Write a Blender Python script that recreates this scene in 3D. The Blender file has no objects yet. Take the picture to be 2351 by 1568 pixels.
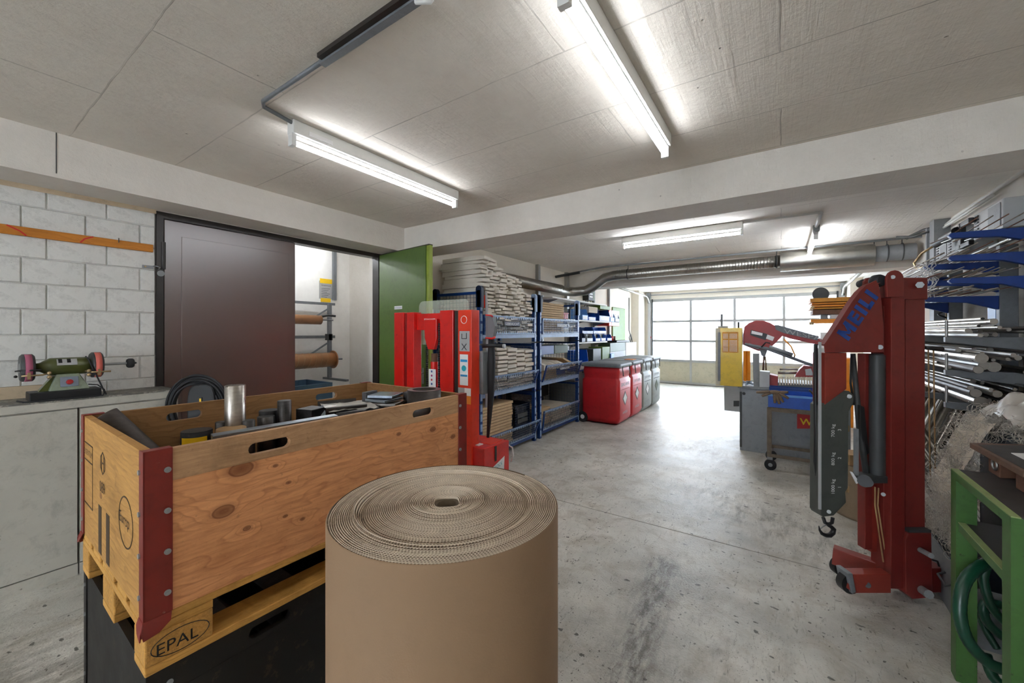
import bpy, bmesh, math, random
from mathutils import Vector, Matrix, noise
R = random.Random(7)
PI = math.pi
S = bpy.context.scene
COL = S.collection

# ---------------------------------------------------------------- camera, world, exposure
FPX, TH, H0, CX, CY = 917.4, math.radians(34.03), 1.45, 1175.5, 763.0
cam_d = bpy.data.cameras.new('camera')
cam_d.sensor_width = 36.0
cam_d.lens = 36.0 * FPX / 2351.0
cam_d.shift_y = -(784.0 - CY) / 2351.0
cam_d.clip_start = 0.05
cam = bpy.data.objects.new('camera', cam_d)
cam.location = (0, 0, H0)
cam.rotation_euler = (PI / 2, 0, TH)
COL.objects.link(cam)
S.camera = cam

w = bpy.data.worlds.new('World')
S.world = w
w.use_nodes = True
nt = w.node_tree
nt.nodes.clear()
wo = nt.nodes.new('ShaderNodeOutputWorld')
wb = nt.nodes.new('ShaderNodeBackground')
wtc = nt.nodes.new('ShaderNodeTexCoord')
wsep = nt.nodes.new('ShaderNodeSeparateXYZ')
wr = nt.nodes.new('ShaderNodeValToRGB')
nt.links.new(wtc.outputs['Generated'], wsep.inputs[0])
nt.links.new(wsep.outputs['Z'], wr.inputs[0])
wr.color_ramp.elements[0].position = 0.0
wr.color_ramp.elements[0].color = (0.97, 0.98, 1.0, 1)
wr.color_ramp.elements[1].position = 0.5
wr.color_ramp.elements[1].color = (0.86, 0.92, 1.0, 1)
nt.links.new(wr.outputs[0], wb.inputs[0])
wb.inputs[1].default_value = 5.4
nt.links.new(wb.outputs[0], wo.inputs[0])

sun_d = bpy.data.lights.new('sun', 'SUN')
sun_d.energy = 2.2
sun_d.angle = math.radians(12)
sun_d.color = (1.0, 0.95, 0.88)
sun = bpy.data.objects.new('sun', sun_d)
sun.rotation_euler = Vector((0.30, -1.0, -0.33)).to_track_quat('-Z', 'Y').to_euler()
sun.location = (0, 20, 10)
COL.objects.link(sun)

S.view_settings.view_transform = 'Standard'
S.view_settings.look = 'None'
S.view_settings.gamma = 1.0
S.view_settings.exposure = 1.52
S.cycles.max_bounces = 20
S.cycles.diffuse_bounces = 10
S.view_settings.use_curve_mapping = False
TUBE_E = 9.5      # emission of the fluorescent tubes

# ---------------------------------------------------------------- pixel -> world point (to place things at real positions)
_s, _c = math.sin(TH), math.cos(TH)
def _ray(u, v):
    a = (u - CX) / FPX
    return Vector((-_s + a * _c, _c + a * _s, (CY - v) / FPX))
def atX(u, v, x):
    r = _ray(u, v); t = x / r.x
    return Vector((x, r.y * t, H0 + r.z * t))
def atY(u, v, y):
    r = _ray(u, v); t = y / r.y
    return Vector((r.x * t, y, H0 + r.z * t))
def atZ(u, v, z):
    r = _ray(u, v); t = (z - H0) / r.z
    return Vector((r.x * t, r.y * t, z))
def atD(u, v, d):
    r = _ray(u, v)
    return Vector((r.x * d, r.y * d, H0 + r.z * d))

# ---------------------------------------------------------------- materials
def srgb(c):
    if isinstance(c, str):
        c = [int(c[i:i + 2], 16) / 255 for i in (0, 2, 4)]
    return tuple((x / 12.92 if x <= 0.04045 else ((x + 0.055) / 1.055) ** 2.4) for x in c) + (1,)
class N:
    def __init__(s, name):
        s.m = bpy.data.materials.new(name); s.m.use_nodes = True
        s.t = s.m.node_tree; s.b = s.t.nodes['Principled BSDF']
        s.out = s.t.nodes['Material Output']
    def n(s, kind, **kw):
        o = s.t.nodes.new('ShaderNode' + kind)
        for k, v in kw.items():
            if k in o.inputs: o.inputs[k].default_value = v
            else: setattr(o, k, v)
        return o
    def l(s, a, b): s.t.links.new(a, b)
    def co(s, scale=(1, 1, 1), kind='Object'):
        tc = s.n('TexCoord'); mp = s.n('Mapping'); mp.inputs['Scale'].default_value = scale
        s.l(tc.outputs[kind], mp.inputs[0]); return mp.outputs[0]
    def noise(s, vec, scale, detail=4, rough=0.6, dist=0.0):
        o = s.n('TexNoise', Scale=scale, Detail=detail, Roughness=rough, Distortion=dist); s.l(vec, o.inputs['Vector']); return o.outputs['Fac']
    def ramp(s, fac, stops):
        o = s.n('ValToRGB'); cr = o.color_ramp
        while len(cr.elements) < len(stops): cr.elements.new(0.5)
        for e, (p, c) in zip(cr.elements, stops):
            e.position = p; e.color = c if len(c) == 4 else tuple(c) + (1,)
        s.l(fac, o.inputs[0]); return o.outputs[0]
    def mix(s, fac, a, b, mode='MIX'):
        o = s.n('MixRGB'); o.blend_type = mode
        for i, x in enumerate((fac, a, b)):
            if hasattr(x, 'is_output') or hasattr(x, 'node'): s.l(x, o.inputs[i])
            elif i == 0: o.inputs[0].default_value = x
            else: o.inputs[i].default_value = x if len(x) == 4 else tuple(x) + (1,)
        return o.outputs[0]
    def math(s, op, a, b=0.0, c=None):
        o = s.n('Math'); o.operation = op
        for i, x in enumerate((a, b) if c is None else (a, b, c)):
            if hasattr(x, 'node'): s.l(x, o.inputs[i])
            else: o.inputs[i].default_value = x
        return o.outputs[0]
    def bump(s, h, st, dist=0.01):
        o = s.n('Bump', Strength=st, Distance=dist); s.l(h, o.inputs['Height']); s.l(o.outputs[0], s.b.inputs['Normal'])
    def set(s, **kw):
        for k, v in kw.items():
            k = k.replace('_', ' ')
            if hasattr(v, 'node'): s.l(v, s.b.inputs[k])
            else: s.b.inputs[k].default_value = v
        return s
def mat(name, col, rough=0.5, metal=0.0, var=0.12, scale=6.0, bump=0.0, bscale=60.0, spec=0.5, wear=None, wearamt=0.6, coat=0.0, coatr=0.1, grime=0.35):
    """painted / plain surface with gentle colour variation, optional worn patches and fine relief"""
    q = N(name); v = q.co(); c = srgb(col)
    n1 = q.noise(v, scale, 5, 0.65)
    lo = tuple(x * (1 - var) for x in c[:3]); hi = tuple(min(1, x * (1 + var)) for x in c[:3])
    colr = q.ramp(n1, [(0.3, lo), (0.7, hi)])
    if wear:
        n2 = q.noise(v, scale * 3.1, 8, 0.75)
        colr = q.mix(q.ramp(n2, [(wearamt - .07, (0, 0, 0)), (min(1, wearamt - .02), (1, 1, 1))]), colr, srgb(wear))
    if name.startswith(('print', 'lamp', 'white', 'cream', 'flute', 'liner', 'swarf', 'light_grey')): grime = min(grime, .08) if not name.startswith('white_d') else grime
    if grime:
        n3 = q.noise(v, 11.0, 9, 0.78, 0.4)
        colr = q.mix(q.ramp(n3, [(0.50, (0, 0, 0)), (0.68, (grime,) * 3)]), colr, tuple(x * .35 for x in c[:3]))
    r = q.ramp(n1, [(0.2, (max(0, rough - .08),) * 3), (0.8, (min(1, rough + .08),) * 3)])
    q.set(Base_Color=colr, Roughness=r, Metallic=metal, Specular_IOR_Level=spec, Coat_Weight=coat, Coat_Roughness=coatr)
    if bump: q.bump(q.noise(v, bscale, 4, 0.6), bump, 0.004)
    return q.m
M = {}
def mk(k, *a, **kw): M[k] = mat(k, *a, **kw); return M[k]

# concrete ceiling: formwork seams, pits and brushed plaster relief
def concrete(name, base, dark, seams=True, pits=True, rough=0.9):
    q = N(name); v = q.co()
    n1 = q.noise(v, 1.3, 6, 0.62); n2 = q.noise(v, 14, 5, 0.7)
    c = q.ramp(n1, [(0.3, srgb(dark)), (0.7, srgb(base))])
    c = q.mix(0.25, c, q.ramp(n2, [(0.3, srgb(dark)), (0.65, srgb(base))]))
    # hairline board marks
    v2 = q.co((26, 1.2, 4))
    n4 = q.noise(v2, 1.0, 5, 0.7)
    h = q.math('ADD', q.math('MULTIPLY', n2, 0.5), q.math('MULTIPLY', n4, 0.6))
    if pits:
        vo = q.n('TexVoronoi', Scale=9.0); q.l(q.co(), vo.inputs['Vector'])
        pn = q.noise(v, 3.0, 2)
        pm = q.math('MULTIPLY', q.ramp(vo.outputs['Distance'], [(0.0, (1,) * 3), (0.06, (0,) * 3)]), q.ramp(pn, [(0.5, (0,) * 3), (0.62, (1,) * 3)]))
        c = q.mix(q.math('MULTIPLY', pm, 0.7), c, srgb('6b655e'))
        h = q.math('SUBTRACT', h, q.math('MULTIPLY', pm, 1.2))
    if seams:
        br = q.n('TexBrick', Scale=1.0); br.offset = 0.37; br.squash = 1
        br.inputs['Brick Width'].default_value = 2.0; br.inputs['Row Height'].default_value = 0.5
        br.inputs['Mortar Size'].default_value = 0.0035; br.inputs['Mortar Smooth'].default_value = 0.3
        wv = q.n('VectorMath'); wv.operation = 'ADD'
        nn = q.n('TexNoise', Scale=6.0); q.l(v, nn.inputs['Vector'])
        sc = q.n('VectorMath'); sc.operation = 'SCALE'; sc.inputs['Scale'].default_value = 0.012
        q.l(nn.outputs['Color'], sc.inputs[0]); q.l(v, wv.inputs[0]); q.l(sc.outputs[0], wv.inputs[1])
        q.l(wv.outputs[0], br.inputs['Vector'])
        sm = q.math('MULTIPLY', br.outputs['Fac'], q.ramp(q.noise(v, 2.2, 3), [(0.35, (.15,) * 3), (0.6, (1,) * 3)]))
        c = q.mix(q.math('MULTIPLY', sm, 0.45), c, srgb('77726b'))
        h = q.math('ADD', h, q.math('MULTIPLY', sm, 1.3))
    q.set(Base_Color=c, Roughness=rough, Specular_IOR_Level=0.25)
    q.bump(h, 0.6, 0.016)
    return q.m
M['ceiling'] = concrete('painted_concrete', 'e3dcd1', 'd2cabf')
M['ceiling_white'] = concrete('white_concrete', 'f1ede6', 'e6e1d8')
M['beam'] = concrete('beam_concrete', 'e0dad1', 'd0cac1', seams=False)
M['plaster'] = concrete('wall_plaster', 'd6d2cb', 'c9c4bb', seams=False, pits=False)

def floor_mat():
    q = N('workshop_floor'); v = q.co()
    n1 = q.noise(v, 0.9, 8, 0.62); n2 = q.noise(v, 5.0, 8, 0.72, 0.6); n3 = q.noise(v, 85, 3, 0.6)
    c = q.ramp(n1, [(0.36, srgb('9c9a92')), (0.5, srgb('c3c1b8')), (0.64, srgb('dcd8ce'))])
    c = q.mix(q.ramp(n2, [(0.48, (0,) * 3), (0.68, (.6,) * 3)]), c, srgb('978c79'))
    # streaky scuffs
    st = q.noise(q.co((9, 2.2, 1)), 5.0, 9, 0.78, 1.0)
    c = q.mix(q.ramp(st, [(0.56, (0,) * 3), (0.66, (.8,) * 3)]), c, srgb('6f695e'))
    # small dark crumbs and chips of uneven size, in patches
    def crumbs(scale, st, lo, thr, nsc, amt):
        nonlocal c
        wv = q.n('VectorMath'); wv.operation = 'ADD'; nz = q.n('TexNoise', Scale=scale * 1.6, Detail=4.0); q.l(v, nz.inputs['Vector'])
        s_ = q.n('VectorMath'); s_.operation = 'SCALE'; s_.inputs['Scale'].default_value = .9 / scale
        q.l(nz.outputs['Color'], s_.inputs[0]); q.l(q.co(st), wv.inputs[0]); q.l(s_.outputs[0], wv.inputs[1])
        vo = q.n('TexVoronoi', Scale=scale); q.l(wv.outputs[0], vo.inputs['Vector'])
        sp_ = q.n('SeparateXYZ'); q.l(vo.outputs['Color'], sp_.inputs[0])
        size = q.math('MULTIPLY', q.math('SUBTRACT', sp_.outputs['X'], lo), .55)
        inside = q.ramp(q.math('SUBTRACT', size, vo.outputs['Distance']), [(0.0, (0,) * 3), (0.03, (1,) * 3)])
        msk = q.ramp(q.noise(v, nsc, 6, .65), [(thr, (0,) * 3), (thr + .1, (1,) * 3)])
        c = q.mix(q.math('MULTIPLY', q.math('MULTIPLY', inside, msk), amt), c, srgb('39352e'))
    crumbs(14.0, (1.0, 1.7, 1), .55, .40, 1.6, .85)
    crumbs(40.0, (1.3, 1.0, 1), .45, .44, 2.4, .75)
    # scuffed wheel track and a brownish stain
    def blot(px, py, qx, qy, rad, col, amt, nsc=7.0, lo=.42):
        nonlocal c
        sp_ = q.n('SeparateXYZ'); q.l(v, sp_.inputs[0]); L2 = (qx - px) ** 2 + (qy - py) ** 2
        dx = q.math('SUBTRACT', sp_.outputs['X'], px); dy = q.math('SUBTRACT', sp_.outputs['Y'], py)
        t = q.math('DIVIDE', q.math('ADD', q.math('MULTIPLY', dx, qx - px), q.math('MULTIPLY', dy, qy - py)), L2)
        t = q.math('MINIMUM', q.math('MAXIMUM', t, 0.0), 1.0)
        ex = q.math('SUBTRACT', dx, q.math('MULTIPLY', t, qx - px)); ey = q.math('SUBTRACT', dy, q.math('MULTIPLY', t, qy - py))
        d = q.math('SQRT', q.math('ADD', q.math('MULTIPLY', ex, ex), q.math('MULTIPLY', ey, ey)))
        f_ = q.ramp(q.math('DIVIDE', d, rad), [(0.2, (1,) * 3), (1.0, (0,) * 3)])
        g_ = q.ramp(q.noise(q.co((3.2, .9, 1)), nsc, 9, .78), [(lo, (0,) * 3), (lo + .16, (1,) * 3)])
        c = q.mix(q.math('MULTIPLY', q.math('MULTIPLY', f_, g_), amt), c, srgb(col))
    blot(-.62, 2.60, -.52, 1.55, .13, '47433b', .85)
    blot(-1.1, 5.3, -.6, 5.2, .55, '6f5a44', .8, 3.0, .46)
    blot(-.55, 3.9, .35, 3.4, .55, '57524a', .6, 4.0, .47)
    blot(-3.4, -.6, -2.2, .25, .75, '5d574b', .75, 4.0, .40)
    blot(-.4, 2.0, .4, 1.7, .6, '6b665b', .45, 4.0, .50)
    vo2 = q.n('TexVoronoi', Scale=70.0); q.l(v, vo2.inputs['Vector'])
    gr = q.math('MULTIPLY', q.ramp(vo2.outputs['Distance'], [(0.1, (1,) * 3), (0.2, (0,) * 3)]), q.ramp(q.noise(v, 1.7, 6), [(0.45, (0,) * 3), (0.58, (.8,) * 3)]))
    c = q.mix(gr, c, srgb('5f5b52'))
    r = q.ramp(q.math('ADD', q.math('MULTIPLY', n1, 0.6), q.math('MULTIPLY', n2, 0.4)), [(0.3, (0.34,) * 3), (0.7, (0.58,) * 3)])
    q.set(Base_Color=c, Roughness=r, Specular_IOR_Level=0.5)
    q.bump(q.math('ADD', q.math('MULTIPLY', n2, 1.0), q.math('MULTIPLY', n3, 0.5)), 0.4, 0.012)
    return q.m
M['floor'] = floor_mat()

def wood(name, base, dark, knots=(), axis='y', fscale=30.0, dirt=None, rough=0.62):
    """lengthwise grain that bends round explicit knots given as (y, z, radius) in thing coordinates"""
    q = N(name); v = q.co()
    sep = q.n('SeparateXYZ'); q.l(v, sep.inputs[0])
    along = sep.outputs['Y'] if axis == 'y' else sep.outputs['X']
    zz = sep.outputs['Z']
    stretch = (14, 0.9, 14) if axis == 'y' else (0.9, 14, 14)
    nlow = q.noise(q.co((1, 1.1, 3.5) if axis == 'y' else (1.1, 1, 3.5)), 2.2, 3, 0.5)
    ph = q.math('ADD', q.math('MULTIPLY', zz, fscale), q.math('MULTIPLY', nlow, 10.0))
    km = None
    for (ky, kz, kr) in knots:
        dy = q.math('MULTIPLY', q.math('SUBTRACT', along, ky), 0.62)
        dz = q.math('SUBTRACT', zz, kz)
        d = q.math('SQRT', q.math('ADD', q.math('MULTIPLY', dy, dy), q.math('MULTIPLY', dz, dz)))
        fall = q.math('DIVIDE', kr * kr, q.math('ADD', q.math('MULTIPLY', d, d), kr * kr * 0.8))
        ph = q.math('ADD', ph, q.math('MULTIPLY', fall, 3.0))
        one = q.ramp(q.math('DIVIDE', d, kr), [(0.0, (1,) * 3), (0.36, (.75,) * 3), (0.46, (1,) * 3), (0.52, (0.25,) * 3), (0.8, (0,) * 3)])
        km = one if km is None else q.math('MAXIMUM', km, one)
    fine = q.noise(q.co(stretch), 7.0, 6, 0.7)
    w1 = q.math('FRACT', ph)
    ring = q.ramp(w1, [(0.0, (0.0,) * 3), (0.70, (.22,) * 3), (0.90, (1,) * 3), (1.0, (0.0,) * 3)])
    big = q.noise(q.co((1, 1.2, 2.5) if axis == 'y' else (1.2, 1, 2.5)), 2.6, 6, 0.65)
    lite = tuple(min(1, x * 1.16) for x in srgb(base)[:3])
    c = q.mix(q.ramp(big, [(0.35, (0,) * 3), (0.65, (1,) * 3)]), lite, srgb(base))
    c = q.mix(q.ramp(big, [(0.52, (0,) * 3), (0.75, (.45,) * 3)]), c, srgb(dark))
    rm = q.math('MULTIPLY', ring, q.ramp(q.noise(v, 5.0, 4), [(0.3, (.12,) * 3), (0.65, (.5,) * 3)]))
    c = q.mix(rm, c, srgb(dark))
    c = q.mix(q.ramp(fine, [(0.4, (0,) * 3), (0.75, (.5,) * 3)]), c, srgb(dark))
    c = q.mix(q.ramp(q.noise(v, 60.0, 4, 0.7), [(0.6, (0,) * 3), (0.75, (.4,) * 3)]), c, srgb('5a3d22'))
    if km is not None: c = q.mix(q.math('MULTIPLY', km, 0.8), c, srgb('67331a'))
    if dirt:
        c = q.mix(q.ramp(q.noise(v, 4.0, 7, 0.7), [(0.5, (0,) * 3), (0.72, (.6,) * 3)]), c, srgb(dirt))
    q.set(Base_Color=c, Roughness=rough, Specular_IOR_Level=0.35)
    q.bump(q.math('ADD', fine, q.math('MULTIPLY', ring, 0.3)), 0.25, 0.003)
    return q.m
def brushed(name, col, rough=0.35, metal=1.0, sc=(90, 3, 90), dark=0.55):
    q = N(name); n = q.noise(q.co(sc), 1.0, 5, 0.7); n2 = q.noise(q.co(), 9, 5, 0.7)
    c = srgb(col)
    cc = q.ramp(q.math('ADD', q.math('MULTIPLY', n, .5), q.math('MULTIPLY', n2, .5)), [(0.3, tuple(x * dark for x in c[:3])), (0.65, c)])
    q.set(Base_Color=cc, Metallic=metal, Roughness=q.ramp(n2, [(0.2, (rough - .1,) * 3), (0.8, (rough + .12,) * 3)]))
    q.bump(n, 0.08, 0.002)
    return q.m
def emit(name, col, st):
    q = N(name); q.set(Base_Color=srgb(col), Emission_Color=srgb(col), Emission_Strength=st, Roughness=0.4); return q.m

mk('block', 'd6d5d0', 0.8, var=0.05, scale=5, bump=0.5, bscale=55, wear='8e8d88', wearamt=0.70)
mk('mortar', 'cfcfcc', 0.9, var=0.06, bump=0.5)
mk('beige', 'cbb79a', 0.85, var=0.06, bump=0.3)
mk('cream', 'e6dfd2', 0.85, var=0.05, scale=2, bump=0.2)
mk('white', 'e6e5e1', 0.6, var=0.04)
mk('white_dirty', 'bcb9ae', 0.5, var=0.08, scale=3, wear='7d776b', wearamt=0.69)
mk('worktop', '6c6a64', 0.55, var=0.3, scale=9, wear='a29e94', wearamt=0.6)
mk('lamp_white', 'dcdcd8', 0.4, var=0.03)
M['tube'] = emit('fluorescent_tube', 'f4f8ff', TUBE_E); M['tube_far'] = emit('fluorescent_tube_far', 'f4f8ff', TUBE_E * 2.5); M['tube_store'] = emit('fluorescent_tube_store', 'f4f8ff', TUBE_E * 1.9)
mk('brown_steel', '4d2f24', 0.45, var=0.07, scale=1.5, bump=0.06, bscale=14, coat=1.0, coatr=0.30, grime=.2); M['brown_steel'].node_tree.nodes['Principled BSDF'].inputs['Coat IOR'].default_value = 2.1
mk('frame_black', '2a2522', 0.4, var=0.3)
mk('green_door', '4f6a2b', 0.40, var=0.08, scale=2, coat=0.2)
mk('green_edge', '8c9d3c', 0.45, var=0.08)
mk('stacker_red', 'd31a12', 0.32, var=0.08, scale=4, coat=0.3, wear='5c0d08', wearamt=0.72)
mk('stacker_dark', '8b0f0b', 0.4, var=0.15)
mk('orange_red', 'e43a1c', 0.38, var=0.05)
mk('black', '1b1c1e', 0.45, var=0.2)
mk('rubber', '222326', 0.7, var=0.2)
mk('dark_grey', '3b3d3e', 0.5, var=0.15)
mk('mid_grey', '85888a', 0.5, var=0.1)
mk('light_grey', 'b0b3b4', 0.45, var=0.06)
mk('cage_blue', '0d3a7a', 0.4, var=0.15, scale=8, wear='8fa3bd', wearamt=0.68)
mk('cage_navy', '12233f', 0.45, var=0.2)
mk('cage_light', '8ba6c9', 0.45, var=0.12, scale=9)
mk('wire', '66707c', 0.45, metal=0.4, var=0.15)
mk('pack', 'dcd5c8', 0.85, var=0.06, scale=15, bump=0.25)
mk('pack_edge', 'cfc4b2', 0.9, var=0.1, scale=25, bump=0.3)
mk('card', 'c6ab85', 0.85, var=0.07, scale=6)
mk('kraft', '8f7357', 0.8, var=0.035, scale=3, bump=0.1, bscale=240, grime=.10)
mk('flute', '5f5140', 0.9, var=0.16, scale=30)  # dark tone puts the shade between the roll's layers into the colour
mk('flute_paper', '9d8a75', 0.9, var=0.2, scale=40)  # darkened so that the hollows of the flutes look shaded
mk('liner', 'dccbb5', 0.9, var=0.12, scale=30)  # lightened to strengthen the painted contrast with the shaded gaps
mk('bin_blue', '0b4fb5', 0.4, var=0.08)
mk('bin_deep', '0c3a86', 0.4, var=0.08)
mk('bin_lightblue', '5b97dd', 0.4, var=0.06)
mk('bin_slate', '4f6b85', 0.45, var=0.08)
mk('bin_red', 'b5141c', 0.4, var=0.08)
mk('olive', '5c7a24', 0.5, var=0.08)
mk('dark_olive', '46573a', 0.5, var=0.1)
mk('drum_red', 'c01f26', 0.42, var=0.06, scale=3)
mk('drum_grey', '8d9490', 0.48, var=0.05, scale=3)
mk('lid_grey', '6d757b', 0.5, var=0.08)
mk('crate_steel', '7c2016', 0.42, var=0.16, scale=7, coat=0.1, wear='9a7d75', wearamt=0.71)
mk('black_wood', '100c09', 0.55, var=0.35, scale=6, bump=0.15, bscale=20, wear='35281c', wearamt=0.66)
mk('zinc', '9a9d9d', 0.5, metal=0.35, var=0.1)
M['steel'] = brushed('turned_steel', 'b9b2a8', 0.3)
M['steel_dark'] = brushed('dark_steel', '62605f', 0.42, dark=0.4)
M['steel_blue'] = brushed('blued_plate', 'a9b4bf', 0.32)
M['galv'] = brushed('galvanised_duct', 'b4b2ab', 0.33, sc=(4, 4, 4), dark=0.72)
M['alu'] = brushed('aluminium_profile', 'b5b6b4', 0.45, dark=0.8)
M['bar'] = brushed('bar_stock', 'c9c2b6', 0.36, dark=0.5)
M['bar_dark'] = brushed('black_bar_stock', '5a5450', 0.48, dark=0.5)
mk('bar_end', '9b958c', 0.6, metal=0.3, var=0.2)
mk('grinder_green', '4c5325', 0.33, metal=0.1, var=0.2, scale=8, coat=0.3)
mk('hammer_green', '8f9a85', 0.45, metal=0.3, var=0.12, scale=70, bump=0.5, bscale=90)
mk('stone_pink', 'a85a72', 0.85, var=0.1)
mk('stone_salmon', 'd0685c', 0.85, var=0.1)
mk('brass', 'b09a74', 0.4, metal=0.8, var=0.15)
mk('knob_red', 'b3161c', 0.3, var=0.05, coat=0.4)
mk('plate_blue', '7d8898', 0.4, var=0.06)
mk('rust', '6e4c3a', 0.75, var=0.3, scale=12, bump=0.3)
mk('orange', 'e08a1c', 0.5, var=0.08)
mk('yellow_wood', 'c98a2e', 0.6, var=0.15, scale=12)
mk('yellow', 'd3b012', 0.4, var=0.05, coat=0.2)
mk('worn_iron', '776a5b', 0.65, metal=0.2, var=0.3, scale=12, bump=0.3)
mk('crane_red', '74261f', 0.42, var=0.12, scale=4, coat=0.05, wear='4a130e', wearamt=0.74)
mk('crane_bright', '8a3226', 0.4, var=0.12, scale=6)
mk('crane_grey', '4a4d49', 0.5, var=0.06)
mk('saw_red', '9c3434', 0.45, var=0.1)
mk('print_blue', '1d4590', 0.5, var=0.02)
mk('print_black', '151515', 0.6, var=0.02)
mk('print_white', 'e9e9e9', 0.6, var=0.02)
mk('print_grey', 'a8a8a8', 0.6, var=0.02)
mk('print_brown', '43301a', 0.7, var=0.05)
mk('print_teal', '1f9fb0', 0.5, var=0.02)
mk('print_yellow', 'f0c419', 0.5, var=0.02)
mk('print_orange', 'ee8a2a', 0.5, var=0.02)
mk('print_red', 'c0211c', 0.5, var=0.02)
mk('print_magenta', 'a01870', 0.5, var=0.02)
mk('print_cyan', '2b8fc9', 0.5, var=0.02)
mk('table_green', '3d662c', 0.45, var=0.1, scale=9, wear='2d3a20', wearamt=0.7)
mk('table_edge', '8f9f68', 0.5, var=0.12, scale=14)
mk('table_top', '3d3a38', 0.45, var=0.3, scale=10, wear='7a7570', wearamt=0.7)
mk('plate_brown', '7b6150', 0.6, var=0.25, scale=14, metal=0.2)
mk('hose_green', '0c3f2c', 0.35, var=0.2, scale=9, coat=0.15)
mk('saw_grey', '8a8f94', 0.45, var=0.05)
mk('arm_blue', '0b3580', 0.4, var=0.1)
mk('arm_grey', '707478', 0.5, var=0.1)
mk('door_beige', 'b3ad98', 0.55, var=0.05, scale=3)
mk('tan_wood', 'a6855c', 0.7, var=0.15, scale=12)
mk('drum_tan', '8d7a62', 0.7, var=0.15, scale=4)
mk('glove', '7d6a58', 0.95, var=0.2, scale=20, bump=0.6, bscale=40)
mk('swarf', 'cdc6ba', 0.4, metal=0.5, var=0.3, scale=30)
mk('container', '2b3540', 0.45, var=0.25, scale=5, wear='53606c', wearamt=0.68)
mk('snow', 'e4e9ef', 0.9, var=0.03)
mk('film_brown', 'a8744a', 0.35, var=0.1, scale=8, coat=0.4)
M['board'] = wood('crate_board', 'df9f6c', '9c562d', knots=[(a - .6, b - .721, r) for a, b, r in ((0.17, 0.937, .036), (0.215, 1.046, .042), (0.23, 0.865, .014), (0.34, 0.86, .010), (0.35, 0.965, .010), (0.79, 1.03, .014), (0.98, 1.012, .022), (1.11, 0.952, .020), (0.31, 1.03, .010), (0.395, 0.83, .010))], fscale=17)
M['board_top'] = wood('crate_top_board', 'c29a72', '946b48', knots=(), fscale=46, dirt='6d5138')
M['board_end'] = wood('crate_end_board', 'b98a4a', '7d5422', knots=[(-.1, .2, .02)], axis='x', fscale=30)
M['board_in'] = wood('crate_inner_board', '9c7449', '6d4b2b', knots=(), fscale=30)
M['pallet'] = wood('pallet_wood', 'cf9c50', '9a6a2c', knots=(), fscale=60, dirt='7c551f')
M['pallet_block'] = mat('pressed_block', 'c08d45', 0.85, var=0.28, scale=120, bump=0.8, bscale=150)
M['strip_wood'] = wood('wall_strip_wood', 'c07b2c', '9c5c1c', axis='y', fscale=20)

def glass_frosted():
    q = N('frosted_pane'); tr = q.n('BsdfTransparent'); tl = q.n('BsdfTranslucent'); gl = q.n('BsdfGlossy', Roughness=0.25)
    n = q.noise(q.co(), 1.6, 4, 0.6)
    tl.inputs[0].default_value = (0.9, 0.95, 1, 1); tr.inputs[0].default_value = (0.93, 0.96, 1, 1)
    m1 = q.n('MixShader'); q.l(q.ramp(n, [(0.3, (.45,) * 3), (0.7, (.7,) * 3)]), m1.inputs[0]); q.l(tr.outputs[0], m1.inputs[1]); q.l(tl.outputs[0], m1.inputs[2])
    m2 = q.n('MixShader'); m2.inputs[0].default_value = 0.05; q.l(m1.outputs[0], m2.inputs[1]); q.l(gl.outputs[0], m2.inputs[2])
    q.l(m2.outputs[0], q.out.inputs[0]); return q.m
M['pane'] = glass_frosted()
def clear_plastic(name, a, col):
    q = N(name); tr = q.n('BsdfTransparent'); gl = q.n('BsdfPrincipled'); gl.inputs['Base Color'].default_value = srgb(col); gl.inputs['Roughness'].default_value = 0.25
    m1 = q.n('MixShader'); m1.inputs[0].default_value = a; q.l(tr.outputs[0], m1.inputs[1]); q.l(gl.outputs[0], m1.inputs[2])
    q.l(m1.outputs[0], q.out.inputs[0]); return q.m
M['acrylic'] = clear_plastic('acrylic_guard', 0.32, 'c8d3c4')
M['film'] = clear_plastic('plastic_film', 0.72, 'd8d2c8')

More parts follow.
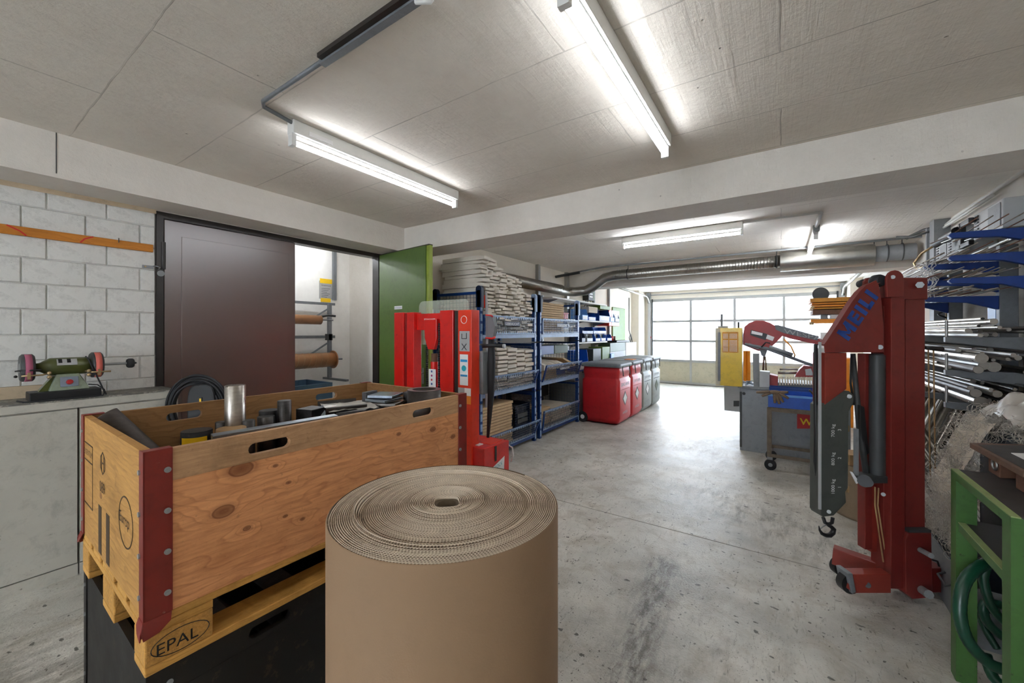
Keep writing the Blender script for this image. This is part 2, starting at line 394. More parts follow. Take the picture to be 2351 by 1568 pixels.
# ---------------------------------------------------------------- mesh builder
class MB:
    def __init__(s): s.v = []; s.f = []; s.sm = []
    def add(s, vs, fs, smooth=False):
        n = len(s.v); s.v += [Vector(x) for x in vs]
        for f in fs: s.f.append([i + n for i in f]); s.sm.append(smooth)
        return s
    def box(s, x0, x1, y0, y1, z0, z1, rot=None, piv=None):
        vs = [Vector((x, y, z)) for z in (z0, z1) for y in (y0, y1) for x in (x0, x1)]
        if rot is not None:
            p = Vector(piv) if piv is not None else Vector(((x0 + x1) / 2, (y0 + y1) / 2, (z0 + z1) / 2))
            vs = [rot @ (q - p) + p for q in vs]
        return s.add(vs, [(0, 2, 3, 1), (4, 5, 7, 6), (0, 1, 5, 4), (2, 6, 7, 3), (0, 4, 6, 2), (1, 3, 7, 5)])
    def obox(s, c, ex, ey, ez):
        c, ex, ey, ez = map(Vector, (c, ex, ey, ez))
        vs = [c + ex * a + ey * b + ez * d for d in (-1, 1) for b in (-1, 1) for a in (-1, 1)]
        return s.add(vs, [(0, 2, 3, 1), (4, 5, 7, 6), (0, 1, 5, 4), (2, 6, 7, 3), (0, 4, 6, 2), (1, 3, 7, 5)])
    def bar(s, p, q, w_, h_, up=(0, 0, 1)):
        p, q = Vector(p), Vector(q); d = (q - p); L = d.length; d = d / L
        up = Vector(up)
        if abs(d.dot(up)) > 0.98: up = Vector((1, 0, 0))
        a = d.cross(up).normalized(); b = a.cross(d)
        return s.obox((p + q) / 2, a * w_ / 2, d * L / 2, b * h_ / 2)
    def ring_pts(s, c, d, r, n, ph=0):
        d = Vector(d).normalized(); u = Vector((0, 0, 1)) if abs(d.z) < 0.9 else Vector((1, 0, 0))
        a = d.cross(u).normalized(); b = d.cross(a)
        return [Vector(c) + a * r * math.cos(2 * PI * k / n + ph) + b * r * math.sin(2 * PI * k / n + ph) for k in range(n)]
    def cyl(s, p, q, r, n=20, r2=None, caps=True):
        p, q = Vector(p), Vector(q); d = q - p
        A = s.ring_pts(p, d, r, n); B = s.ring_pts(q, d, r if r2 is None else r2, n)
        k0 = len(s.v); s.v += A + B
        for k in range(n):
            s.f.append([k0 + k, k0 + (k + 1) % n, k0 + n + (k + 1) % n, k0 + n + k]); s.sm.append(True)
        if caps:
            k1 = len(s.v); s.v += [x.copy() for x in A + B]
            s.f.append([k1 + k for k in range(n)][::-1]); s.sm.append(False)
            s.f.append([k1 + n + k for k in range(n)]); s.sm.append(False)
        return s
    def tube(s, pts, r, n=8, closed=False):
        pts = [Vector(p) for p in pts]; m = len(pts); k0 = len(s.v); prev = None
        for i, p in enumerate(pts):
            if closed: d = pts[(i + 1) % m] - pts[i - 1]
            else: d = pts[min(i + 1, m - 1)] - pts[max(i - 1, 0)]
            d.normalize()
            if prev is None:
                u = Vector((0, 0, 1)) if abs(d.z) < 0.9 else Vector((1, 0, 0)); a = d.cross(u).normalized()
            else: a = (prev - d * prev.dot(d)).normalized()
            prev = a; b = d.cross(a); rr = r[i] if isinstance(r, (list, tuple)) else r
            s.v += [p + a * rr * math.cos(2 * PI * k / n) + b * rr * math.sin(2 * PI * k / n) for k in range(n)]
        for i in range(m if closed else m - 1):
            j = (i + 1) % m
            for k in range(n):
                s.f.append([k0 + i * n + k, k0 + i * n + (k + 1) % n, k0 + j * n + (k + 1) % n, k0 + j * n + k]); s.sm.append(True)
        if not closed:
            s.f.append([k0 + k for k in range(n)][::-1]); s.sm.append(False)
            s.f.append([k0 + (m - 1) * n + k for k in range(n)]); s.sm.append(False)
        return s
    def prism(s, pts, dvec):
        """closed outline pts (3D, planar) pushed through the vector dvec"""
        pts = [Vector(p) for p in pts]; d = Vector(dvec); n = len(pts)
        s.add(pts + [p + d for p in pts], [list(range(n))[::-1], [n + k for k in range(n)]] + [[k, (k + 1) % n, n + (k + 1) % n, n + k] for k in range(n)])
        return s
    def plate_hole(s, rect, holes, x0, x1):
        """board in the y-z plane between x0 and x1 with one row of stadium holes (cy, cz, half_len, rad)"""
        ya, yb, za, zb = rect; out = []
        holes = sorted(holes); ys = ya
        cells = []
        for (cy, cz, hl, r) in holes:
            cells.append(('b', ys, cy - hl - r * 1.3)); cells.append(('h', cy - hl - r * 1.3, cy + hl + r * 1.3, cy, cz, hl, r)); ys = cy + hl + r * 1.3
        cells.append(('b', ys, yb))
        for c in cells:
            if c[0] == 'b': s.box(x0, x1, c[1], c[2], za, zb); continue
            _, y0, y1, cy, cz, hl, r = c; n = 8
            inner = [(cy + hl + r * math.cos(a), cz + r * math.sin(a)) for a in [-PI / 2 + PI * k / n for k in range(n + 1)]] + \
                    [(cy - hl + r * math.cos(a), cz + r * math.sin(a)) for a in [PI / 2 + PI * k / n for k in range(n + 1)]]
            m = len(inner)
            outer = []
            for k, (py, pz) in enumerate(inner):
                dy, dz = py - cy, pz - cz
                if k < n + 1: ty = y1 if 0 < k < n else (cy + hl)
                else: ty = y0 if n + 1 < k < m - 1 else (cy - hl)
                if k in (0, 1, m - 2, m - 1): tz = za
                elif k in (n - 1, n, n + 1, n + 2): tz = zb
                else:
                    kk = k if k < n else k - (n + 1)
                    f_ = kk / n
                    tz = za + (zb - za) * (f_ if k < n + 1 else 1 - f_)
                outer.append((ty, tz))
            for xx, flip in ((x0, False), (x1, True)):
                k0 = len(s.v); s.v += [Vector((xx, a, b)) for a, b in inner] + [Vector((xx, a, b)) for a, b in outer]
                for k in range(m):
                    f_ = [k0 + k, k0 + (k + 1) % m, k0 + m + (k + 1) % m, k0 + m + k]
                    s.f.append(f_ if flip else f_[::-1]); s.sm.append(False)
            k0 = len(s.v); s.v += [Vector((x0, a, b)) for a, b in inner] + [Vector((x1, a, b)) for a, b in inner]
            for k in range(m): s.f.append([k0 + k, k0 + (k + 1) % m, k0 + m + (k + 1) % m, k0 + m + k]); s.sm.append(True)
            k0 = len(s.v)
            s.add([(x0, y0, za), (x1, y0, za), (x0, y1, za), (x1, y1, za), (x0, y0, zb), (x1, y0, zb), (x0, y1, zb), (x1, y1, zb)], [(0, 2, 3, 1), (4, 5, 7, 6)])
        return s
    def lathe(s, prof, o, ax, n=28):
        """prof: (radius, distance along ax); open surface of revolution, smooth"""
        o, ax = Vector(o), Vector(ax).normalized(); k0 = len(s.v)
        for r, h in prof: s.v += s.ring_pts(o + ax * h, ax, max(r, 1e-5), n)
        for i in range(len(prof) - 1):
            for k in range(n):
                s.f.append([k0 + i * n + k, k0 + i * n + (k + 1) % n, k0 + (i + 1) * n + (k + 1) % n, k0 + (i + 1) * n + k])
                dr = abs(prof[i + 1][0] - prof[i][0]); dh = abs(prof[i + 1][1] - prof[i][1]); s.sm.append(dr < dh * 4)
        return s
    def ball(s, c, r, n=12, sc=(1, 1, 1)):
        k0 = len(s.v); m = n // 2
        for i in range(m + 1):
            t = PI * i / m
            for k in range(n):
                a = 2 * PI * k / n
                s.v.append(Vector(c) + Vector((r * sc[0] * math.sin(t) * math.cos(a), r * sc[1] * math.sin(t) * math.sin(a), r * sc[2] * math.cos(t))))
        for i in range(m):
            for k in range(n): s.f.append([k0 + i * n + k, k0 + (i + 1) * n + k, k0 + (i + 1) * n + (k + 1) % n, k0 + i * n + (k + 1) % n]); s.sm.append(True)
        return s
    def build(s, name, m, parent=None, W=True, bevel=0.0, kind=None, label=None):
        """one mesh object; W=True: vertices are world positions, brought into the frame of the top-level parent"""
        me = bpy.data.meshes.new(name)
        vs = s.v
        if parent is not None and W:
            rt = parent
            while rt.parent: rt = rt.parent
            inv = (Matrix.Translation(rt.location) @ Matrix.Rotation(rt.rotation_euler.z, 4, 'Z')).inverted()
            vs = [inv @ v for v in vs]
        me.from_pydata([tuple(v) for v in vs], [], s.f)
        me.polygons.foreach_set('use_smooth', s.sm)
        me.materials.append(M[m] if isinstance(m, str) else m)
        me.validate(); me.update()
        bmm = bmesh.new(); bmm.from_mesh(me); bmesh.ops.recalc_face_normals(bmm, faces=bmm.faces); bmm.to_mesh(me); bmm.free()
        o = bpy.data.objects.new(name, me); COL.objects.link(o)
        if parent is not None: o.parent = parent
        if bevel:
            b = o.modifiers.new('bevel', 'BEVEL'); b.width = bevel; b.segments = 2; b.limit_method = 'ANGLE'; b.angle_limit = math.radians(40); b.harden_normals = False
        if kind: o['kind'] = kind
        if label: o['label'] = label
        return o
def B(x0, x1, y0, y1, z0, z1): return MB().box(x0, x1, y0, y1, z0, z1)
def thing(name, label, cat, loc=(0, 0, 0), rz=0.0, group=None):
    o = bpy.data.objects.new(name, None); COL.objects.link(o); o.empty_display_size = 0.1
    o.location = loc; o.rotation_euler = (0, 0, rz); o['label'] = label; o['category'] = cat
    if group: o['group'] = group
    return o
def tag(o, label, cat, group=None, kind=None):
    o['label'] = label; o['category'] = cat
    if group: o['group'] = group
    if kind: o['kind'] = kind
    return o
def struct(o, label=None, cat=None):
    o['kind'] = 'structure'
    if label: o['label'] = label
    if cat: o['category'] = cat
    return o
def dup(root, loc, rz=0.0, label=None, group=None):
    r = root.copy(); COL.objects.link(r); r.location = loc; r.rotation_euler = (0, 0, rz)
    if label: r['label'] = label
    if group: r['group'] = group
    for ch in [c for c in bpy.data.objects if c.parent == root]:
        k = ch.copy(); COL.objects.link(k); k.parent = r
        for g in [c for c in bpy.data.objects if c.parent == ch]:
            d = g.copy(); COL.objects.link(d); d.parent = k
    return r
def text(name, s, o, ex, ey, size, m, parent, ext=0.0006, fit=None, bold=0.0, kind=None):
    """lettering as a thin mesh: origin o (left end of the baseline), ex reading direction, ey up direction"""
    cu = bpy.data.curves.new('t', 'FONT'); cu.body = s; cu.size = 1.0; cu.extrude = 0.0; cu.offset = bold; cu.resolution_u = 3
    ob = bpy.data.objects.new('t', cu); COL.objects.link(ob)
    dg = bpy.context.evaluated_depsgraph_get(); me = bpy.data.meshes.new_from_object(ob.evaluated_get(dg))
    bpy.data.objects.remove(ob); bpy.data.curves.remove(cu)
    ex, ey, o = Vector(ex).normalized(), Vector(ey).normalized(), Vector(o); nn = ex.cross(ey)
    xs = [v.co.x for v in me.vertices] or [0]
    sx = size if fit is None else fit / (max(xs) - min(xs) + 1e-9)
    mb = MB(); x0 = min(xs)
    vs = [o + ex * (v.co.x - x0) * sx + ey * v.co.y * size * 1.0 + nn * ext for v in me.vertices]
    mb.add(vs, [list(p.vertices) for p in me.polygons])
    bpy.data.meshes.remove(me)
    ob = mb.build(name, m, parent)
    return ob

# ================================================================ THE ROOM
ZC = 2.612; XL = -3.82; XL2 = -3.50; XR = 1.42; YG = 11.85; YB = -4.6
f = MB(); f.box(-4.95, XR, YB, 3.084, -0.1, 0).box(-4.95, XR, 3.093, YG + .12, -0.1, 0).box(-4.95, XR, 3.084, 3.093, -0.1, -0.02)
struct(f.build('floor', 'floor'))
struct(B(-4.95, XR, YB, 3.2, ZC, ZC + 0.15).build('ceiling', 'ceiling'))
struct(B(-4.95, XR, 3.2, YG, ZC, ZC + 0.15).build('ceiling', 'ceiling_white'))
struct(B(XR, XR + 0.2, YB, YG + .2, 0, ZC).build('wall_right', 'plaster'))
struct(MB().box(-4.95, XR, YB - .2, YB, 0, .7).box(-4.95, XR, YB - .2, YB, 2.35, ZC + .15).box(-4.95, -2.4, YB - .2, YB, .7, 2.35).box(0.0, XR, YB - .2, YB, .7, 2.35).build('wall_back', 'plaster'))
w1 = thing('fill_window', 'unseen window added behind the camera for daylight fill', 'window', (-1.2, YB - .1, .7)); w1['kind'] = 'structure'; del w1['category']  # window added out of view to let in fill daylight
for k in range(3): B(-2.4 + 1.2 * k - .03, -2.4 + 1.2 * k + .03, YB - .14, YB - .06, .7, 2.35).build('fill_window_frame', 'white', w1)
for k in range(2): B(-2.37 + 1.2 * k, -1.23 + 1.2 * k, YB - .11, YB - .10, .7, 2.35).build('pane', 'pane', w1)
# left wall of the front bay: painted blocks up to the door opening
wl = B(XL - 0.18, XL - 0.012, YB, 0.972, 0, ZC); wl = struct(wl.build('wall_left', 'mortar'))
zrows = [2.350 - 0.128] + [2.222 - 0.1575 * k for k in range(1, 16)]
bk = {}
def block(y0, y1, z0, z1, par):
    key = (round(y1 - y0, 3), round(z1 - z0, 3))
    if key not in bk:
        hy, hz = (y1 - y0) / 2, (z1 - z0) / 2; e = 0.006
        mb = MB(); mb.add([(0, -hy, -hz), (0, hy, -hz), (0, hy, hz), (0, -hy, hz), (.012, -hy + e, -hz + e), (.012, hy - e, -hz + e), (.012, hy - e, hz - e), (.012, -hy + e, hz - e)],
               [(4, 5, 6, 7), (0, 1, 5, 4), (1, 2, 6, 5), (2, 3, 7, 6), (3, 0, 4, 7)])
        o = mb.build('block', 'block', par, W=False); bk[key] = o
    else:
        o = bk[key].copy(); COL.objects.link(o)
    o.location = (XL - 0.0125 + R.uniform(-.001, .0012), (y0 + y1) / 2, (z0 + z1) / 2)
top = 2.345
for i, zb in enumerate(zrows):
    if top < 0.9: break
    off = 0.443 if i % 2 == 0 else 0.342
    y = off - 0.27 * 8
    ys = [y + 0.27 * k for k in range(20)]
    ys = [q for q in ys if -1.5 < q < 0.965]
    ys = [-1.5] + ys + [0.970]
    for a, b in zip(ys[:-1], ys[1:]):
        if b - a > 0.03: block(a + .0007, b - .0007, zb + .0007, top - .0007, wl)
    top = zb
struct(B(XL - 0.001, XL + 0.004, YB, 0.972, 2.322, 2.352).build('trim_1', 'beige'))          # bare strip under the beam
struct(B(XL - 0.18, XL, 2.945, 3.41, 0, ZC).build('wall_left_pier', 'plaster'))
struct(B(XL - 0.18, XL, 0.972, 2.945, 2.33, ZC).build('wall_left_lintel', 'beam'))
struct(B(XL - .18, XL2, 3.40, YG, 0, ZC).build('wall_left_far', 'cream'))
struct(B(XL - 0.01, -3.50, YB, 3.031, 2.352, ZC).build('trim_2', 'beam'))       # beam along the left wall
struct(B(XL - .15, XR, 3.031, 3.40, 2.349, ZC).build('trim_3', 'beam'))          # cross beam
struct(B(XL2, XR, 7.18, 7.55, 2.30, ZC).build('trim_4', 'beam'))                 # second cross beam
tr = MB()
for y in (0.443,): tr.box(-3.4995, -3.4975, y - .002, y + .002, 2.375, ZC)
struct(tr.build('trim_5', 'dark_grey'))
# chamfer line at the beam edges
struct(MB().box(-3.508, -3.494, YB, 3.03, 2.349, 2.362).build('trim_6', 'beam'))
# room behind the door
struct(B(-5.12, -4.92, YB, 3.34, 0, ZC).build('wall_store_back', 'white'))
struct(B(-4.95, XL - .18, 3.30, 3.41, 0, ZC).build('wall_store_side', 'plaster'))
# front wall round the garage door
gx0, gx1 = -3.16, 1.13
gw = MB(); gw.box(XL2 - .2, gx0, YG, YG + .2, 0, ZC).box(gx1, XR + .2, YG, YG + .2, 0, ZC).box(gx0, gx1, YG, YG + .2, 2.40, ZC)
struct(gw.build('wall_front', 'cream'))
struct(B(XL2, -3.30, 11.2, YG, 0, ZC).build('trim_7', 'cream'))
struct(B(1.22, XR, 11.2, YG, 0, ZC).build('trim_8', 'cream'))
# pilasters and steel posts on the left wall
for i, (y, wd) in enumerate(((5.9, .07), (7.0, .09), (8.35, .05), (9.3, .03))):
    struct(B(XL2, XL2 + .06, y, y + wd, 0, ZC).build('trim_%d' % (9 + i), 'alu' if i < 2 else 'mid_grey'))
struct(B(XR - .12, XR, 5.85, 6.0, 0, ZC).build('trim_13', 'mid_grey'))

# garage door (door_2): frame profiles, twelve panes, four bottom panels
gd = thing('door_2', 'sectional garage door with three rows of frosted panes', 'garage door', (0, YG + 0.05, 0)); gd['kind'] = 'structure'; del gd['category']
gxs = [-3.13, -2.08, -1.02, 0.044, 1.10]
zs = [0.03, 0.655, 1.21, 1.76, 2.325]
yy0, yy1 = YG + .02, YG + .075
for i, x in enumerate(gxs):
    wv = 0.028 if 0 < i < 4 else 0.035
    B(x - wv, x + wv, yy0, yy1, 0.02, 2.40).build('stile', 'alu', gd)
for i, z in enumerate([0.045, .655, 1.21, 1.76, 2.36]):
    hh = (.03, .034, .03, .03, .04)[i]
    B(gxs[0], gxs[-1], yy0 - .004, yy1 + .004, z - hh, z + hh).build('rail', 'alu', gd)
for c in range(4):
    for r_ in range(1, 4):
        B(gxs[c] + .02, gxs[c + 1] - .02, yy0 + .02, yy0 + .028, zs[r_] + .02, zs[r_ + 1] - .02).build('pane', 'pane', gd)
    B(gxs[c] + .02, gxs[c + 1] - .02, yy0 + .012, yy0 + .03, 0.06, .64).build('bottom_panel', 'door_beige', gd)
B(gxs[0], gxs[-1], yy0, yy1, 0.0, 0.03).build('rubber_seal', 'rubber', gd)
for sx in (-1, 1):
    x = gxs[0] - .06 if sx < 0 else gxs[-1] + .06
    B(x - .03, x + .03, YG - .06, YG, 0, 2.42).build('vertical_track', 'alu', gd)
    pts = [(x, YG - .06, 2.3), (x, YG - .10, 2.38), (x, YG - .22, 2.455), (x, YG - .4, 2.48), (x, YG - 3.3, 2.52)]
    MB().tube(pts, 0.03, 8).build('ceiling_track', 'galv', gd)
    B(x - .05, x + .05, YG - .12, YG - .02, 2.42, 2.58).build('spring_bracket', 'mid_grey', gd)
    MB().tube([(x - sx * .1, YG - .06, 0.1), (x - sx * .1, YG - .06, 2.4)], .018, 8).build('cable_duct', 'dark_grey', gd)
MB().cyl((gxs[0], YG - .05, 2.52), (gxs[-1], YG - .05, 2.52), .014, 10).build('spring_shaft', 'mid_grey', gd)
B(gxs[0] - .028, gxs[0] - .012, YG + .01, YG + .02, 1.28, 1.33).build('warning_sticker', 'print_red', gd)

# outside ground and a snow bank beyond the panes
struct(MB().add([(-30, YG + .2, -.02), (30, YG + .2, -.02), (30, 60, -.02), (-30, 60, -.02)], [(0, 1, 2, 3)]).build('ground', 'snow'))
sb = MB(); sb.prism([(-9.5, 15, -.02), (-1.6, 15, -.02), (-4.2, 15, .75), (-6.4, 15, 1.55), (-9.5, 15, 1.7)], (0, 3.5, 0))
tag(sb.build('snow_bank', 'snow'), 'snow-covered bank outside beyond the lower left panes', 'snow bank')

# brown double door (door_1)
d1 = thing('door_1', 'dark brown steel door leaf closed beside the opening', 'door', (XL, 0.974, 0)); d1['kind'] = 'structure'; del d1['category']
fr = MB(); fr.box(XL - .10, XL + .012, .972, 1.012, 0, 2.335).box(XL - .10, XL + .006, 2.925, 2.965, 0, 2.325).box(XL - .10, XL + .004, .972, 2.965, 2.30, 2.345)
fr.box(XL - .1, XL - .03, 1.0, 1.02, 0, 2.3)
fr.build('door_frame', 'frame_black', d1)
lf = B(XL - .05, XL - .008, 1.020, 1.992, .01, 2.296).build('leaf', 'brown_steel', d1, bevel=.004)
B(XL - .01, XL - .0035, 1.125, 1.93, .12, 2.185).build('raised_panel', 'brown_steel', lf, bevel=.002)
MB().cyl((XL + .012, 1.012, 1.92), (XL + .012, 1.012, 2.12), .013, 10).build('hinge', 'frame_black', d1)
MB().cyl((XL + .006, .995, 1.885), (XL + .02, .995, 1.885), .022, 14).build('door_stop', 'mid_grey', d1)
hk = thing('wall_hook', 'small steel hasp screwed to the block wall beside the brown door', 'hasp', (XL, .93, 1.925))
B(XL, XL + .006, .895, .958, 1.915, 1.937).build('strap', 'mid_grey', hk)
MB().cyl((XL + .006, .91, 1.926), (XL + .011, .91, 1.926), .006, 8).build('screw', 'brass', hk)
MB().tube([(XL + .006, .955, 1.935), (XL + .03, .965, 1.935), (XL + .034, .985, 1.926), (XL + .006, .985, 1.915)], .004, 6).build('loop', 'zinc', hk)

# green leaf, swung into the workshop (door_3)
d3 = thing('door_3', 'green steel door leaf standing open into the workshop', 'door', (XL + .02, 2.955, 0)); d3['kind'] = 'structure'; del d3['category']
gp0 = Vector((XL + .02, 2.975, 0)); gp1 = Vector((-2.915, 2.885, 0))
gdv = (gp1 - gp0).normalized(); gn = Vector((gdv.y, -gdv.x, 0))
def gbox(a, b, z0, z1, t0, t1):
    vs = [gp0 + gdv * q + gn * t + Vector((0, 0, z)) for z in (z0, z1) for t in (t0, t1) for q in (a, b)]
    return MB().add(vs, [(0, 2, 3, 1), (4, 5, 7, 6), (0, 1, 5, 4), (2, 6, 7, 3), (0, 4, 6, 2), (1, 3, 7, 5)])
L3 = (gp1 - gp0).length
g1 = gbox(0, L3 - .05, .01, 2.325, 0, .045).build('leaf', 'green_door', d3)
gbox(L3 - .05, L3 - .001, .01, 2.325, -.004, .034).build('edge_rebate', 'green_edge', d3)
gbox(0, L3, 2.3255, 2.334, -.004, .046).build('top_edge', 'frame_black', d3)
hb = gp0 + gdv * (L3 - .085) + gn * .047
MB().box(hb.x - .012, hb.x + .012, hb.y - .004, hb.y + .002, .93, 1.09).build('lock_plate', 'alu', d3)
MB().tube([hb + Vector((0, 0, 1.04)), hb + gn * .05 + Vector((0, 0, 1.04)), hb + gn * .05 - gdv * .12 + Vector((0, 0, 1.04))], .009, 8).build('door_handle', 'zinc', d3)
sp = gp0 + gdv * .33 + gn * .0465
gbox(.30, .44, 1.70, 1.735, .0455, .047).build('name_label', 'print_white', d3)
text('lettering', 'NOTAUSGANG', gp0 + gdv * .308 + gn * .0475 + Vector((0, 0, 1.71)), gdv, (0, 0, 1), .018, 'print_blue', d3, fit=.125)

# ---------------------------------------------------------------- fluorescent fittings
def fitting(name_label, p0, p1, w_=.065, h_=.075, drop=.042, side=(0, 0, 0), tm='tube'):
    """batten on the ceiling between p0 and p1 with one tube under it"""
    p0, p1 = Vector(p0), Vector(p1); d = (p1 - p0).normalized()
    t = thing('ceiling_light', name_label, 'light fitting', (p0 + p1) / 2)
    z1 = ZC - .002; z0 = z1 - h_
    a = Vector((p0.x, p0.y, (z0 + z1) / 2)); b = Vector((p1.x, p1.y, (z0 + z1) / 2))
    MB().bar(a, b, w_, h_).build('housing', 'lamp_white', t, bevel=.006)
    sd = Vector(side)
    tz = z0 - drop
    for q in (a, b):
        k = d * (.012 if q is a else -.012)
        MB().obox((q.x + k.x + sd.x / 2, q.y + k.y + sd.y / 2, z0 - drop / 2 - .006), (abs(d.x) * .012 + (.02 + abs(sd.x) / 2) * (1 - abs(d.x)), 0, 0), (0, abs(d.y) * .012 + (.02 + abs(sd.y) / 2) * (1 - abs(d.y)), 0), (0, 0, drop / 2 + .016)).build('lamp_holder', 'lamp_white', t)
    A = Vector((p0.x, p0.y, tz)) + sd + d * .025; Bq = Vector((p1.x, p1.y, tz)) + sd - d * .025
    MB().cyl(A, Bq, .014, 14).build('tube', tm, t)
    MB().bar(Vector((a.x, a.y, z0 - .004)), Vector((b.x, b.y, z0 - .004)), w_ * .55, .008).build('reflector_strip', 'white', t)
    return t
fl1 = fitting('lit fluorescent batten on the concrete ceiling above the wooden crate', (-2.225, 1.13, 0), (-2.225, 2.47, 0), side=(.0, 0, 0))
B(-2.1925, -2.1905, 1.22, 1.36, 2.55, 2.575).build('rating_label', 'print_white', fl1)
fl2 = fitting('lit fluorescent batten at the top middle running out of the frame', (-.565, 1.12, 0), (-.565, 2.45, 0), side=(0, 0, 0))
fl3 = fitting('lit fluorescent batten beyond the cross beam, parallel to it', (-1.62, 4.82, 0), (-.335, 4.82, 0), tm='tube_far')
fl4 = fitting('fluorescent batten at the end of the angled conduit, pointing to the garage door', (.31, 5.5, 0), (.31, 6.9, 0), w_=.05, tm='tube_far')
fitting('added fluorescent fill batten behind the camera, on the left', (-2.225, -2.2, 0), (-2.225, -.86, 0))  # this batten and the next are added unseen, to brighten the front bay
fitting('added fluorescent fill batten behind the camera, on the right', (-.565, -2.2, 0), (-.565, -.86, 0))
cd = thing('conduit', 'white conduit feeding the two battens beyond the cross beam', 'conduit', (.31, 4.82, ZC))
MB().tube([(-.335, 4.82, ZC - .014), (.30, 4.82, ZC - .014)], .012, 8).build('pipe', 'lamp_white', cd)
MB().tube([(.31, 4.83, ZC - .014), (.31, 5.5, ZC - .014)], .018, 8).build('pipe', 'lamp_white', cd)
B(.28, .34, 5.42, 5.5, ZC - .06, ZC - .002).build('junction_box', 'mid_grey', cd)
tk = thing('cable_trunking', 'grey cable trunking crossing the ceiling to the nearer left batten', 'trunking', (-1.6, .955, ZC))
B(-1.62, -1.03, .943, .972, ZC - .028, ZC - .002).build('wide_duct', 'arm_grey', tk)
B(-1.60, -1.03, .922, .942, ZC - .02, ZC - .002).build('dark_duct', 'frame_black', tk)
MB().tube([(-1.62, .955, ZC - .012), (-2.14, .955, ZC - .012), (-2.19, .98, ZC - .012), (-2.21, 1.13, ZC - .02)], .010, 8).build('cable', 'arm_grey', tk)
MB().tube([(-1.04, .95, ZC - .03), (-.98, .96, ZC - .05), (-1.0, .99, ZC - .01)], .008, 8).build('cable', 'lamp_white', tk)
sd_ = thing('smoke_detector', 'round white disc on the ceiling at the end of the trunking', 'detector', (-.87, .94, ZC))
MB().cyl((-.87, .94, ZC - .03), (-.87, .94, ZC), .055, 24, r2=.07).build('cover', 'lamp_white', sd_)

# lamp of the back store, seen as a spark at the door edge
t = thing('ceiling_light', 'lamp in the store room peeping past the brown door', 'light fitting', (-4.5, 2.35, 2.5))
B(-4.55, -4.45, 1.7, 2.9, 2.53, 2.61).build('housing', 'lamp_white', t)
MB().cyl((-4.5, 1.72, 2.50), (-4.5, 2.88, 2.50), .016, 12).build('tube', 'tube_store', t)

# ---------------------------------------------------------------- ventilation duct
dt = thing('ventilation_duct', 'galvanised spiral duct running under the ceiling across the bay', 'duct', (-3.0, 6.8, 2.3))
def duct_pts(pts, r): return MB().tube(pts, r, 24)
rd = .085
run = [(-3.28, 4.6, 2.215), (-3.28, 6.4, 2.205), (-3.27, 6.62, 2.20), (-3.18, 6.78, 2.20), (-2.98, 6.84, 2.215), (-2.80, 6.84, 2.30), (-2.62, 6.84, 2.42), (-2.45, 6.84, 2.45), (-.02, 6.84, 2.46)]
duct_pts(run, rd).build('spiral_pipe', 'galv', dt)
seam = MB()
for k in range(60):
    x = -2.4 + k * .0395
    seam.add([], [])
    c0 = Vector((x, 6.84, 2.455)); n = 20
    pts = [c0 + Vector((.02 * math.sin(a * .5), (rd + .002) * math.cos(a), (rd + .002) * math.sin(a))) for a in [2 * PI * q / n for q in range(n)]]
    seam.tube(pts, .003, 4, closed=True)
for k in range(40):
    c0 = Vector((-3.28, 4.65 + k * .045, 2.212)); n = 16
    seam.tube([c0 + Vector(((rd + .002) * math.cos(a), 0, (rd + .002) * math.sin(a))) for a in [2 * PI * q / n for q in range(n)]], .003, 4, closed=True)
seam.build('spiral_seam', 'galv', dt, kind='stuff')
MB().cyl((-.02, 6.84, 2.445), (.98, 6.84, 2.445), .135, 32).build('silencer', 'galv', dt)
MB().cyl((.98, 6.84, 2.45), (1.36, 6.84, 2.45), .10, 24).build('connector', 'mid_grey', dt)
for x in (-2.2, -.06, .98, 1.1, 1.24):
    c0 = Vector((x, 6.84, 2.455)); rr = .09 if x < .5 else .105
    MB().tube([c0 + Vector((0, rr * math.cos(a), rr * math.sin(a))) for a in [2 * PI * q / 20 for q in range(20)]], .007, 6, closed=True).build('clamp', 'dark_grey', dt)
    MB().cyl((x, 6.84, 2.54), (x, 6.84, ZC), .005, 6).build('hanger_rod', 'dark_grey', dt)
pp = thing('ceiling_pipe', 'thin grey pipe on the ceiling above the silver duct', 'pipe', (-1, 6.7, ZC))
MB().tube([(-3.45, 6.62, 2.50), (-2.6, 6.66, 2.585), (1.38, 6.66, 2.59)], .014, 8).build('pipe', 'mid_grey', pp)
MB().cyl((-3.48, 6.6, 2.48), (-3.0, 6.6, 2.52), .024, 10).build('valve', 'dark_grey', pp)
for (x, y) in ((.02, 8.6), (-2.9, 8.6)):
    cl = thing('ceiling_bracket', 'small dark bracket hanging from the ceiling near the garage door, on the %s' % ('right' if x > -1 else 'left'), 'bracket', (x, y, ZC))
    MB().tube([(x, y, ZC - .002), (x + .03, y, ZC - .05), (x - .03, y, ZC - .09)], .012, 6).build('clip', 'dark_grey', cl)
for k, (x0_, z_) in enumerate(((1.385, 2.56), (1.37, 2.52))):
    cr = MB(); cr.tube([(x0_, 3.42, z_), (x0_, 5.6, z_), (x0_, 5.95, z_ - .02)] if k == 0 else [(x0_, 4.7, z_), (x0_, 5.95, z_)], .012, 8)
    tag(cr.build('wall_conduit', 'lamp_white'), ('upper long' if k == 0 else 'lower short') + ' white conduit along the right wall under the ceiling', 'conduit', 'conduits on the right wall')

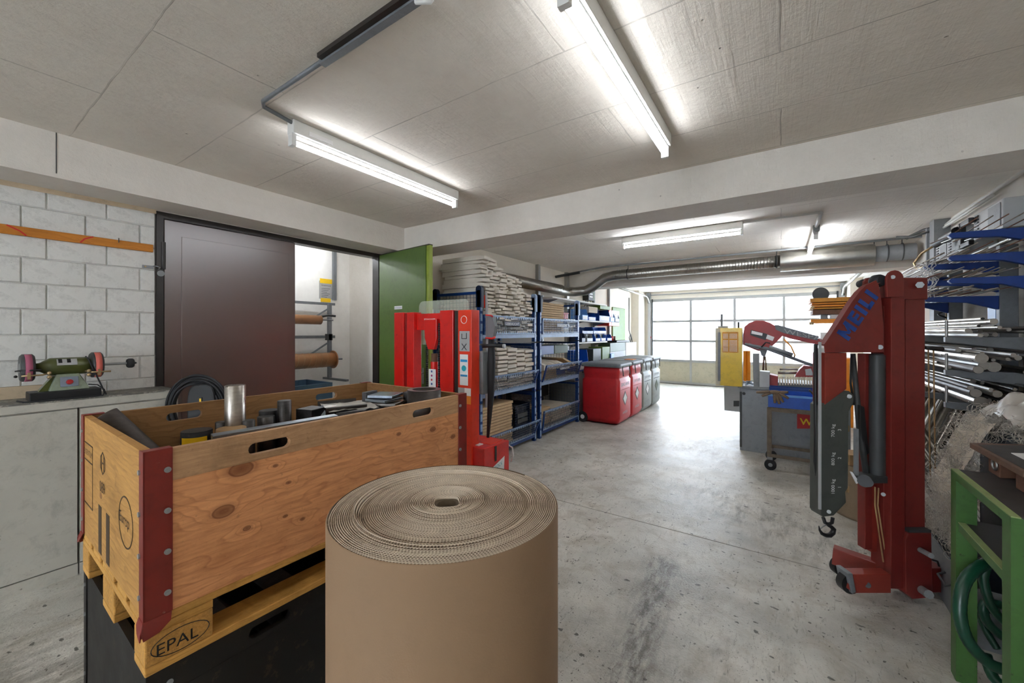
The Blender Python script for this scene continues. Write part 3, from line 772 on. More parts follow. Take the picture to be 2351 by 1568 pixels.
# wooden strip on the block wall
ws = B(XL + .001, XL + .022, -.9, .951, 2.034, 2.088).build('strip', 'strip_wood', bevel=.002)
tag(ws, 'orange-brown wooden strip screwed to the white block wall', 'wood strip'); ws.name = 'wall_strip'
for q in (-.35, .07, .50):
    pass
def strip_line(pts, wd, m):
    mb = MB()
    for a, b in zip(pts[:-1], pts[1:]): mb.bar(a, b, .0015, wd, up=(0, 0, 1))
    return mb
strip_line([(XL + .0225, .285, 2.086), (XL + .0225, .335, 2.06), (XL + .0225, .36, 2.036)], .008, 'print_red').build('red_mark', 'print_red', ws)
strip_line([(XL + .0225, .585, 2.037), (XL + .0225, .605, 2.065), (XL + .0225, .645, 2.086)], .008, 'print_red').build('red_mark', 'print_red', ws)
MB().box(XL + .0225, XL + .035, .765, .768, 2.07, 2.10).build('nail', 'dark_grey', ws)

# ================================================================ LEFT: cabinets, bench grinder, cable reel
wt = thing('worktop', 'long grimy grey worktop on the white cabinets below the grinder', 'worktop', (-3.65, -.5, 1.0))
B(XL + .004, -3.485, -4.0, 1.01, 1.0, 1.044).build('front_edge', 'white_dirty', wt, bevel=.003)
B(XL + .004, -3.50, -4.0, 1.004, 1.0442, 1.052).build('surface', 'worktop', wt)
for k, (y0, y1) in enumerate(((-.62, .528), (.534, 1.008))):
    cb = thing('cabinet', ('long white cabinet with scuffed door left of the crate' if k == 0 else 'narrow white cabinet at the door end of the worktop'), 'cabinet', (-3.65, (y0 + y1) / 2, 0))
    B(XL + .004, -3.505, y0, y1, .07, .999).build('body', 'white_dirty', cb)
    B(-3.504, -3.487, y0 + .002, y1 - .002, .075, .992).build('door', 'white_dirty', cb, bevel=.002)
    B(XL + .004, -3.49, y0, y1, 0, .068).build('plinth', 'white_dirty', cb)
tag(B(XL + .001, XL + .02, -1.2, .50, 1.0525, 1.125).build('splash_board', 'beige'), 'beige board along the foot of the block wall behind the grinder', 'board')

gx = -3.60
g = thing('bench_grinder', 'green bench grinder with red switch on the worktop', 'grinder', (gx, .49, 1.053))
B(gx - .07, gx + .075, .345, .635, 1.0535, 1.104).build('base_block', 'black', g, bevel=.004)
pts = [(gx - .05, .405, 1.104), (gx - .05, .575, 1.104), (gx - .05, .545, 1.195), (gx - .05, .435, 1.195)]
ped = MB(); ped.prism([(gx + .055, .42, 1.104), (gx + .055, .59, 1.104), (gx + .035, .545, 1.2), (gx + .035, .452, 1.2)], (-.09, 0, 0))
ped.build('pedestal', 'hammer_green', g, bevel=.004)
MB().prism([(gx + .02, .385, 1.104), (gx + .02, .425, 1.104), (gx + .02, .46, 1.19), (gx + .02, .44, 1.19)], (-.06, 0, 0)).build('rear_rib', 'grinder_green', g)
sw = MB().prism([(gx + .0535, .465, 1.125), (gx + .0535, .54, 1.125), (gx + .0405, .54, 1.183), (gx + .0405, .465, 1.183)], (.006, 0, .001)).build('switch_plate', 'plate_blue', g, bevel=.002)
MB().cyl((gx + .052, .503, 1.152), (gx + .072, .503, 1.156), .016, 20, r2=.012).build('switch_knob', 'knob_red', sw)
MB().bar((gx + .0725, .503, 1.142), (gx + .0725, .503, 1.169), .004, .004).build('knob_mark', 'knob_red', sw)
MB().lathe([(.0, -.115), (.024, -.115), (.026, -.10), (.044, -.075), (.052, -.06), (.053, .0), (.052, .085), (.042, .105), (.028, .12), (.028, .135), (0, .135)], (gx, .49, 1.245), (0, 1, 0), 32).build('motor_housing', 'grinder_green', g)
MB().cyl((gx, .345, 1.245), (gx, .655, 1.245), .017, 16).build('shaft', 'zinc', g)
pl = MB(); pts = []
for a in (10, 25, 40, 55):
    ra = math.radians(a); pts.append((gx + .0545 * math.cos(ra), 1.245 + .0545 * math.sin(ra)))
for (x0_, z0_), (x1_, z1_) in zip(pts[:-1], pts[1:]):
    pl.add([(x0_, .452, z0_), (x0_, .535, z0_), (x1_, .535, z1_), (x1_, .452, z1_)], [(0, 1, 2, 3)])
pl.build('rating_plate', 'print_grey', g)
for k in range(2):
    q = MB()
    for (x0_, z0_), (x1_, z1_) in zip(pts[1:-1], pts[2:]):
        q.add([(x0_ + .0006, .458 + k * .035, z0_), (x0_ + .0006, .474 + k * .035, z0_), (x1_ + .0006, .474 + k * .035, z1_ + .0005), (x1_ + .0006, .458 + k * .035, z1_ + .0005)], [(0, 1, 2, 3)])
    q.build('plate_print', 'print_black', g)
for (yc, stone) in ((.345, 'stone_pink'), (.625, 'stone_salmon')):
    wgd = MB(); wgd.lathe([(0, -.028), (.070, -.028), (.079, -.020), (.079, .018), (.070, .026), (.0, .026)], (gx - .008, yc, 1.245), (0, 1, 0), 28)
    gd_ = wgd.build('wheel_guard', 'dark_grey', g)
    MB().lathe([(.012, -.013), (.078, -.013), (.078, .013), (.012, .013)], (gx + .009, yc, 1.245), (0, 1, 0), 28).build('grinding_wheel', stone, g)
    MB().cyl((gx + .01, yc - .031, 1.245), (gx + .01, yc - .026, 1.245), .028, 18).build('flange', 'zinc', g)
    MB().tube([(gx + .03, yc + (.085 if yc < .5 else -.06), 1.215), (gx + .075, yc + (.05 if yc < .5 else -.03), 1.205), (gx + .085, yc - (.03 if yc < .5 else -.05), 1.205)], .005, 8).build('tool_rest_rod', 'brass', g)
    MB().box(gx + .06, gx + .09, yc - .008, yc + .004, 1.185, 1.222).build('tool_rest', 'brass', g)
    for dz in (-.012, .012):
        MB().ball((gx + .072, yc + (.075 if yc < .5 else -.045), 1.202 + dz), .011, 8).build('wing_nut', 'brass', g)
MB().tube([(gx + .03, .30, 1.23), (gx + .06, .315, 1.235), (gx + .085, .35, 1.235), (gx + .085, .39, 1.235)], .005, 6).build('eye_guard_bracket', 'black', g)
MB().ball((gx + .03, .30, 1.20), .008, 8).build('guard_screw', 'black', g)
MB().cyl((gx, .655, 1.245), (gx, .765, 1.245), .008, 12).build('spindle_extension', 'zinc', g)
MB().lathe([(0, -.018), (.026, -.018), (.031, -.01), (.031, .008), (.026, .016), (.01, .016), (.004, .03), (0, .031)], (gx, .785, 1.245), (0, 1, 0), 20).build('wire_brush', 'rubber', g)
MB().tube([(gx + .02, .575, 1.30), (gx + .062, .58, 1.285), (gx + .07, .60, 1.22), (gx + .075, .63, 1.13), (gx + .07, .648, 1.075), (gx + .085, .64, 1.057), (gx + .095, .5, 1.057), (gx + .095, .38, 1.057), (gx + .07, .325, 1.057), (gx - .02, .31, 1.057)], .0042, 8).build('power_cord', 'rubber', g)
MB().tube([(gx + .0, .59, 1.125), (gx + .03, .625, 1.12), (gx + .055, .65, 1.09), (gx + .075, .655, 1.06)], .0035, 6).build('thin_cord', 'rubber', g)

# coiled cable over a plastic hose reel behind the crate
hx, hy = -2.86, .93
hr = thing('cable_coil', 'coiled black cable hung over a black welder behind the crate', 'cable', (hx, hy, 0))
ccn = atD(468, 935, 2.75); hx, hy = ccn.x, ccn.y
hr.location = (hx, hy, 0)
fwd = Vector((-_s, _c, 0)); rgt = Vector((_c, _s, 0))
B(hx - .06, hx + .06, hy - .06, hy + .06, 0, .62).build('stand', 'dark_grey', hr)
mb = MB()
for k in range(9):
    rr = .155 + .006 * k + R.uniform(-.004, .004); off = -.05 + .012 * (k % 4); sh = R.uniform(-.015, .015)
    c0 = Vector((hx, hy, .93)) + fwd * off + rgt * (sh - .01)
    pts = []
    for q in range(37):
        a = -.35 * PI + 1.7 * PI * q / 36
        pts.append(c0 + rgt * rr * math.cos(a) * (1.05 + .12 * (k % 3) * (math.sin(a) < 0)) + Vector((0, 0, rr * 1.12 * math.sin(a))))
    cbl = MB().tube(pts, .0075, 8)
    cbl.build('cable_loop', 'rubber', hr)
pts = []
for q in range(24):
    a = 2 * PI * q / 24; pts.append(Vector((hx, hy, .94)) + rgt * (.095 * math.copysign(abs(math.cos(a)) ** .6, math.cos(a)) + .03) + Vector((0, 0, .165 * math.copysign(abs(math.sin(a)) ** .7, math.sin(a)))) - fwd * .07)
MB().prism(pts, fwd * .10).build('housing', 'black', hr, bevel=.012)
hs = MB().obox(Vector((hx, hy, .985)) + rgt * .03 - fwd * .073, rgt * .014, fwd * .002, (0, 0, .03)).build('handle_slot', 'frame_black', hr)
MB().obox(Vector((hx, hy, .985)) + rgt * .034 - fwd * .0755, rgt * .006, fwd * .001, (0, 0, .022)).build('yellow_lever', 'print_yellow', hs)

# ================================================================ CRATE ON PALLET
CRX, CRY, CRZ = -1.715, .925, math.radians(-1.3)
def crate(z0, hgt, bm, be, bi, btop, iron, label, nm, loc, rz, holes=True, skirt=True, prints=False):
    t = thing(nm, label, 'crate', (loc[0], loc[1], z0), rz)
    hl = [(-.305, hgt - .048, .044, .0175), (.325, hgt - .048, .044, .0175)]
    for sx in (1, -1):
        xa, xb = (.38, .40) if sx > 0 else (-.40, -.38)
        MB().box(xa, xb, -.598, .598, 0, hgt - .085).build('lower_board', bm if sx > 0 else bi, t, W=False)
        MB().plate_hole((-.598, .598, hgt - .0845, hgt), hl, xa, xb).build('upper_board', btop if sx > 0 else bi, t, W=False)
    for sy in (-1, 1):
        ya, yb = (-.60, -.58) if sy < 0 else (.58, .60)
        MB().box(-.379, .379, ya, yb, 0, hgt).build('end_board', be if sy < 0 else bi, t, W=False)
    for sx in (-1, 1):
        for sy in (-1, 1):
            ir = MB(); e = .004; lo = -.03 if skirt else 0
            X = lambda q: sx * q; Y = lambda q: sy * q
            ir.box(min(X(.400), X(.404)), max(X(.400), X(.404)), min(Y(.545), Y(.604)), max(Y(.545), Y(.604)), 0.0, hgt + .003)
            ir.box(min(X(.365), X(.404)), max(X(.365), X(.404)), min(Y(.600), Y(.604)), max(Y(.600), Y(.604)), 0.0, hgt + .003)
            ir.box(min(X(.376), X(.404)), max(X(.376), X(.404)), min(Y(.545), Y(.604)), max(Y(.545), Y(.604)), hgt + .0005, hgt + .004)
            if skirt:   # flared foot that reaches over the pallet edge
                P = lambda a, b, c_: (sx * a, sy * b, c_)
                ir.add([P(.400, .547, .0), P(.404, .604, .0), P(.408, .608, -.018), P(.400, .608, -.040), P(.407, .575, -.036), P(.406, .553, -.022)], [(0, 1, 2, 3, 4, 5), (5, 4, 3, 2, 1, 0)])
                ir.prism([P(.402, .547, .001), P(.402, .606, .001), P(.412, .61, -.022), P(.412, .606, -.042), P(.412, .575, -.036), P(.410, .551, -.018)], (sx * .003, 0, 0))
                ir.prism([P(.365, .602, .001), P(.404, .602, .001), P(.413, .61, -.022), P(.412, .61, -.042), P(.385, .61, -.03), P(.37, .608, -.012)], (0, sy * .003, 0))
            ic = ir.build('corner_iron', iron, t, W=False, bevel=.0015)
            bl = MB()
            for q in range(4):
                zb = hgt - .052 - q * (hgt - .105) / 3
                MB().cyl((sx * .404, sy * .556, zb), (sx * .407, sy * .556, zb), .0075, 12).cyl((sx * .407, sy * .556, zb), (sx * .4085, sy * .556, zb), .0035, 6).build('bolt', 'zinc', ic, W=False)
                MB().cyl((sx * .374, sy * .604, zb), (sx * .374, sy * .608, zb), .0065, 10).build('bolt', 'zinc', ic, W=False)
    return t
cr1 = crate(.721, .424, 'board', 'board_end', 'board_in', 'board_top', 'crate_steel', 'wooden crate with dark red corner irons filled with metal offcuts', 'wooden_crate', (CRX, CRY), CRZ)
# stencils on the end board: frame, railway-type emblem, number, oval and two bars
def epl(pts, m, nm, par, th=.004):
    for a, b in zip(pts[:-1], pts[1:]): pass
    mb = MB()
    for a, b in zip(pts[:-1], pts[1:]): mb.bar((a[0], -.6006, a[1]), (b[0], -.6006, b[1]), th, .0008, up=(0, 1, 0))
    return mb.build(nm, m, par, W=False)
epl([(-.375, .335), (-.225, .335), (-.225, .12), (-.375, .12), (-.375, .335)], 'print_brown', 'stencil_frame', cr1)
epl([(-.375, .275), (-.225, .275)], 'print_brown', 'stencil_frame', cr1)
text('stencil_lettering', 'EIGENTUM', (-.36, -.6008, .295), (1, 0, 0), (0, 0, 1), .028, 'print_brown', None).parent = cr1
hexp = [(-.07 + .035 * math.cos(a), .31 + .035 * math.sin(a)) for a in [PI / 6 + k * PI / 3 for k in range(7)]]
epl(hexp, 'print_brown', 'stencil_emblem', cr1)
epl([(-.085, .285), (-.085, .335)], 'print_brown', 'stencil_emblem', cr1); epl([(-.055, .285), (-.055, .335)], 'print_brown', 'stencil_emblem', cr1); epl([(-.085, .31), (-.055, .31)], 'print_brown', 'stencil_emblem', cr1)
text('stencil_lettering', '089', (-.11, -.6008, .215), (1, 0, 0), (0, 0, 1), .05, 'print_brown', None).parent = cr1
ov = [(.215 + .075 * math.cos(2 * PI * k / 28), .20 + .07 * math.sin(2 * PI * k / 28)) for k in range(29)]
epl(ov, 'print_brown', 'stencil_oval', cr1)
text('stencil_lettering', 'Europ', (.15, -.6008, .19), (1, 0, 0), (0, 0, 1), .045, 'print_brown', None).parent = cr1
for x in (-.11, .0):
    MB().box(x - .022, x + .022, -.6008, -.6002, .01, .165).build('stencil_bar', 'print_brown', cr1, W=False)

def pallet(z0, loc, rz, mw, mblk, label, nm='wooden_pallet', epal=True):
    t = thing(nm, label, 'pallet', (loc[0], loc[1], z0), rz)
    for k, x in enumerate((-.35, 0, .35)):
        wd = .05 if k != 1 else .0725
        MB().box(x - wd, x + wd, -.6, .6, 0, .022).build('bottom_board', mw, t, W=False, bevel=.003)
        for j, y in enumerate((-.5275, 0, .5275)):
            b = MB().box(x - wd, x + wd, y - .0725, y + .0725, .0225, .100).build('block', mblk, t, W=False, bevel=.004)
    for y in (-.5275, 0, .5275):
        MB().box(-.4, .4, y - .0725, y + .0725, .1003, .1215).build('cross_board', mw, t, W=False, bevel=.002)
    for x, wd in ((-.3275, .0725), (-.165, .05), (0, .0725), (.165, .05), (.3275, .0725)):
        MB().box(x - wd, x + wd, -.6, .6, .1218, .1435).build('top_board', mw, t, W=False, bevel=.003)
    if epal:
        text('lettering', 'EPAL', (.4008, -.577, .042), (0, 1, 0), (0, 0, 1), .042, 'print_black', None).parent = t
        pts = [(.4007, -.5265 + .062 * math.cos(2 * PI * k / 30), .059 + .030 * math.sin(2 * PI * k / 30)) for k in range(30)]
        MB().tube(pts, .0011, 4, closed=True).build('oval_mark', 'print_black', t, W=False)
    return t
pallet(.577, (CRX, CRY), CRZ, 'pallet', 'pallet_block', 'yellowish wooden pallet with an oval stamp carrying the wooden crate')
cr2 = crate(.145, .431, 'black_wood', 'black_wood', 'black_wood', 'black_wood', 'black_wood', 'oily black crate under the yellowish pallet', 'wooden_crate', (CRX - .02, CRY + .01), CRZ, skirt=False)
pallet(0.0, (CRX - .02, CRY + .01), CRZ, 'black_wood', 'black_wood', 'blackened pallet on the floor under the black crate', epal=False)
# something steel seen in the gap under the deck boards: plates lying in the black crate
for k, (yy, ang) in enumerate(((.55, 35), (.72, 20))):
    rt = Matrix.Rotation(math.radians(ang), 3, 'X')
    o = MB().box(-1.75, -1.45, yy, yy + .08, .32, .56, rot=rt).build('steel_plate', 'steel_dark')
    tag(o, 'dark plate standing in the black crate, the %s' % ('nearer one' if k == 0 else 'farther one'), 'plate')

# ---- offcuts inside the crate
ZB = .737
def stud(u, v, ztop, r, m, nm, label, cat, zb=ZB, endm=None, n=28):
    p = atZ(u, v, ztop) if abs(ztop - H0) > .05 else None
    o = MB().lathe([(0, 0), (r, 0), (r, ztop - zb - .002), (r - .002, ztop - zb), (0, ztop - zb)], (p.x, p.y, zb), (0, 0, 1), n)
    if endm:
        t = thing(nm, label, cat, (p.x, p.y, zb)); o.build('bar', m, t); MB().cyl((p.x, p.y, ztop + .0002), (p.x, p.y, ztop + .0012), r * .97, n).build('end_face', endm, t); return t
    return tag(o.build(nm, m), label, cat)
stud(540, 884, 1.235, .0365, 'steel', 'round_bar', 'tall bright round steel bar standing at the back of the wooden crate', 'bar')
q = stud(452, 988, 1.07, .050, 'rubber', 'round_bar', 'black coated round bar with yellow label in the wooden crate', 'bar', endm='steel_dark')
qp = q.location
lb = MB(); aa = [math.radians(x) for x in range(-80, 21, 10)]
for a, b in zip(aa[:-1], aa[1:]):
    lb.add([(qp.x + .0508 * math.cos(a), qp.y + .0508 * math.sin(a), 1.0), (qp.x + .0508 * math.cos(b), qp.y + .0508 * math.sin(b), 1.0), (qp.x + .0508 * math.cos(b), qp.y + .0508 * math.sin(b), 1.052), (qp.x + .0508 * math.cos(a), qp.y + .0508 * math.sin(a), 1.052)], [(0, 1, 2, 3)])
lb.build('yellow_label', 'print_yellow', q)
stud(531, 982, 1.075, .050, 'tan_wood', 'round_bar', 'cork-coloured round blank in front of the tall bright bar', 'blank')
stud(509, 968, 1.09, .022, 'steel_dark', 'round_bar', 'thin dark stub half hidden left of the tall bright bar', 'bar')
stud(570, 964, 1.09, .024, 'steel_dark', 'round_bar', 'small dark stub just right of the tall bright bar', 'bar')
stud(611, 955, 1.085, .034, 'steel_dark', 'round_bar', 'short grey bar stub in the middle of the crate, in front of its black neighbours', 'bar')
stud(618, 941, 1.10, .040, 'black', 'round_bar', 'short black-topped bar behind the grey stub', 'bar')
stud(653, 919, 1.145, .028, 'steel_dark', 'round_bar', 'slim upright dark bar right of the black-topped bar', 'bar')
# leaning tube at the left end
p0 = Vector((-1.88, .60, .80)); p1 = atD(244, 960, 1.47)
lt = thing('steel_tube', 'scratched dark tube leaning out at the left end of the crate', 'tube', p0)
ax = (p1 - p0); top_ = p0 + ax.normalized() * (ax.length + .01)
MB().cyl(p0, top_, .042, 28).build('tube', 'bar_dark', lt)
# flat steel
a_, b_ = atZ(486, 1005, 1.09), atZ(772, 957, 1.10)
tag(MB().bar(a_, b_, .045, .02).build('flat_bar', 'steel_blue', bevel=.002), 'long flat pale steel bar lying across the offcuts', 'bar')
c_ = atZ(706, 940, 1.09)
tag(MB().obox((c_.x, c_.y + .02, 1.04), (.045, .012, 0), (-.012, .045, 0), (0, 0, .055)).build('steel_block', 'steel_dark', bevel=.002), 'square dark steel block in the crate, left of the trough', 'block')
c_ = atZ(722, 950, 1.07)
tag(MB().obox((c_.x, c_.y, 1.05), (.012, .045, .02), (-.03, 0.006, .03), (.004, 0, .004)).build('steel_plate', 'steel_blue', bevel=.001), 'small slanted pale plate in front of the dark block', 'plate')
# half-round trough with foil
c0 = atZ(785, 935, 1.09); tr = thing('steel_trough', 'curved dark steel sheet lined with pale foil in the crate', 'trough', c0)
mb = MB(); dirv = Vector((.35, .93, 0)); per = Vector((.93, -.35, 0))
pr = [per * (.105 * math.cos(a)) + Vector((0, 0, .085 * math.sin(a))) for a in [PI + PI * k / 12 for k in range(13)]]
pin = [x * .94 + Vector((0, 0, .003)) for x in pr]
mb.prism([c0 - dirv * .09 + x + Vector((0, 0, .02)) for x in pr] + [c0 - dirv * .09 + x + Vector((0, 0, .02)) for x in pin[::-1]], dirv * .18)
mb.build('curved_sheet', 'steel_dark', tr)
fo = MB(); nx, ny = 16, 10
for j in range(ny + 1):
    for i in range(nx + 1):
        a, b = i / nx - .5, j / ny - .5
        z = 1.105 + .012 * noise.noise(Vector((a * 7, b * 7, 3))) - .02 * abs(a)
        fo.v.append(Vector((c0.x, c0.y, 0)) + per * a * .25 + dirv * (b * .22 + .03) + Vector((0, 0, z)))
for j in range(ny):
    for i in range(nx): fo.f.append([j * (nx + 1) + i, j * (nx + 1) + i + 1, (j + 1) * (nx + 1) + i + 1, (j + 1) * (nx + 1) + i]); fo.sm.append(True)
fo.build('foil', 'film', tr)
c_ = atZ(808, 948, 1.085)
tag(MB().obox((c_.x, c_.y, 1.06), (.05, .04, .006), (-.012, .015, 0), (0, 0, .035)).build('steel_plate', 'steel_dark', bevel=.001), 'grey plate standing in front of the curved sheet', 'plate')
# stack of flat bars
c0 = atZ(885, 918, 1.11)
for k in range(9):
    zz = .985 + k * .0185; a = math.radians(R.uniform(-14, 10) + 20)
    ex = Vector((math.cos(a), math.sin(a), 0)) * (.07 + R.uniform(-.008, .012)); ey = Vector((-math.sin(a), math.cos(a), 0)) * .065
    tag(MB().obox((c0.x + R.uniform(-.01, .01), c0.y + R.uniform(-.01, .01), zz), ex, ey, (0, 0, .0065)).build('flat_bar', 'steel_blue' if k % 3 else 'steel', bevel=.0015), 'short flat steel offcut left of the black ring, %s in the pile' % ('lowest', 'second lowest', 'third lowest', 'fourth lowest', 'middle', 'fourth highest', 'third highest', 'second highest', 'topmost')[k], 'offcut', 'flat steel offcuts piled in the crate')
tag(MB().obox((c0.x - .085, c0.y - .03, 1.09), (.012, .004, 0), (-.01, .04, 0), (0, 0, .06)).build('steel_plate', 'steel_dark', bevel=.001), 'upright dark plate at the left of the flat offcut pile', 'plate')
c2 = atZ(935, 905, 1.13)
tag(MB().obox((c2.x - .02, c2.y + .04, 1.08), (.02, .01, 0), (-.02, .04, 0), (0, 0, .06)).build('steel_block', 'steel_dark', bevel=.002), 'dark wedge between the offcut pile and the black ring', 'block')
for k in range(5):
    c3 = atZ(845 + 14 * k, 930 - 3 * k, 1.06); a = R.uniform(0, 3)
    tag(MB().obox((c3.x, c3.y, 1.055 + .006 * k), (.05 * math.cos(a), .05 * math.sin(a), .004), (-.015 * math.sin(a), .015 * math.cos(a), 0), (0, 0, .006)).build('steel_offcut', 'steel_blue', bevel=.001), 'small loose pale offcut before the flat pile, %s from the left' % ('first', 'second', 'third', 'fourth', 'fifth')[k], 'offcut', 'loose offcuts in the crate')
p = atZ(974, 893, 1.175)
rg = thing('pipe_ring', 'thick black pipe ring with bright end face at the far end of the crate', 'ring', (p.x, p.y, 1.05))
MB().lathe([(.055, -.20), (.080, -.20), (.080, .0), (.056, 0), (.055, -.2)], (p.x, p.y, 1.173), (0, 0, 1), 40).build('wall', 'bar_dark', rg)
MB().lathe([(.056, 0), (.0795, 0)], (p.x, p.y, 1.1745), (0, 0, 1), 40).build('end_face', 'steel_blue', rg)
# filler layer of offcuts the items stand on
fl = MB()
for k in range(90):
    x = CRX + R.uniform(-.30, .30); y = CRY + R.uniform(-.5, .5); z = R.uniform(.76, .93); a = R.uniform(0, PI)
    if R.random() < .5: fl.cyl((x, y, z), (x + .1 * math.cos(a), y + .1 * math.sin(a), z + R.uniform(-.03, .03)), R.uniform(.012, .028), 10)
    else: fl.obox((x, y, z), (.06 * math.cos(a), .06 * math.sin(a), 0), (-.02 * math.sin(a), .02 * math.cos(a), 0), (0, 0, .012))
tag(fl.build('metal_scrap', 'steel_dark'), 'dark heap of metal scrap filling the bottom of the wooden crate', 'scrap', kind='stuff')

# ================================================================ CORRUGATED CARDBOARD ROLL
rx, ry, rr_, zt = -.7465, .793, .2965, 1.0
cr = thing('cardboard_roll', 'big upright roll of brown corrugated cardboard in the foreground', 'roll', (rx, ry, 0))
MB().lathe([(rr_ - .004, 0), (rr_, 0), (rr_, zt - .006), (rr_ - .003, zt - .004)], (rx, ry, 0), (0, 0, 1), 128).build('outer_wrap', 'kraft', cr)
MB().lathe([(.026, -.5), (.026, -.012), (rr_ - .003, -.016)], (rx, ry, zt), (0, 0, 1), 96).build('core_layers', 'flute', cr)
def ringz(r, a):
    f = r / rr_
    z = zt - .004 + .010 * math.exp(-((f - .78) / .02) ** 2) * (0.6 - .4 * math.sin(a + 1)) + .006 * math.exp(-((f - .30) / .05) ** 2) - .006 * math.exp(-((f - .72) / .03) ** 2)
    return z + .0035 * noise.noise(Vector((r * 55, 0, 0))) + .0012 * noise.noise(Vector((r * 90, a * .6, 0)))
pitch = .0047; nturn = int((rr_ - .032) / pitch)
lin = MB(); co = MB()
r0 = .032; a = 0.0; k = 0; 
prev = None
while True:
    r = r0 + pitch * a / (2 * PI)
    if r > rr_ - .0050: break
    ox = .01 * max(0, 1 - r / .09)      # crushed first turns
    x = rx + (r + ox * math.cos(2 * a)) * math.cos(a); y = ry + (r - ox * .8 * math.cos(2 * a)) * math.sin(a); z = ringz(r, a)
    wob = pitch * .46 * (1 if k % 4 in (0, 1) else -1)
    rr2 = r + pitch * .5 + wob
    x2 = rx + (rr2 + ox * math.cos(2 * a)) * math.cos(a); y2 = ry + (rr2 - ox * .8 * math.cos(2 * a)) * math.sin(a)
    n0 = len(lin.v); lin.v += [Vector((x, y, z)), Vector((x, y, z - .011))]
    m0 = len(co.v); co.v += [Vector((x2, y2, z - .0008)), Vector((x2, y2, z - .011))]
    if k: 
        lin.f.append([n0 - 2, n0, n0 + 1, n0 - 1]); lin.sm.append(True)
        co.f.append([m0 - 2, m0, m0 + 1, m0 - 1]); co.sm.append(False)
    a += .0018 / r; k += 1
print('corrugation samples', k)
def thick(mb, name, m, t_):
    o = mb.build(name, m, cr); s_ = o.modifiers.new('solid', 'SOLIDIFY'); s_.thickness = t_; s_.offset = 0; return o
thick(lin, 'liner', 'liner', .0009); o = thick(co, 'flutes', 'flute_paper', .0009); 
# the outermost torn edge

# ================================================================ RED PALLET STACKER
sy = 2.42
st = thing('pallet_stacker', 'bright red hand pallet stacker between the wooden crate and the blue cages', 'stacker', (-2.3, sy, 0), math.radians(0))
def xs(u, y=sy): return atY(u, 760, y).x
def colm(u0, u1, y0, y1, z0, z1, m, nm, bev=.003):
    return B(xs(u0), xs(u1), y0, y1, z0, z1).build(nm, m, st, bevel=bev)
ztop = atY(1060, 712, sy).z
zl = atY(930, 717, sy).z
colm(905, 926, sy, sy + .09, .05, zl, 'stacker_red', 'mast_channel')
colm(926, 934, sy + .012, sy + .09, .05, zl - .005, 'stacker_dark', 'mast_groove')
colm(934, 950, sy, sy + .09, .05, zl - .002, 'stacker_red', 'mast_channel')
colm(1010, 1040, sy, sy + .09, .05, ztop + .004, 'stacker_red', 'mast_channel')
colm(1041, 1052, sy + .012, sy + .09, .05, ztop - .002, 'frame_black', 'mast_groove')
pc = colm(1053, 1084, sy - .008, sy + .09, .05, ztop, 'orange_red', 'mast_plate')
colm(951, 1009, sy + .03, sy + .075, 1.47, ztop - .015, 'stacker_red', 'cross_beam')
# cylinder head, chains and piston
hx0, hx1 = xs(976), xs(1003)
MB().prism([(xs(975), sy - .01, 1.565), (xs(1004), sy - .01, 1.565), (xs(1004), sy - .01, 1.40), (xs(998), sy - .01, 1.305), (xs(984), sy - .01, 1.305), (xs(977), sy - .01, 1.40)], (0, .035, 0)).build('chain_guard', 'stacker_red', st, bevel=.004)
xc = (xs(984) + xs(998)) / 2
MB().cyl((xc, sy + .035, .1), (xc, sy + .035, 1.20), .033, 20).build('lift_cylinder', 'stacker_red', st)
MB().cyl((xc, sy + .035, 1.20), (xc, sy + .035, 1.27), .028, 20).build('gland', 'rust', st)
for cxx in (xs(979), xs(1007)):
    ch = MB()
    for k in range(46):
        z = .70 + k * .018
        ch.box(cxx - .008, cxx + .008, sy + .0 + (.003 if k % 2 else 0), sy + .014, z, z + .0155)
    ch.build('chain', 'black', st, kind='stuff')
MB().box(xs(985), xs(1001), sy - .004, sy - .001, .98, 1.14).build('warning_label', 'print_white', st)
for k in range(4):
    MB().cyl((xs(992), sy - .0045, 1.12 - .035 * k), (xs(992), sy - .0055, 1.12 - .035 * k), .010, 6).build('label_mark', ('print_blue', 'print_magenta', 'print_red', 'print_blue')[k], st)
text('lettering', 'STACKER', (xs(976), sy - .0108, 1.556), (1, 0, 0), (0, 0, 1), .016, 'print_white', st, fit=xs(1003) - xs(977))
yp = sy - .0086
cxp = (xs(1053) + xs(1084)) / 2; hw = (xs(1084) - xs(1053)) / 2
MB().tube([(cxp - hw * .1 + .03 * math.cos(a), yp, 1.55 + .03 * math.sin(a)) for a in [2 * PI * q / 20 for q in range(20)]], .0025, 5, closed=True).build('ring_mark', 'print_white', st)
B(cxp - hw * .75, cxp + hw * .75, yp - .0015, yp, 1.30, 1.46).build('metal_plate', 'print_grey', st)
for k, (a, b) in enumerate((((-.4, 1.44), (-.4, 1.40)), ((-.4, 1.40), (.3, 1.40)), ((.3, 1.40), (.3, 1.445)), ((-.4, 1.36), (.3, 1.31)), ((.3, 1.36), (-.4, 1.31)))):
    MB().bar((cxp + hw * a[0], yp - .002, a[1]), (cxp + hw * b[0], yp - .002, b[1]), .002, .006, up=(0, 0, 1)).build('plate_mark', 'dark_grey', st)
ls = B(cxp - hw * .7, cxp + hw * .5, yp - .001, yp, 1.03, 1.275).build('sticker', 'print_white', st)
B(cxp - hw * .6, cxp + hw * .4, yp - .0016, yp - .001, 1.215, 1.235).build('print_band', 'print_cyan', ls)
B(cxp - hw * .6, cxp + hw * .4, yp - .0016, yp - .001, 1.10, 1.115).build('print_band', 'print_cyan', ls)
MB().cyl((cxp - hw * .1, yp - .001, 1.165), (cxp - hw * .1, yp - .0018, 1.165), .024, 16).build('print_disc', 'print_teal', ls)
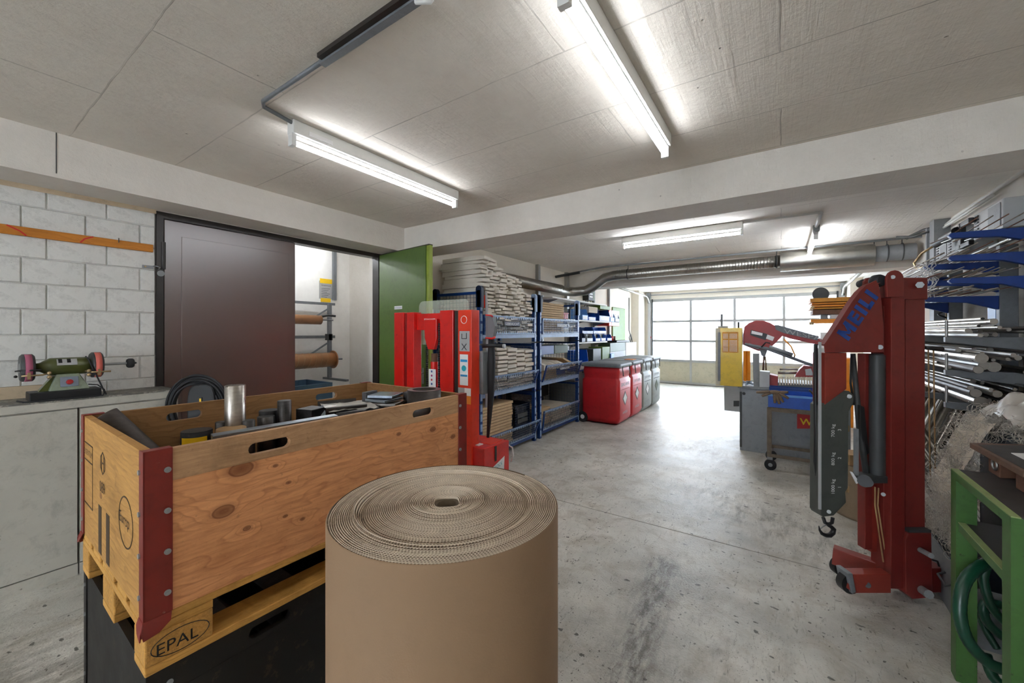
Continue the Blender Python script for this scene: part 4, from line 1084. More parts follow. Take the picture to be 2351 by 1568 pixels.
for k, (a, b, z0_, z1_, m) in enumerate(((-.95, 0, .95, 1.01, 'print_grey'), (0, .95, .95, 1.01, 'print_magenta'), (-.95, 0, .885, .948, 'print_teal'), (0, .95, .885, .948, 'print_orange'))):
    B(cxp + hw * a, cxp + hw * b - .002, yp - .0015, yp, z0_, z1_).build('sticker', m if k != 1 else 'print_white', st)
# transparent guard
gy = sy + .11; gpts = []
gx0_, gx1_ = atY(962, 760, gy).x, atY(1076, 760, gy).x
gz0_, gz1_ = atY(1000, 792, gy).z, atY(1000, 690, gy).z
for (cx_, cz_, a0) in ((gx1_ - .05, gz1_ - .05, 0), (gx0_ + .05, gz1_ - .05, 90), (gx0_ + .05, gz0_ + .05, 180), (gx1_ - .05, gz0_ + .05, 270)):
    for q in range(5):
        a = math.radians(a0 + 22.5 * q); gpts.append((cx_ + .05 * math.cos(a), gy, cz_ + .05 * math.sin(a)))
MB().prism(gpts, (0, .005, 0)).build('clear_guard', 'acrylic', st)
# pump, handle and tiller behind the right column
B(xs(1085) - .02, xs(1085) + .02, sy + .10, sy + .2, .95, 1.30).build('hydraulic_hose_box', 'mid_grey', st, bevel=.01)
MB().tube([(-1.99, sy + .1, 1.34), (-1.90, sy + .16, 1.345), (-1.84, sy + .18, 1.34)], .016, 10).build('grip', 'black', st)
MB().cyl((-1.84, sy + .18, 1.34), (-1.825, sy + .182, 1.34), .018, 14).build('grip_end', 'zinc', st)
MB().prism([(-1.985, sy + .15, 1.40), (-1.925, sy + .15, 1.40), (-1.90, sy + .15, 1.50), (-1.93, sy + .15, 1.58), (-1.985, sy + .15, 1.58)], (0, .04, 0)).build('tiller_head', 'arm_grey', st)
MB().tube([(-1.985, sy + .14, 1.59), (-1.93, sy + .14, 1.585), (-1.915, sy + .14, 1.575)], .007, 6).build('red_trim', 'stacker_red', st)
MB().tube([(-1.985, sy + .14, 1.405), (-1.92, sy + .14, 1.40), (-1.89, sy + .14, 1.41)], .009, 6).build('red_trim', 'stacker_red', st)
MB().tube([(-1.95, sy + .17, 1.40), (-1.95, sy + .17, 1.2), (-1.955, sy + .17, .95), (-1.97, sy + .15, .60)], [.026, .034, .028, .012], 10).build('tiller_arm', 'rubber', st)
# chassis box with sloping label
bx1 = -1.90
y0_, y1_ = 2.43, 2.77
MB().prism([(bx1, y0_, .10), (bx1, y1_, .10), (bx1, y1_, .545), (bx1, y0_, .555)], (-.52, 0, 0)).build('chassis_box', 'stacker_red', st, bevel=.006)
B(-2.40, bx1 - .03, y0_ + .12, y1_ - .06, .546, .556).build('top_tray', 'orange_red', st, bevel=.003)
B(-2.30, bx1 - .08, y0_ + .03, y0_ + .09, .553, .560).build('tray_strip', 'lamp_white', st)
B(bx1 + .001, bx1 + .004, y0_ + .135, y0_ + .16, .42, .54).build('lever_slot', 'frame_black', st)
MB().prism([(bx1 + .001, y0_ + .02, .30), (bx1 + .001, y0_ + .26, .30), (bx1 + .001, y0_ + .27, .43), (bx1 + .001, y0_ + .08, .37)], (.002, 0, 0)).build('label_plate', 'print_white', st)
text('lettering', 'TOOLROCK', (bx1 + .0035, y0_ + .04, .335), (0, 1, .18), (0, 0, 1), .04, 'print_teal', st, fit=.20)
MB().tube([(bx1 - .06, y1_ + .03, .50), (bx1 + .0, y1_ + .05, .47), (bx1 + .01, y1_ + .05, .40), (bx1 - .01, y1_ + .04, .35)], .006, 6).build('cable', 'lamp_white', st)
for x in (-2.42, -1.86):
    B(x - .05, x + .03, 2.0, 3.08, .05, .13).build('straddle_leg', 'orange_red', st, bevel=.004)
    for yy in (2.06, 3.0): MB().cyl((x - .04, yy, .05), (x + .02, yy, .05), .05, 18).build('wheel', 'black', st)

# ================================================================ BLUE CAGE TOWERS
FX = -2.73; BX = -3.44
def mesh_grid(mb, o, ea, eb, la, lb, st_, r=.0022):
    o, ea, eb = Vector(o), Vector(ea), Vector(eb); nn = ea.cross(eb)
    na, nb = max(1, int(la / st_)), max(1, int(lb / st_))
    for i in range(na + 1):
        c = o + ea * (la * i / na) + eb * lb / 2; mb.obox(c, ea * r, eb * lb / 2, nn * r)
    for j in range(nb + 1):
        c = o + eb * (lb * j / nb) + ea * la / 2; mb.obox(c, ea * la / 2, eb * r, nn * r)
def cage(y0, y1, z0, hz, label, fl_top, lean=0.0, ear=False, tall=.0, mwire='wire', high_end=False):
    t = thing('mesh_cage', label, 'cage', ((FX + BX) / 2, (y0 + y1) / 2, z0))
    pw = .045
    for x in (FX - pw, BX):
        for y in (y0, y1 - pw):
            B(x, x + pw, y, y + pw, z0, z0 + hz - .012).build('post', 'cage_blue', t)
            if x > -3 and True:
                nt_ = MB()
                for k in range(int(hz / .11)):
                    nt_.box(x + pw + .0005, x + pw + .003, y + .006, y + pw - .006, z0 + .03 + k * .11, z0 + .11 + k * .11)
                nt_.build('rack_strip', 'cage_light', t)
    B(BX + pw, FX - pw, y0 + pw, y1 - pw, z0 + .085, z0 + .095).build('base_sheet', 'light_grey', t)
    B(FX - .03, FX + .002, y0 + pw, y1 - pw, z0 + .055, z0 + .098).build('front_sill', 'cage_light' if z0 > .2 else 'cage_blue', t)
    B(BX, BX + .03, y0 + pw, y1 - pw, z0 + .055, z0 + .098).build('rear_sill', 'cage_blue', t)
    # front flap with toothed rails, leaning outwards
    h = fl_top - (z0 + .10); dx = lean
    e2 = Vector((dx, 0, math.sqrt(max(.01, h * h - dx * dx)))) / h; o = Vector((FX + .004, y0 + .055, z0 + .10)); L = (y1 - y0) - .11
    f1 = MB()
    f1.obox(o + Vector((0, .012, 0)) + e2 * h / 2, (.008, 0, 0), (0, .014, 0), e2 * h / 2)
    f1.obox(o + Vector((0, L - .012, 0)) + e2 * h / 2, (.008, 0, 0), (0, .014, 0), e2 * h / 2)
    f1.obox(o + Vector((0, L / 2, 0)) + e2 * .006, (.006, 0, 0), (0, L / 2, 0), e2 * .006).obox(o + Vector((0, L / 2, 0)) + e2 * (h - .006), (.006, 0, 0), (0, L / 2, 0), e2 * .006)
    fp = f1.build('flap_frame', 'cage_blue', t)
    th_ = MB(); n = int(L / .046)
    for k in range(n):
        yc = y0 + .075 + k * (L - .04) / n
        for (aa, bb) in ((.008, .036), (h - .036, h - .008)):
            nrm = Vector((e2.z, 0, -e2.x))
            c = o + nrm * .010 + Vector((0, yc - o.y, 0)) + e2 * (aa + bb) / 2
            tip = 1 if aa > .1 else -1
            th_.prism([c + Vector((0, -.016, 0)) + e2 * tip * (bb - aa) / 2, c + Vector((0, .016, 0)) + e2 * tip * (bb - aa) / 2, c + Vector((0, .006, 0)) - e2 * tip * (bb - aa) / 2, c + Vector((0, -.006, 0)) - e2 * tip * (bb - aa) / 2], nrm * .002)
    nrm = Vector((e2.z, 0, -e2.x))
    for e_ in (.008, h - .006): th_.obox(o + nrm * .0095 + Vector((0, L / 2, 0)) + e2 * e_, nrm * .0012, (0, L / 2 - .01, 0), e2 * .008)
    th_.build('toothed_rail', 'cage_light', fp, kind='stuff')
    g_ = MB(); mesh_grid(g_, o + Vector((0, .02, 0)) + e2 * .01, (0, 1, 0), e2, L - .04, h - .02, .032, .0018)
    g_.build('flap_mesh', mwire, fp, kind='stuff')
    # end and rear meshes
    for y in (y0 + .012, y1 - .012):
        m2 = MB(); hh_ = hz - .14
        mesh_grid(m2, (BX + pw, y, z0 + .1), (1, 0, 0), (0, 0, 1), FX - BX - 2 * pw, hh_, .05, .002)
        m2.build('end_mesh', mwire, t, kind='stuff')
        B(BX + pw, FX - pw, y - .012, y + .012, z0 + hz - .055, z0 + hz - .025).build('end_rail', 'cage_blue', t)
    m2 = MB(); mesh_grid(m2, (BX + .02, y0 + pw, z0 + .1), (0, 1, 0), (0, 0, 1), y1 - y0 - 2 * pw, hz - .14, .05, .002)
    m2.build('rear_mesh', mwire, t, kind='stuff')
    if ear:
        for y in (y0, y1 - pw):
            for x in (FX - pw, BX):
                pts = [(x - .006, y, z0 + hz - .05)] 
                top_ = z0 + hz + .0; c0 = x + pw / 2
                arc = [(c0 + .040 * math.cos(a), y, top_ + .040 * math.sin(a)) for a in [PI * q / 10 for q in range(11)]]
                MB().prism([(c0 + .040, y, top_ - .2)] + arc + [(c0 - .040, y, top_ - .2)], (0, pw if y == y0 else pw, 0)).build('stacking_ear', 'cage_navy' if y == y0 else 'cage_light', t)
    return t
towers = [(3.42, 4.625, 'first'), (4.72, 5.99, 'second')]
for ti, (y0, y1, nm) in enumerate(towers):
    pos = 'nearer' if ti == 0 else 'farther'
    for x, y in ((FX - .045, y0), (FX - .045, y1 - .045), (BX, y0), (BX, y1 - .045)): pass
    feet = MB()
    c0 = cage(y0, y1, .0, .66, 'bottom mesh cage of the %s blue cage tower' % pos, .34 if ti == 0 else .37, lean=.10 if ti == 0 else .03)
    cage(y0, y1, .665, .655, 'middle mesh cage of the %s blue cage tower, flap leaning out' % pos, .975 if ti == 0 else 1.01, lean=.07)
    cage(y0, y1, 1.325, .60, 'top mesh cage of the %s blue cage tower' % pos, 1.642, ear=True)
# name boards on the flaps
for (y0, y1) in ((3.42, 4.625), (4.72, 5.99)):
    for z in (1.53, .90):
        pb = MB()
        yc = (y0 + y1) / 2
        o = thing('name_plate', 'pale name plate wired to the %s flap of the %s cage tower' % ('top' if z > 1 else 'middle', 'nearer' if y0 < 4 else 'farther'), 'plate', (FX + (.05 if z < 1 else .015), yc, z))
        xx = FX + (.06 if z < 1 else .016)
        B(xx, xx + .002, yc - .17, yc + .17, z, z + .05).build('board', 'cage_navy', o)
        text('lettering', 'GEBRAUCHT', (xx + .0025, yc - .15, z + .008), (0, 1, 0), (0, 0, 1), .04, 'print_white', o, fit=.30)
# grey cover hanging on the near post
cv = MB()
cv.tube([(FX + .02, 3.50, 1.90), (FX + .035, 3.505, 1.5), (FX + .03, 3.51, 1.15), (FX + .05, 3.50, .95), (FX + .02, 3.50, .62)], [.012, .018, .022, .03, .012], 8)
tag(cv.build('cable_sleeve', 'light_grey'), 'pale hose hanging down the near post of the first cage tower', 'hose')
tag(B(FX + .008, FX + .011, 3.47, 3.50, 1.72, 1.86).build('tape_strip', 'orange_red'), 'orange tape strip on the near post of the first cage tower', 'tape')

# ---- folded packs and card sheets in the cages
pk_v = []
def pack_mesh(k):
    rr = random.Random(k); mb = MB(); n = 5; lx, ly, lz = .5, .5, .5
    # a limp folded bundle: slightly sagging slab with a rounded front fold
    for j in range(7):
        x = -1 + 2 * j / 6
        sag = -.22 * max(0, x - .35) ** 2 * 3 + rr.uniform(-.05, .05)
        th = 1.0 - (.35 if j == 6 else 0.0)
        for (yy, zz) in ((-1, -th), (1, -th), (1, th), (-1, th)):
            mb.v.append(Vector((x + (.06 if j == 6 and abs(zz) < 1 else 0), yy * (1 + rr.uniform(-.04, .04)), zz + sag)))
    for j in range(6):
        for q in range(4): mb.f.append([j * 4 + q, j * 4 + (q + 1) % 4, (j + 1) * 4 + (q + 1) % 4, (j + 1) * 4 + q]); mb.sm.append(False)
    mb.f.append([0, 3, 2, 1]); mb.sm.append(False); mb.f.append([24, 25, 26, 27]); mb.sm.append(False)
    return mb
protos = []
ORD = ['bottom', 'second', 'third', 'fourth', 'fifth', 'sixth', 'seventh', 'eighth', 'ninth', 'tenth', 'eleventh', 'twelfth', 'thirteenth', 'fourteenth', 'fifteenth', 'sixteenth', 'seventeenth', 'eighteenth', 'nineteenth', 'twentieth'] + ['number %d' % k for k in range(21, 60)]
COLN = ['first', 'second', 'third', 'fourth', 'fifth', 'sixth', 'seventh', 'eighth']
def pack(c, hx_, hy_, hz_, label, group, m='pack', rx_=0.0, rz_=0.0, rings=2, cat='pack', nm='folded_pack'):
    k = R.randrange(5); key = (k, m, nm)
    if key not in [p[0] for p in protos]:
        o = pack_mesh(k).build(nm, m, W=False); protos.append((key, o.data)); 
    else:
        me = [p[1] for p in protos if p[0] == key][0]
        o = bpy.data.objects.new(nm, me); COL.objects.link(o)
    o.location = c; o.scale = (hx_, hy_, hz_); o.rotation_euler = (rx_, 0, rz_)
    return tag(o, label, cat, group)
# heap in the top cage of the first tower: rows of packs, tallest at the near end
for row, y in enumerate([3.56 + .128 * k for k in range(8)]):
    topz = (2.31, 2.30, 2.24, 2.17, 2.15, 2.14, 2.15, 2.10)[row]
    z = 1.43; kk = 0
    while z < topz:
        hz_ = R.uniform(.014, .030)
        xo = R.uniform(-.045, .03) + .05 * max(0, (z - 1.9)) * R.choice((-1, 1.2))
        if z > 1.95: xo -= .05 * row / 3
        pack((-3.06 + xo, y + R.uniform(-.012, .012), z + hz_), .30, .0605, hz_ * .96, 'folded pack in the tall heap, %s column from the left, %s from the bottom' % (COLN[row], ORD[kk]), 'folded packs heaped on the nearer cage tower', rx_=R.uniform(-.06, .06), rz_=R.uniform(-.05, .05))
        kk += 1
        z += hz_ * 2
for row, y in enumerate([3.78 + .20 * k for k in range(4)]):
    z = .765; kk = 0
    while z < 1.26 - .02 * row:
        hz_ = R.uniform(.020, .032)
        pack((-3.04 + R.uniform(-.012, .012), y + .1, z + hz_), .27, .097, hz_ * .96, 'white folded pack in nearer middle cage, %s column from left, %s from bottom' % (COLN[row], ORD[kk]), 'folded packs in the middle cage', rx_=R.uniform(-.025, .025), rz_=R.uniform(-.02, .02))
        kk += 1
        z += hz_ * 2
def sheets(x0, x1, y0, y1, z0, z1, n, label, m='card', group=None, jit=.01, cat='cardboard'):
    hz_ = (z1 - z0) / n / 2
    for k in range(n):
        c = Vector(((x0 + x1) / 2 + R.uniform(-jit, jit), (y0 + y1) / 2 + R.uniform(-jit, jit), z0 + hz_ * (2 * k + 1)))
        mb = MB().box(-(x1 - x0) / 2, (x1 - x0) / 2, -(y1 - y0) / 2, (y1 - y0) / 2, -hz_ * .8, hz_ * .8)
        o = mb.build('cardboard_bundle', m, W=False); o.location = c
        tag(o, label + ', ' + ORD[k] + (' one' if k == 0 else ' from bottom'), cat, group or label + 's')
sheets(-3.36, -2.82, 4.82, 5.62, 1.425, 1.885, 14, 'flat beige cardboard blank on top of the farther cage tower', m='card', group='cardboard blanks on the farther tower')
sheets(-3.36, -2.80, 3.52, 4.15, .10, .60, 14, 'brown cardboard blank in the nearer bottom cage', group='cardboard blanks in the bottom cage')
sheets(-3.36, -2.80, 4.80, 5.35, .765, .90, 5, 'beige cardboard blank in the farther middle cage', group='cardboard blanks in the middle cage')
for k in range(5):
    pack((-3.0, 4.88 + .12 * k, .97 + .01 * (k % 2)), .26, .05, .055, ('first', 'second', 'third', 'fourth', 'fifth')[k] + ' soft roll from the left in the farther middle cage', 'soft rolls in the farther middle cage', m='pack_edge' if k % 2 else 'pack', rx_=.15 * (k % 2), cat='roll', nm='soft_roll')
cf = MB().prism([(-3.2, 4.80, .91), (-3.2, 6.03, .90), (-3.2, 6.02, .92), (-3.2, 5.55, 1.06), (-3.2, 5.5, 1.05), (-3.2, 5.9, .915)], (.42, 0, 0))
tag(cf.build('bent_cardboard', 'card'), 'bent cardboard flap sticking out of the farther middle cage', 'cardboard')
sheets(-3.3, -2.82, 4.80, 5.15, .11, .37, 9, 'beige folded cardboard, left heap of farther bottom cage', m='card', group='cardboard in the farther bottom cage', jit=.02)
sheets(-3.3, -2.82, 5.2, 5.85, .11, .33, 7, 'greyish flattened carton, right heap of farther bottom cage', m='pack_edge', group='cartons in the farther bottom cage', jit=.025)
bb = thing('wire_basket', 'dark mesh basket standing in the bottom cage of the nearer tower', 'basket', (-3.0, 4.4, .10))
B(-3.3, -2.80, 4.20, 4.55, .101, .13).build('base', 'cage_navy', bb)
for (a, b) in (((-2.80, 4.20), (-2.80, 4.55)), ((-3.3, 4.20), (-2.80, 4.20))):
    q = MB(); d = Vector((b[0] - a[0], b[1] - a[1], 0)); L = d.length; mesh_grid(q, (a[0], a[1], .13), d.normalized(), (0, 0, 1), L, .38, .03, .003); q.build('mesh_side', 'cage_navy', bb, kind='stuff')
B(-3.3, -2.80, 4.56, 4.565, .131, .52).build('back_panel', 'cage_navy', bb)
sheets(-3.3, -2.8, 4.26, 4.5, .135, .48, 5, 'dark bundle in the mesh basket', m='dark_grey', group='bundles in the mesh basket')
dk = B(-3.35, -3.25, 4.8, 5.9, .40, .62).build('dark_box', 'black'); tag(dk, 'long dark box at the back of the farther bottom cage', 'box')
# plastic boxes in the farther top/middle cage
def plastic_bin(c, sx, sy, sz, m, label, group=None, front='x', lab=True, nm='storage_bin', dark=False):
    """open-fronted stacking bin whose sloped front faces +x"""
    t = thing(nm, label, 'bin', c); x, y, z = c
    if group: t['group'] = group
    w_ = .004
    mb = MB()
    mb.box(x - sx, x + sx, y - sy, y + sy, z, z + .006)
    mb.prism([(x - sx, y - sy, z), (x + sx, y - sy, z), (x + sx, y - sy, z + sz * .45), (x + sx * .75, y - sy, z + sz), (x - sx, y - sy, z + sz)], (0, w_, 0))
    mb.prism([(x - sx, y + sy, z), (x + sx, y + sy, z), (x + sx, y + sy, z + sz * .45), (x + sx * .75, y + sy, z + sz), (x - sx, y + sy, z + sz)], (0, -w_, 0))
    mb.box(x - sx, x - sx + w_, y - sy, y + sy, z, z + sz)
    mb.box(x + sx - w_, x + sx, y - sy, y + sy, z, z + sz * .45)
    mb.box(x - sx, x + sx * .75, y - sy - .004, y - sy, z + sz - .008, z + sz)
    mb.build('body', m, t)
    if lab: B(x + sx + .0005, x + sx + .002, y - sy * .8, y + sy * .8, z + sz * .08, z + sz * .38).build('label', 'print_white', t)
    B(x - sx * .9, x + sx * .9, y - sy * .9, y + sy * .9, z + .007, z + sz * .35).build('contents', 'dark_grey', t)
    return t
plastic_bin((-3.08, 5.80, 1.425), .19, .14, .24, 'bin_deep', 'deep blue bin under the red box on the farther cage tower')
rb = thing('red_box', 'red ribbed box on the deep blue bin of the farther cage tower', 'box', (-3.08, 5.80, 1.668))
B(-3.26, -2.90, 5.66, 5.94, 1.668, 1.75).build('body', 'bin_red', rb, bevel=.004); B(-3.27, -2.89, 5.65, 5.95, 1.750, 1.768).build('lid', 'bin_red', rb, bevel=.003)
for k in range(4): B(-2.8995, -2.893, 5.68 + k * .065, 5.73 + k * .065, 1.68, 1.74).build('rib', 'bin_red', rb)
tag(B(-3.3, -2.9, 4.85, 5.45, 1.12, 1.25).build('flat_box', 'bin_deep', bevel=.004), 'flat dark blue box high in the farther middle cage', 'box')
tag(B(-3.3, -2.9, 5.47, 5.93, 1.12, 1.25).build('flat_box', 'dark_olive', bevel=.004), 'flat dark green box high in the farther middle cage', 'box')
tag(B(-3.35, -2.95, 5.50, 5.93, .77, .93).build('flat_box', 'bin_blue', bevel=.004), 'blue box at the right end of the farther middle cage', 'box')

# ================================================================ WALL SHELVES WITH BINS
sh = thing('wall_shelf', 'white wall shelf rack holding blue bins beyond the cage towers', 'shelf', (-3.36, 7.4, 0))
SX0, SX1 = XL2 + .065, -3.14
levels = [(2.02, 5.85, 8.35), (1.66, 6.25, 8.55), (1.235, 6.25, 8.35)]
for (z, a, b) in levels: B(SX0, SX1, a, b, z, z + .025).build('shelf_board', 'white', sh, bevel=.002)
for y in (6.1, 7.2, 8.3):
    B(XL2, XL2 + .03, y, y + .03, .9, 2.1).build('upright', 'alu', sh)
    for (z, a, b) in levels: MB().prism([(SX0 - .03, y, z - .001), (SX1 - .03, y, z - .001), (SX0 - .03, y, z - .09)], (0, .006, 0)).build('bracket', 'mid_grey', sh)
def yat(u, x): return atX(u, 760, x).y
def bin_at(u0, u1, z, h, m, label, lab=True, x=-3.17, sx=.13, group=None):
    a, b = yat(u0, x), yat(u1, x)
    return plastic_bin((x - sx, (a + b) / 2, z), sx, (b - a) / 2 - .004, h, m, label, group=group, lab=lab)
bin_at(1337, 1350, 1.686, .22, 'bin_lightblue', 'pale blue bin at the left of the upper wall shelf')
bin_at(1351, 1368, 1.686, .16, 'bin_blue', 'low blue bin with white label beside the pale blue bin on the upper shelf')
tag(B(-3.36, -3.2, yat(1352, -3.2), yat(1372, -3.2), 1.85, 1.97).build('carton', 'pack_edge', bevel=.002), 'beige carton standing on the low blue bin', 'carton')
bin_at(1376, 1400, 1.686, .26, 'bin_deep', 'tall deep blue bin under the green box on the upper shelf')
tag(B(-3.42, -3.16, yat(1377, -3.17), yat(1400, -3.17), 1.948, 2.016).build('green_box', 'olive', bevel=.003), 'olive green box on the tall deep blue bin', 'box')
bin_at(1401, 1411, 1.686, .22, 'bin_lightblue', 'first narrow pale blue bin right of the tall deep blue bin')
bin_at(1412, 1422, 1.686, .20, 'bin_slate', 'last narrow slate blue bin at the end of the upper shelf')
bin_at(1337, 1362, 1.42, .13, 'bin_deep', 'dark blue bin stacked at the back left of the lower wall shelf', lab=False, x=-3.24, sx=.1)
bin_at(1363, 1392, 1.42, .14, 'bin_blue', 'long blue bin stacked above the small bins on the lower shelf', x=-3.24, sx=.1)
tag(B(-3.44, -3.24, yat(1337, -3.24) , yat(1392, -3.24), 1.262, 1.41).build('low_box', 'dark_grey'), 'dark box carrying the stacked blue bins on the lower shelf', 'box')
bin_at(1336, 1344, 1.262, .17, 'cage_navy', 'navy canister at the left end of the lower shelf', lab=False)
bin_at(1348, 1361, 1.262, .16, 'light_grey', 'light grey bin on the lower shelf', lab=False)
bin_at(1367, 1379, 1.262, .15, 'bin_blue', 'small blue bin beside the light grey bin')
bin_at(1380, 1391, 1.262, .15, 'bin_blue', 'small blue bin in the middle of the lower shelf row')
bin_at(1394, 1405, 1.262, .14, 'bin_blue', 'rightmost small blue bin of the lower shelf')
for k in range(2): tag(MB().lathe([(.0, 0), (.04, 0), (.04, .1), (.0, .1)], (-3.24, yat(1408 + 5 * k, -3.2), 1.262), (0, 0, 1), 14).build('tin', 'rust' if k else 'print_red'), ('rusty' if k else 'red') + ' small tin at the right end of the lower shelf', 'tin')
# work counter below with bins and cases
ct = thing('counter', 'low storage counter behind the red and grey bins', 'counter', (-3.2, 7.6, 0))
B(XL2 + .065, -2.95, 6.7, 10.0, .82, .86).build('top', 'light_grey', ct)
for y in (6.72, 8.3, 9.9): B(-3.4, -3.0, y, y + .05, 0, .82).build('support', 'mid_grey', ct)
def box_at(u0, u1, z0, z1, m, label, nm='box', x=-3.0, dx=.3, cat='box'):
    return tag(B(x - dx, x, yat(u0, x), yat(u1, x), z0, z1).build(nm, m, bevel=.004), label, cat)
plastic_bin((-2.95, 6.42, .78), .10, .22, .36, 'bin_blue', 'large bright blue bin with white labels above the first red bin', lab=True)
tag(B(-3.1, -2.85, 6.15, 6.68, .0, .775).build('cabinet_box', 'light_grey', bevel=.005), 'grey box unit under the large bright blue bin', 'box')
box_at(1362, 1380, .862, 1.13, 'dark_grey', 'black ring binder row behind the first red bin', 'binder')
box_at(1383, 1400, .862, 1.15, 'olive', 'olive green bin on the low counter', 'green_bin')
box_at(1403, 1410, .862, 1.0, 'bin_lightblue', 'small sky blue can on the low counter', 'can', x=-2.97, dx=.1)
box_at(1401, 1436, 1.02, 1.215, 'dark_olive', 'long dark olive case on the low counter', 'case', x=-3.1, dx=.28)
tag(B(-3.38, -3.1, yat(1401, -3.1), yat(1436, -3.1), .862, 1.018).build('case', 'mid_grey'), 'grey case underneath the long dark olive case', 'case')
box_at(1437, 1461, .862, 1.20, 'light_grey', 'pale grey case at the far end of the low counter', 'case', x=-3.1, dx=.28)
tag(B(-3.36, -3.12, yat(1418, -3.1), yat(1448, -3.1), 1.218, 1.26).build('bag', 'print_magenta' if False else 'black', bevel=.01), 'dark flat bag lying on the olive case', 'bag')
# orange box with paper, green board, switch box, cables
ob = thing('orange_cabinet', 'orange wall cabinet with a white sheet at the end of the shelves', 'cabinet', (-3.36, 8.9, 1.5))
B(XL2 + .002, -3.20, 8.62, 9.3, 1.60, 1.94).build('body', 'orange_red', ob, bevel=.004)
B(-3.199, -3.197, 8.78, 9.28, 1.62, 1.95).build('paper_sheet', 'print_white', ob)
for k in range(3): MB().cyl((-3.197, 9.0 + .0, 1.86 - .05 * k), (-3.196, 9.0, 1.86 - .05 * k), .012, 8).build('mark', 'print_black', ob)
tag(B(XL2 + .001, XL2 + .03, 9.6, 10.55, 1.15, 2.08).build('green_board', 'olive', bevel=.01), 'yellow-green board on the left wall before the garage door', 'board')
el = thing('switch_box', 'black and green electric switch box high on the left wall', 'switch box', (XL2 + .1, 8.1, 2.2))
B(XL2 + .002, XL2 + .14, 7.85, 8.12, 2.13, 2.34).build('body', 'black', el, bevel=.004); B(XL2 + .002, XL2 + .12, 8.125, 8.2, 2.14, 2.33).build('side', 'olive', el)
for k in range(2): B(XL2 + .1405, XL2 + .143, 7.9, 8.06, 2.19 + .06 * k, 2.22 + .06 * k).build('label', 'print_white', el)
for k, y in enumerate((7.9, 8.0, 8.15)): MB().tube([(XL2 + .05, y, 2.13), (XL2 + .06, y + .02, 2.06), (XL2 + .02, y, 2.0)], .008, 6).build('cable', 'dark_grey', el)
wc = MB().tube([(XL2 + .02, 10.9, 2.4), (XL2 + .02, 10.9, 1.5), (XL2 + .05, 10.95, 1.35), (XL2 + .03, 11.05, 1.25), (XL2 + .06, 10.95, 1.15), (XL2 + .04, 10.85, 1.3), (XL2 + .03, 11.0, 1.4), (XL2 + .05, 11.1, 1.2), (XL2 + .04, 11.12, .9)], .012, 6)
tag(wc.build('hanging_cable', 'dark_grey'), 'grey cable coiled on the left wall next to the garage door', 'cable')

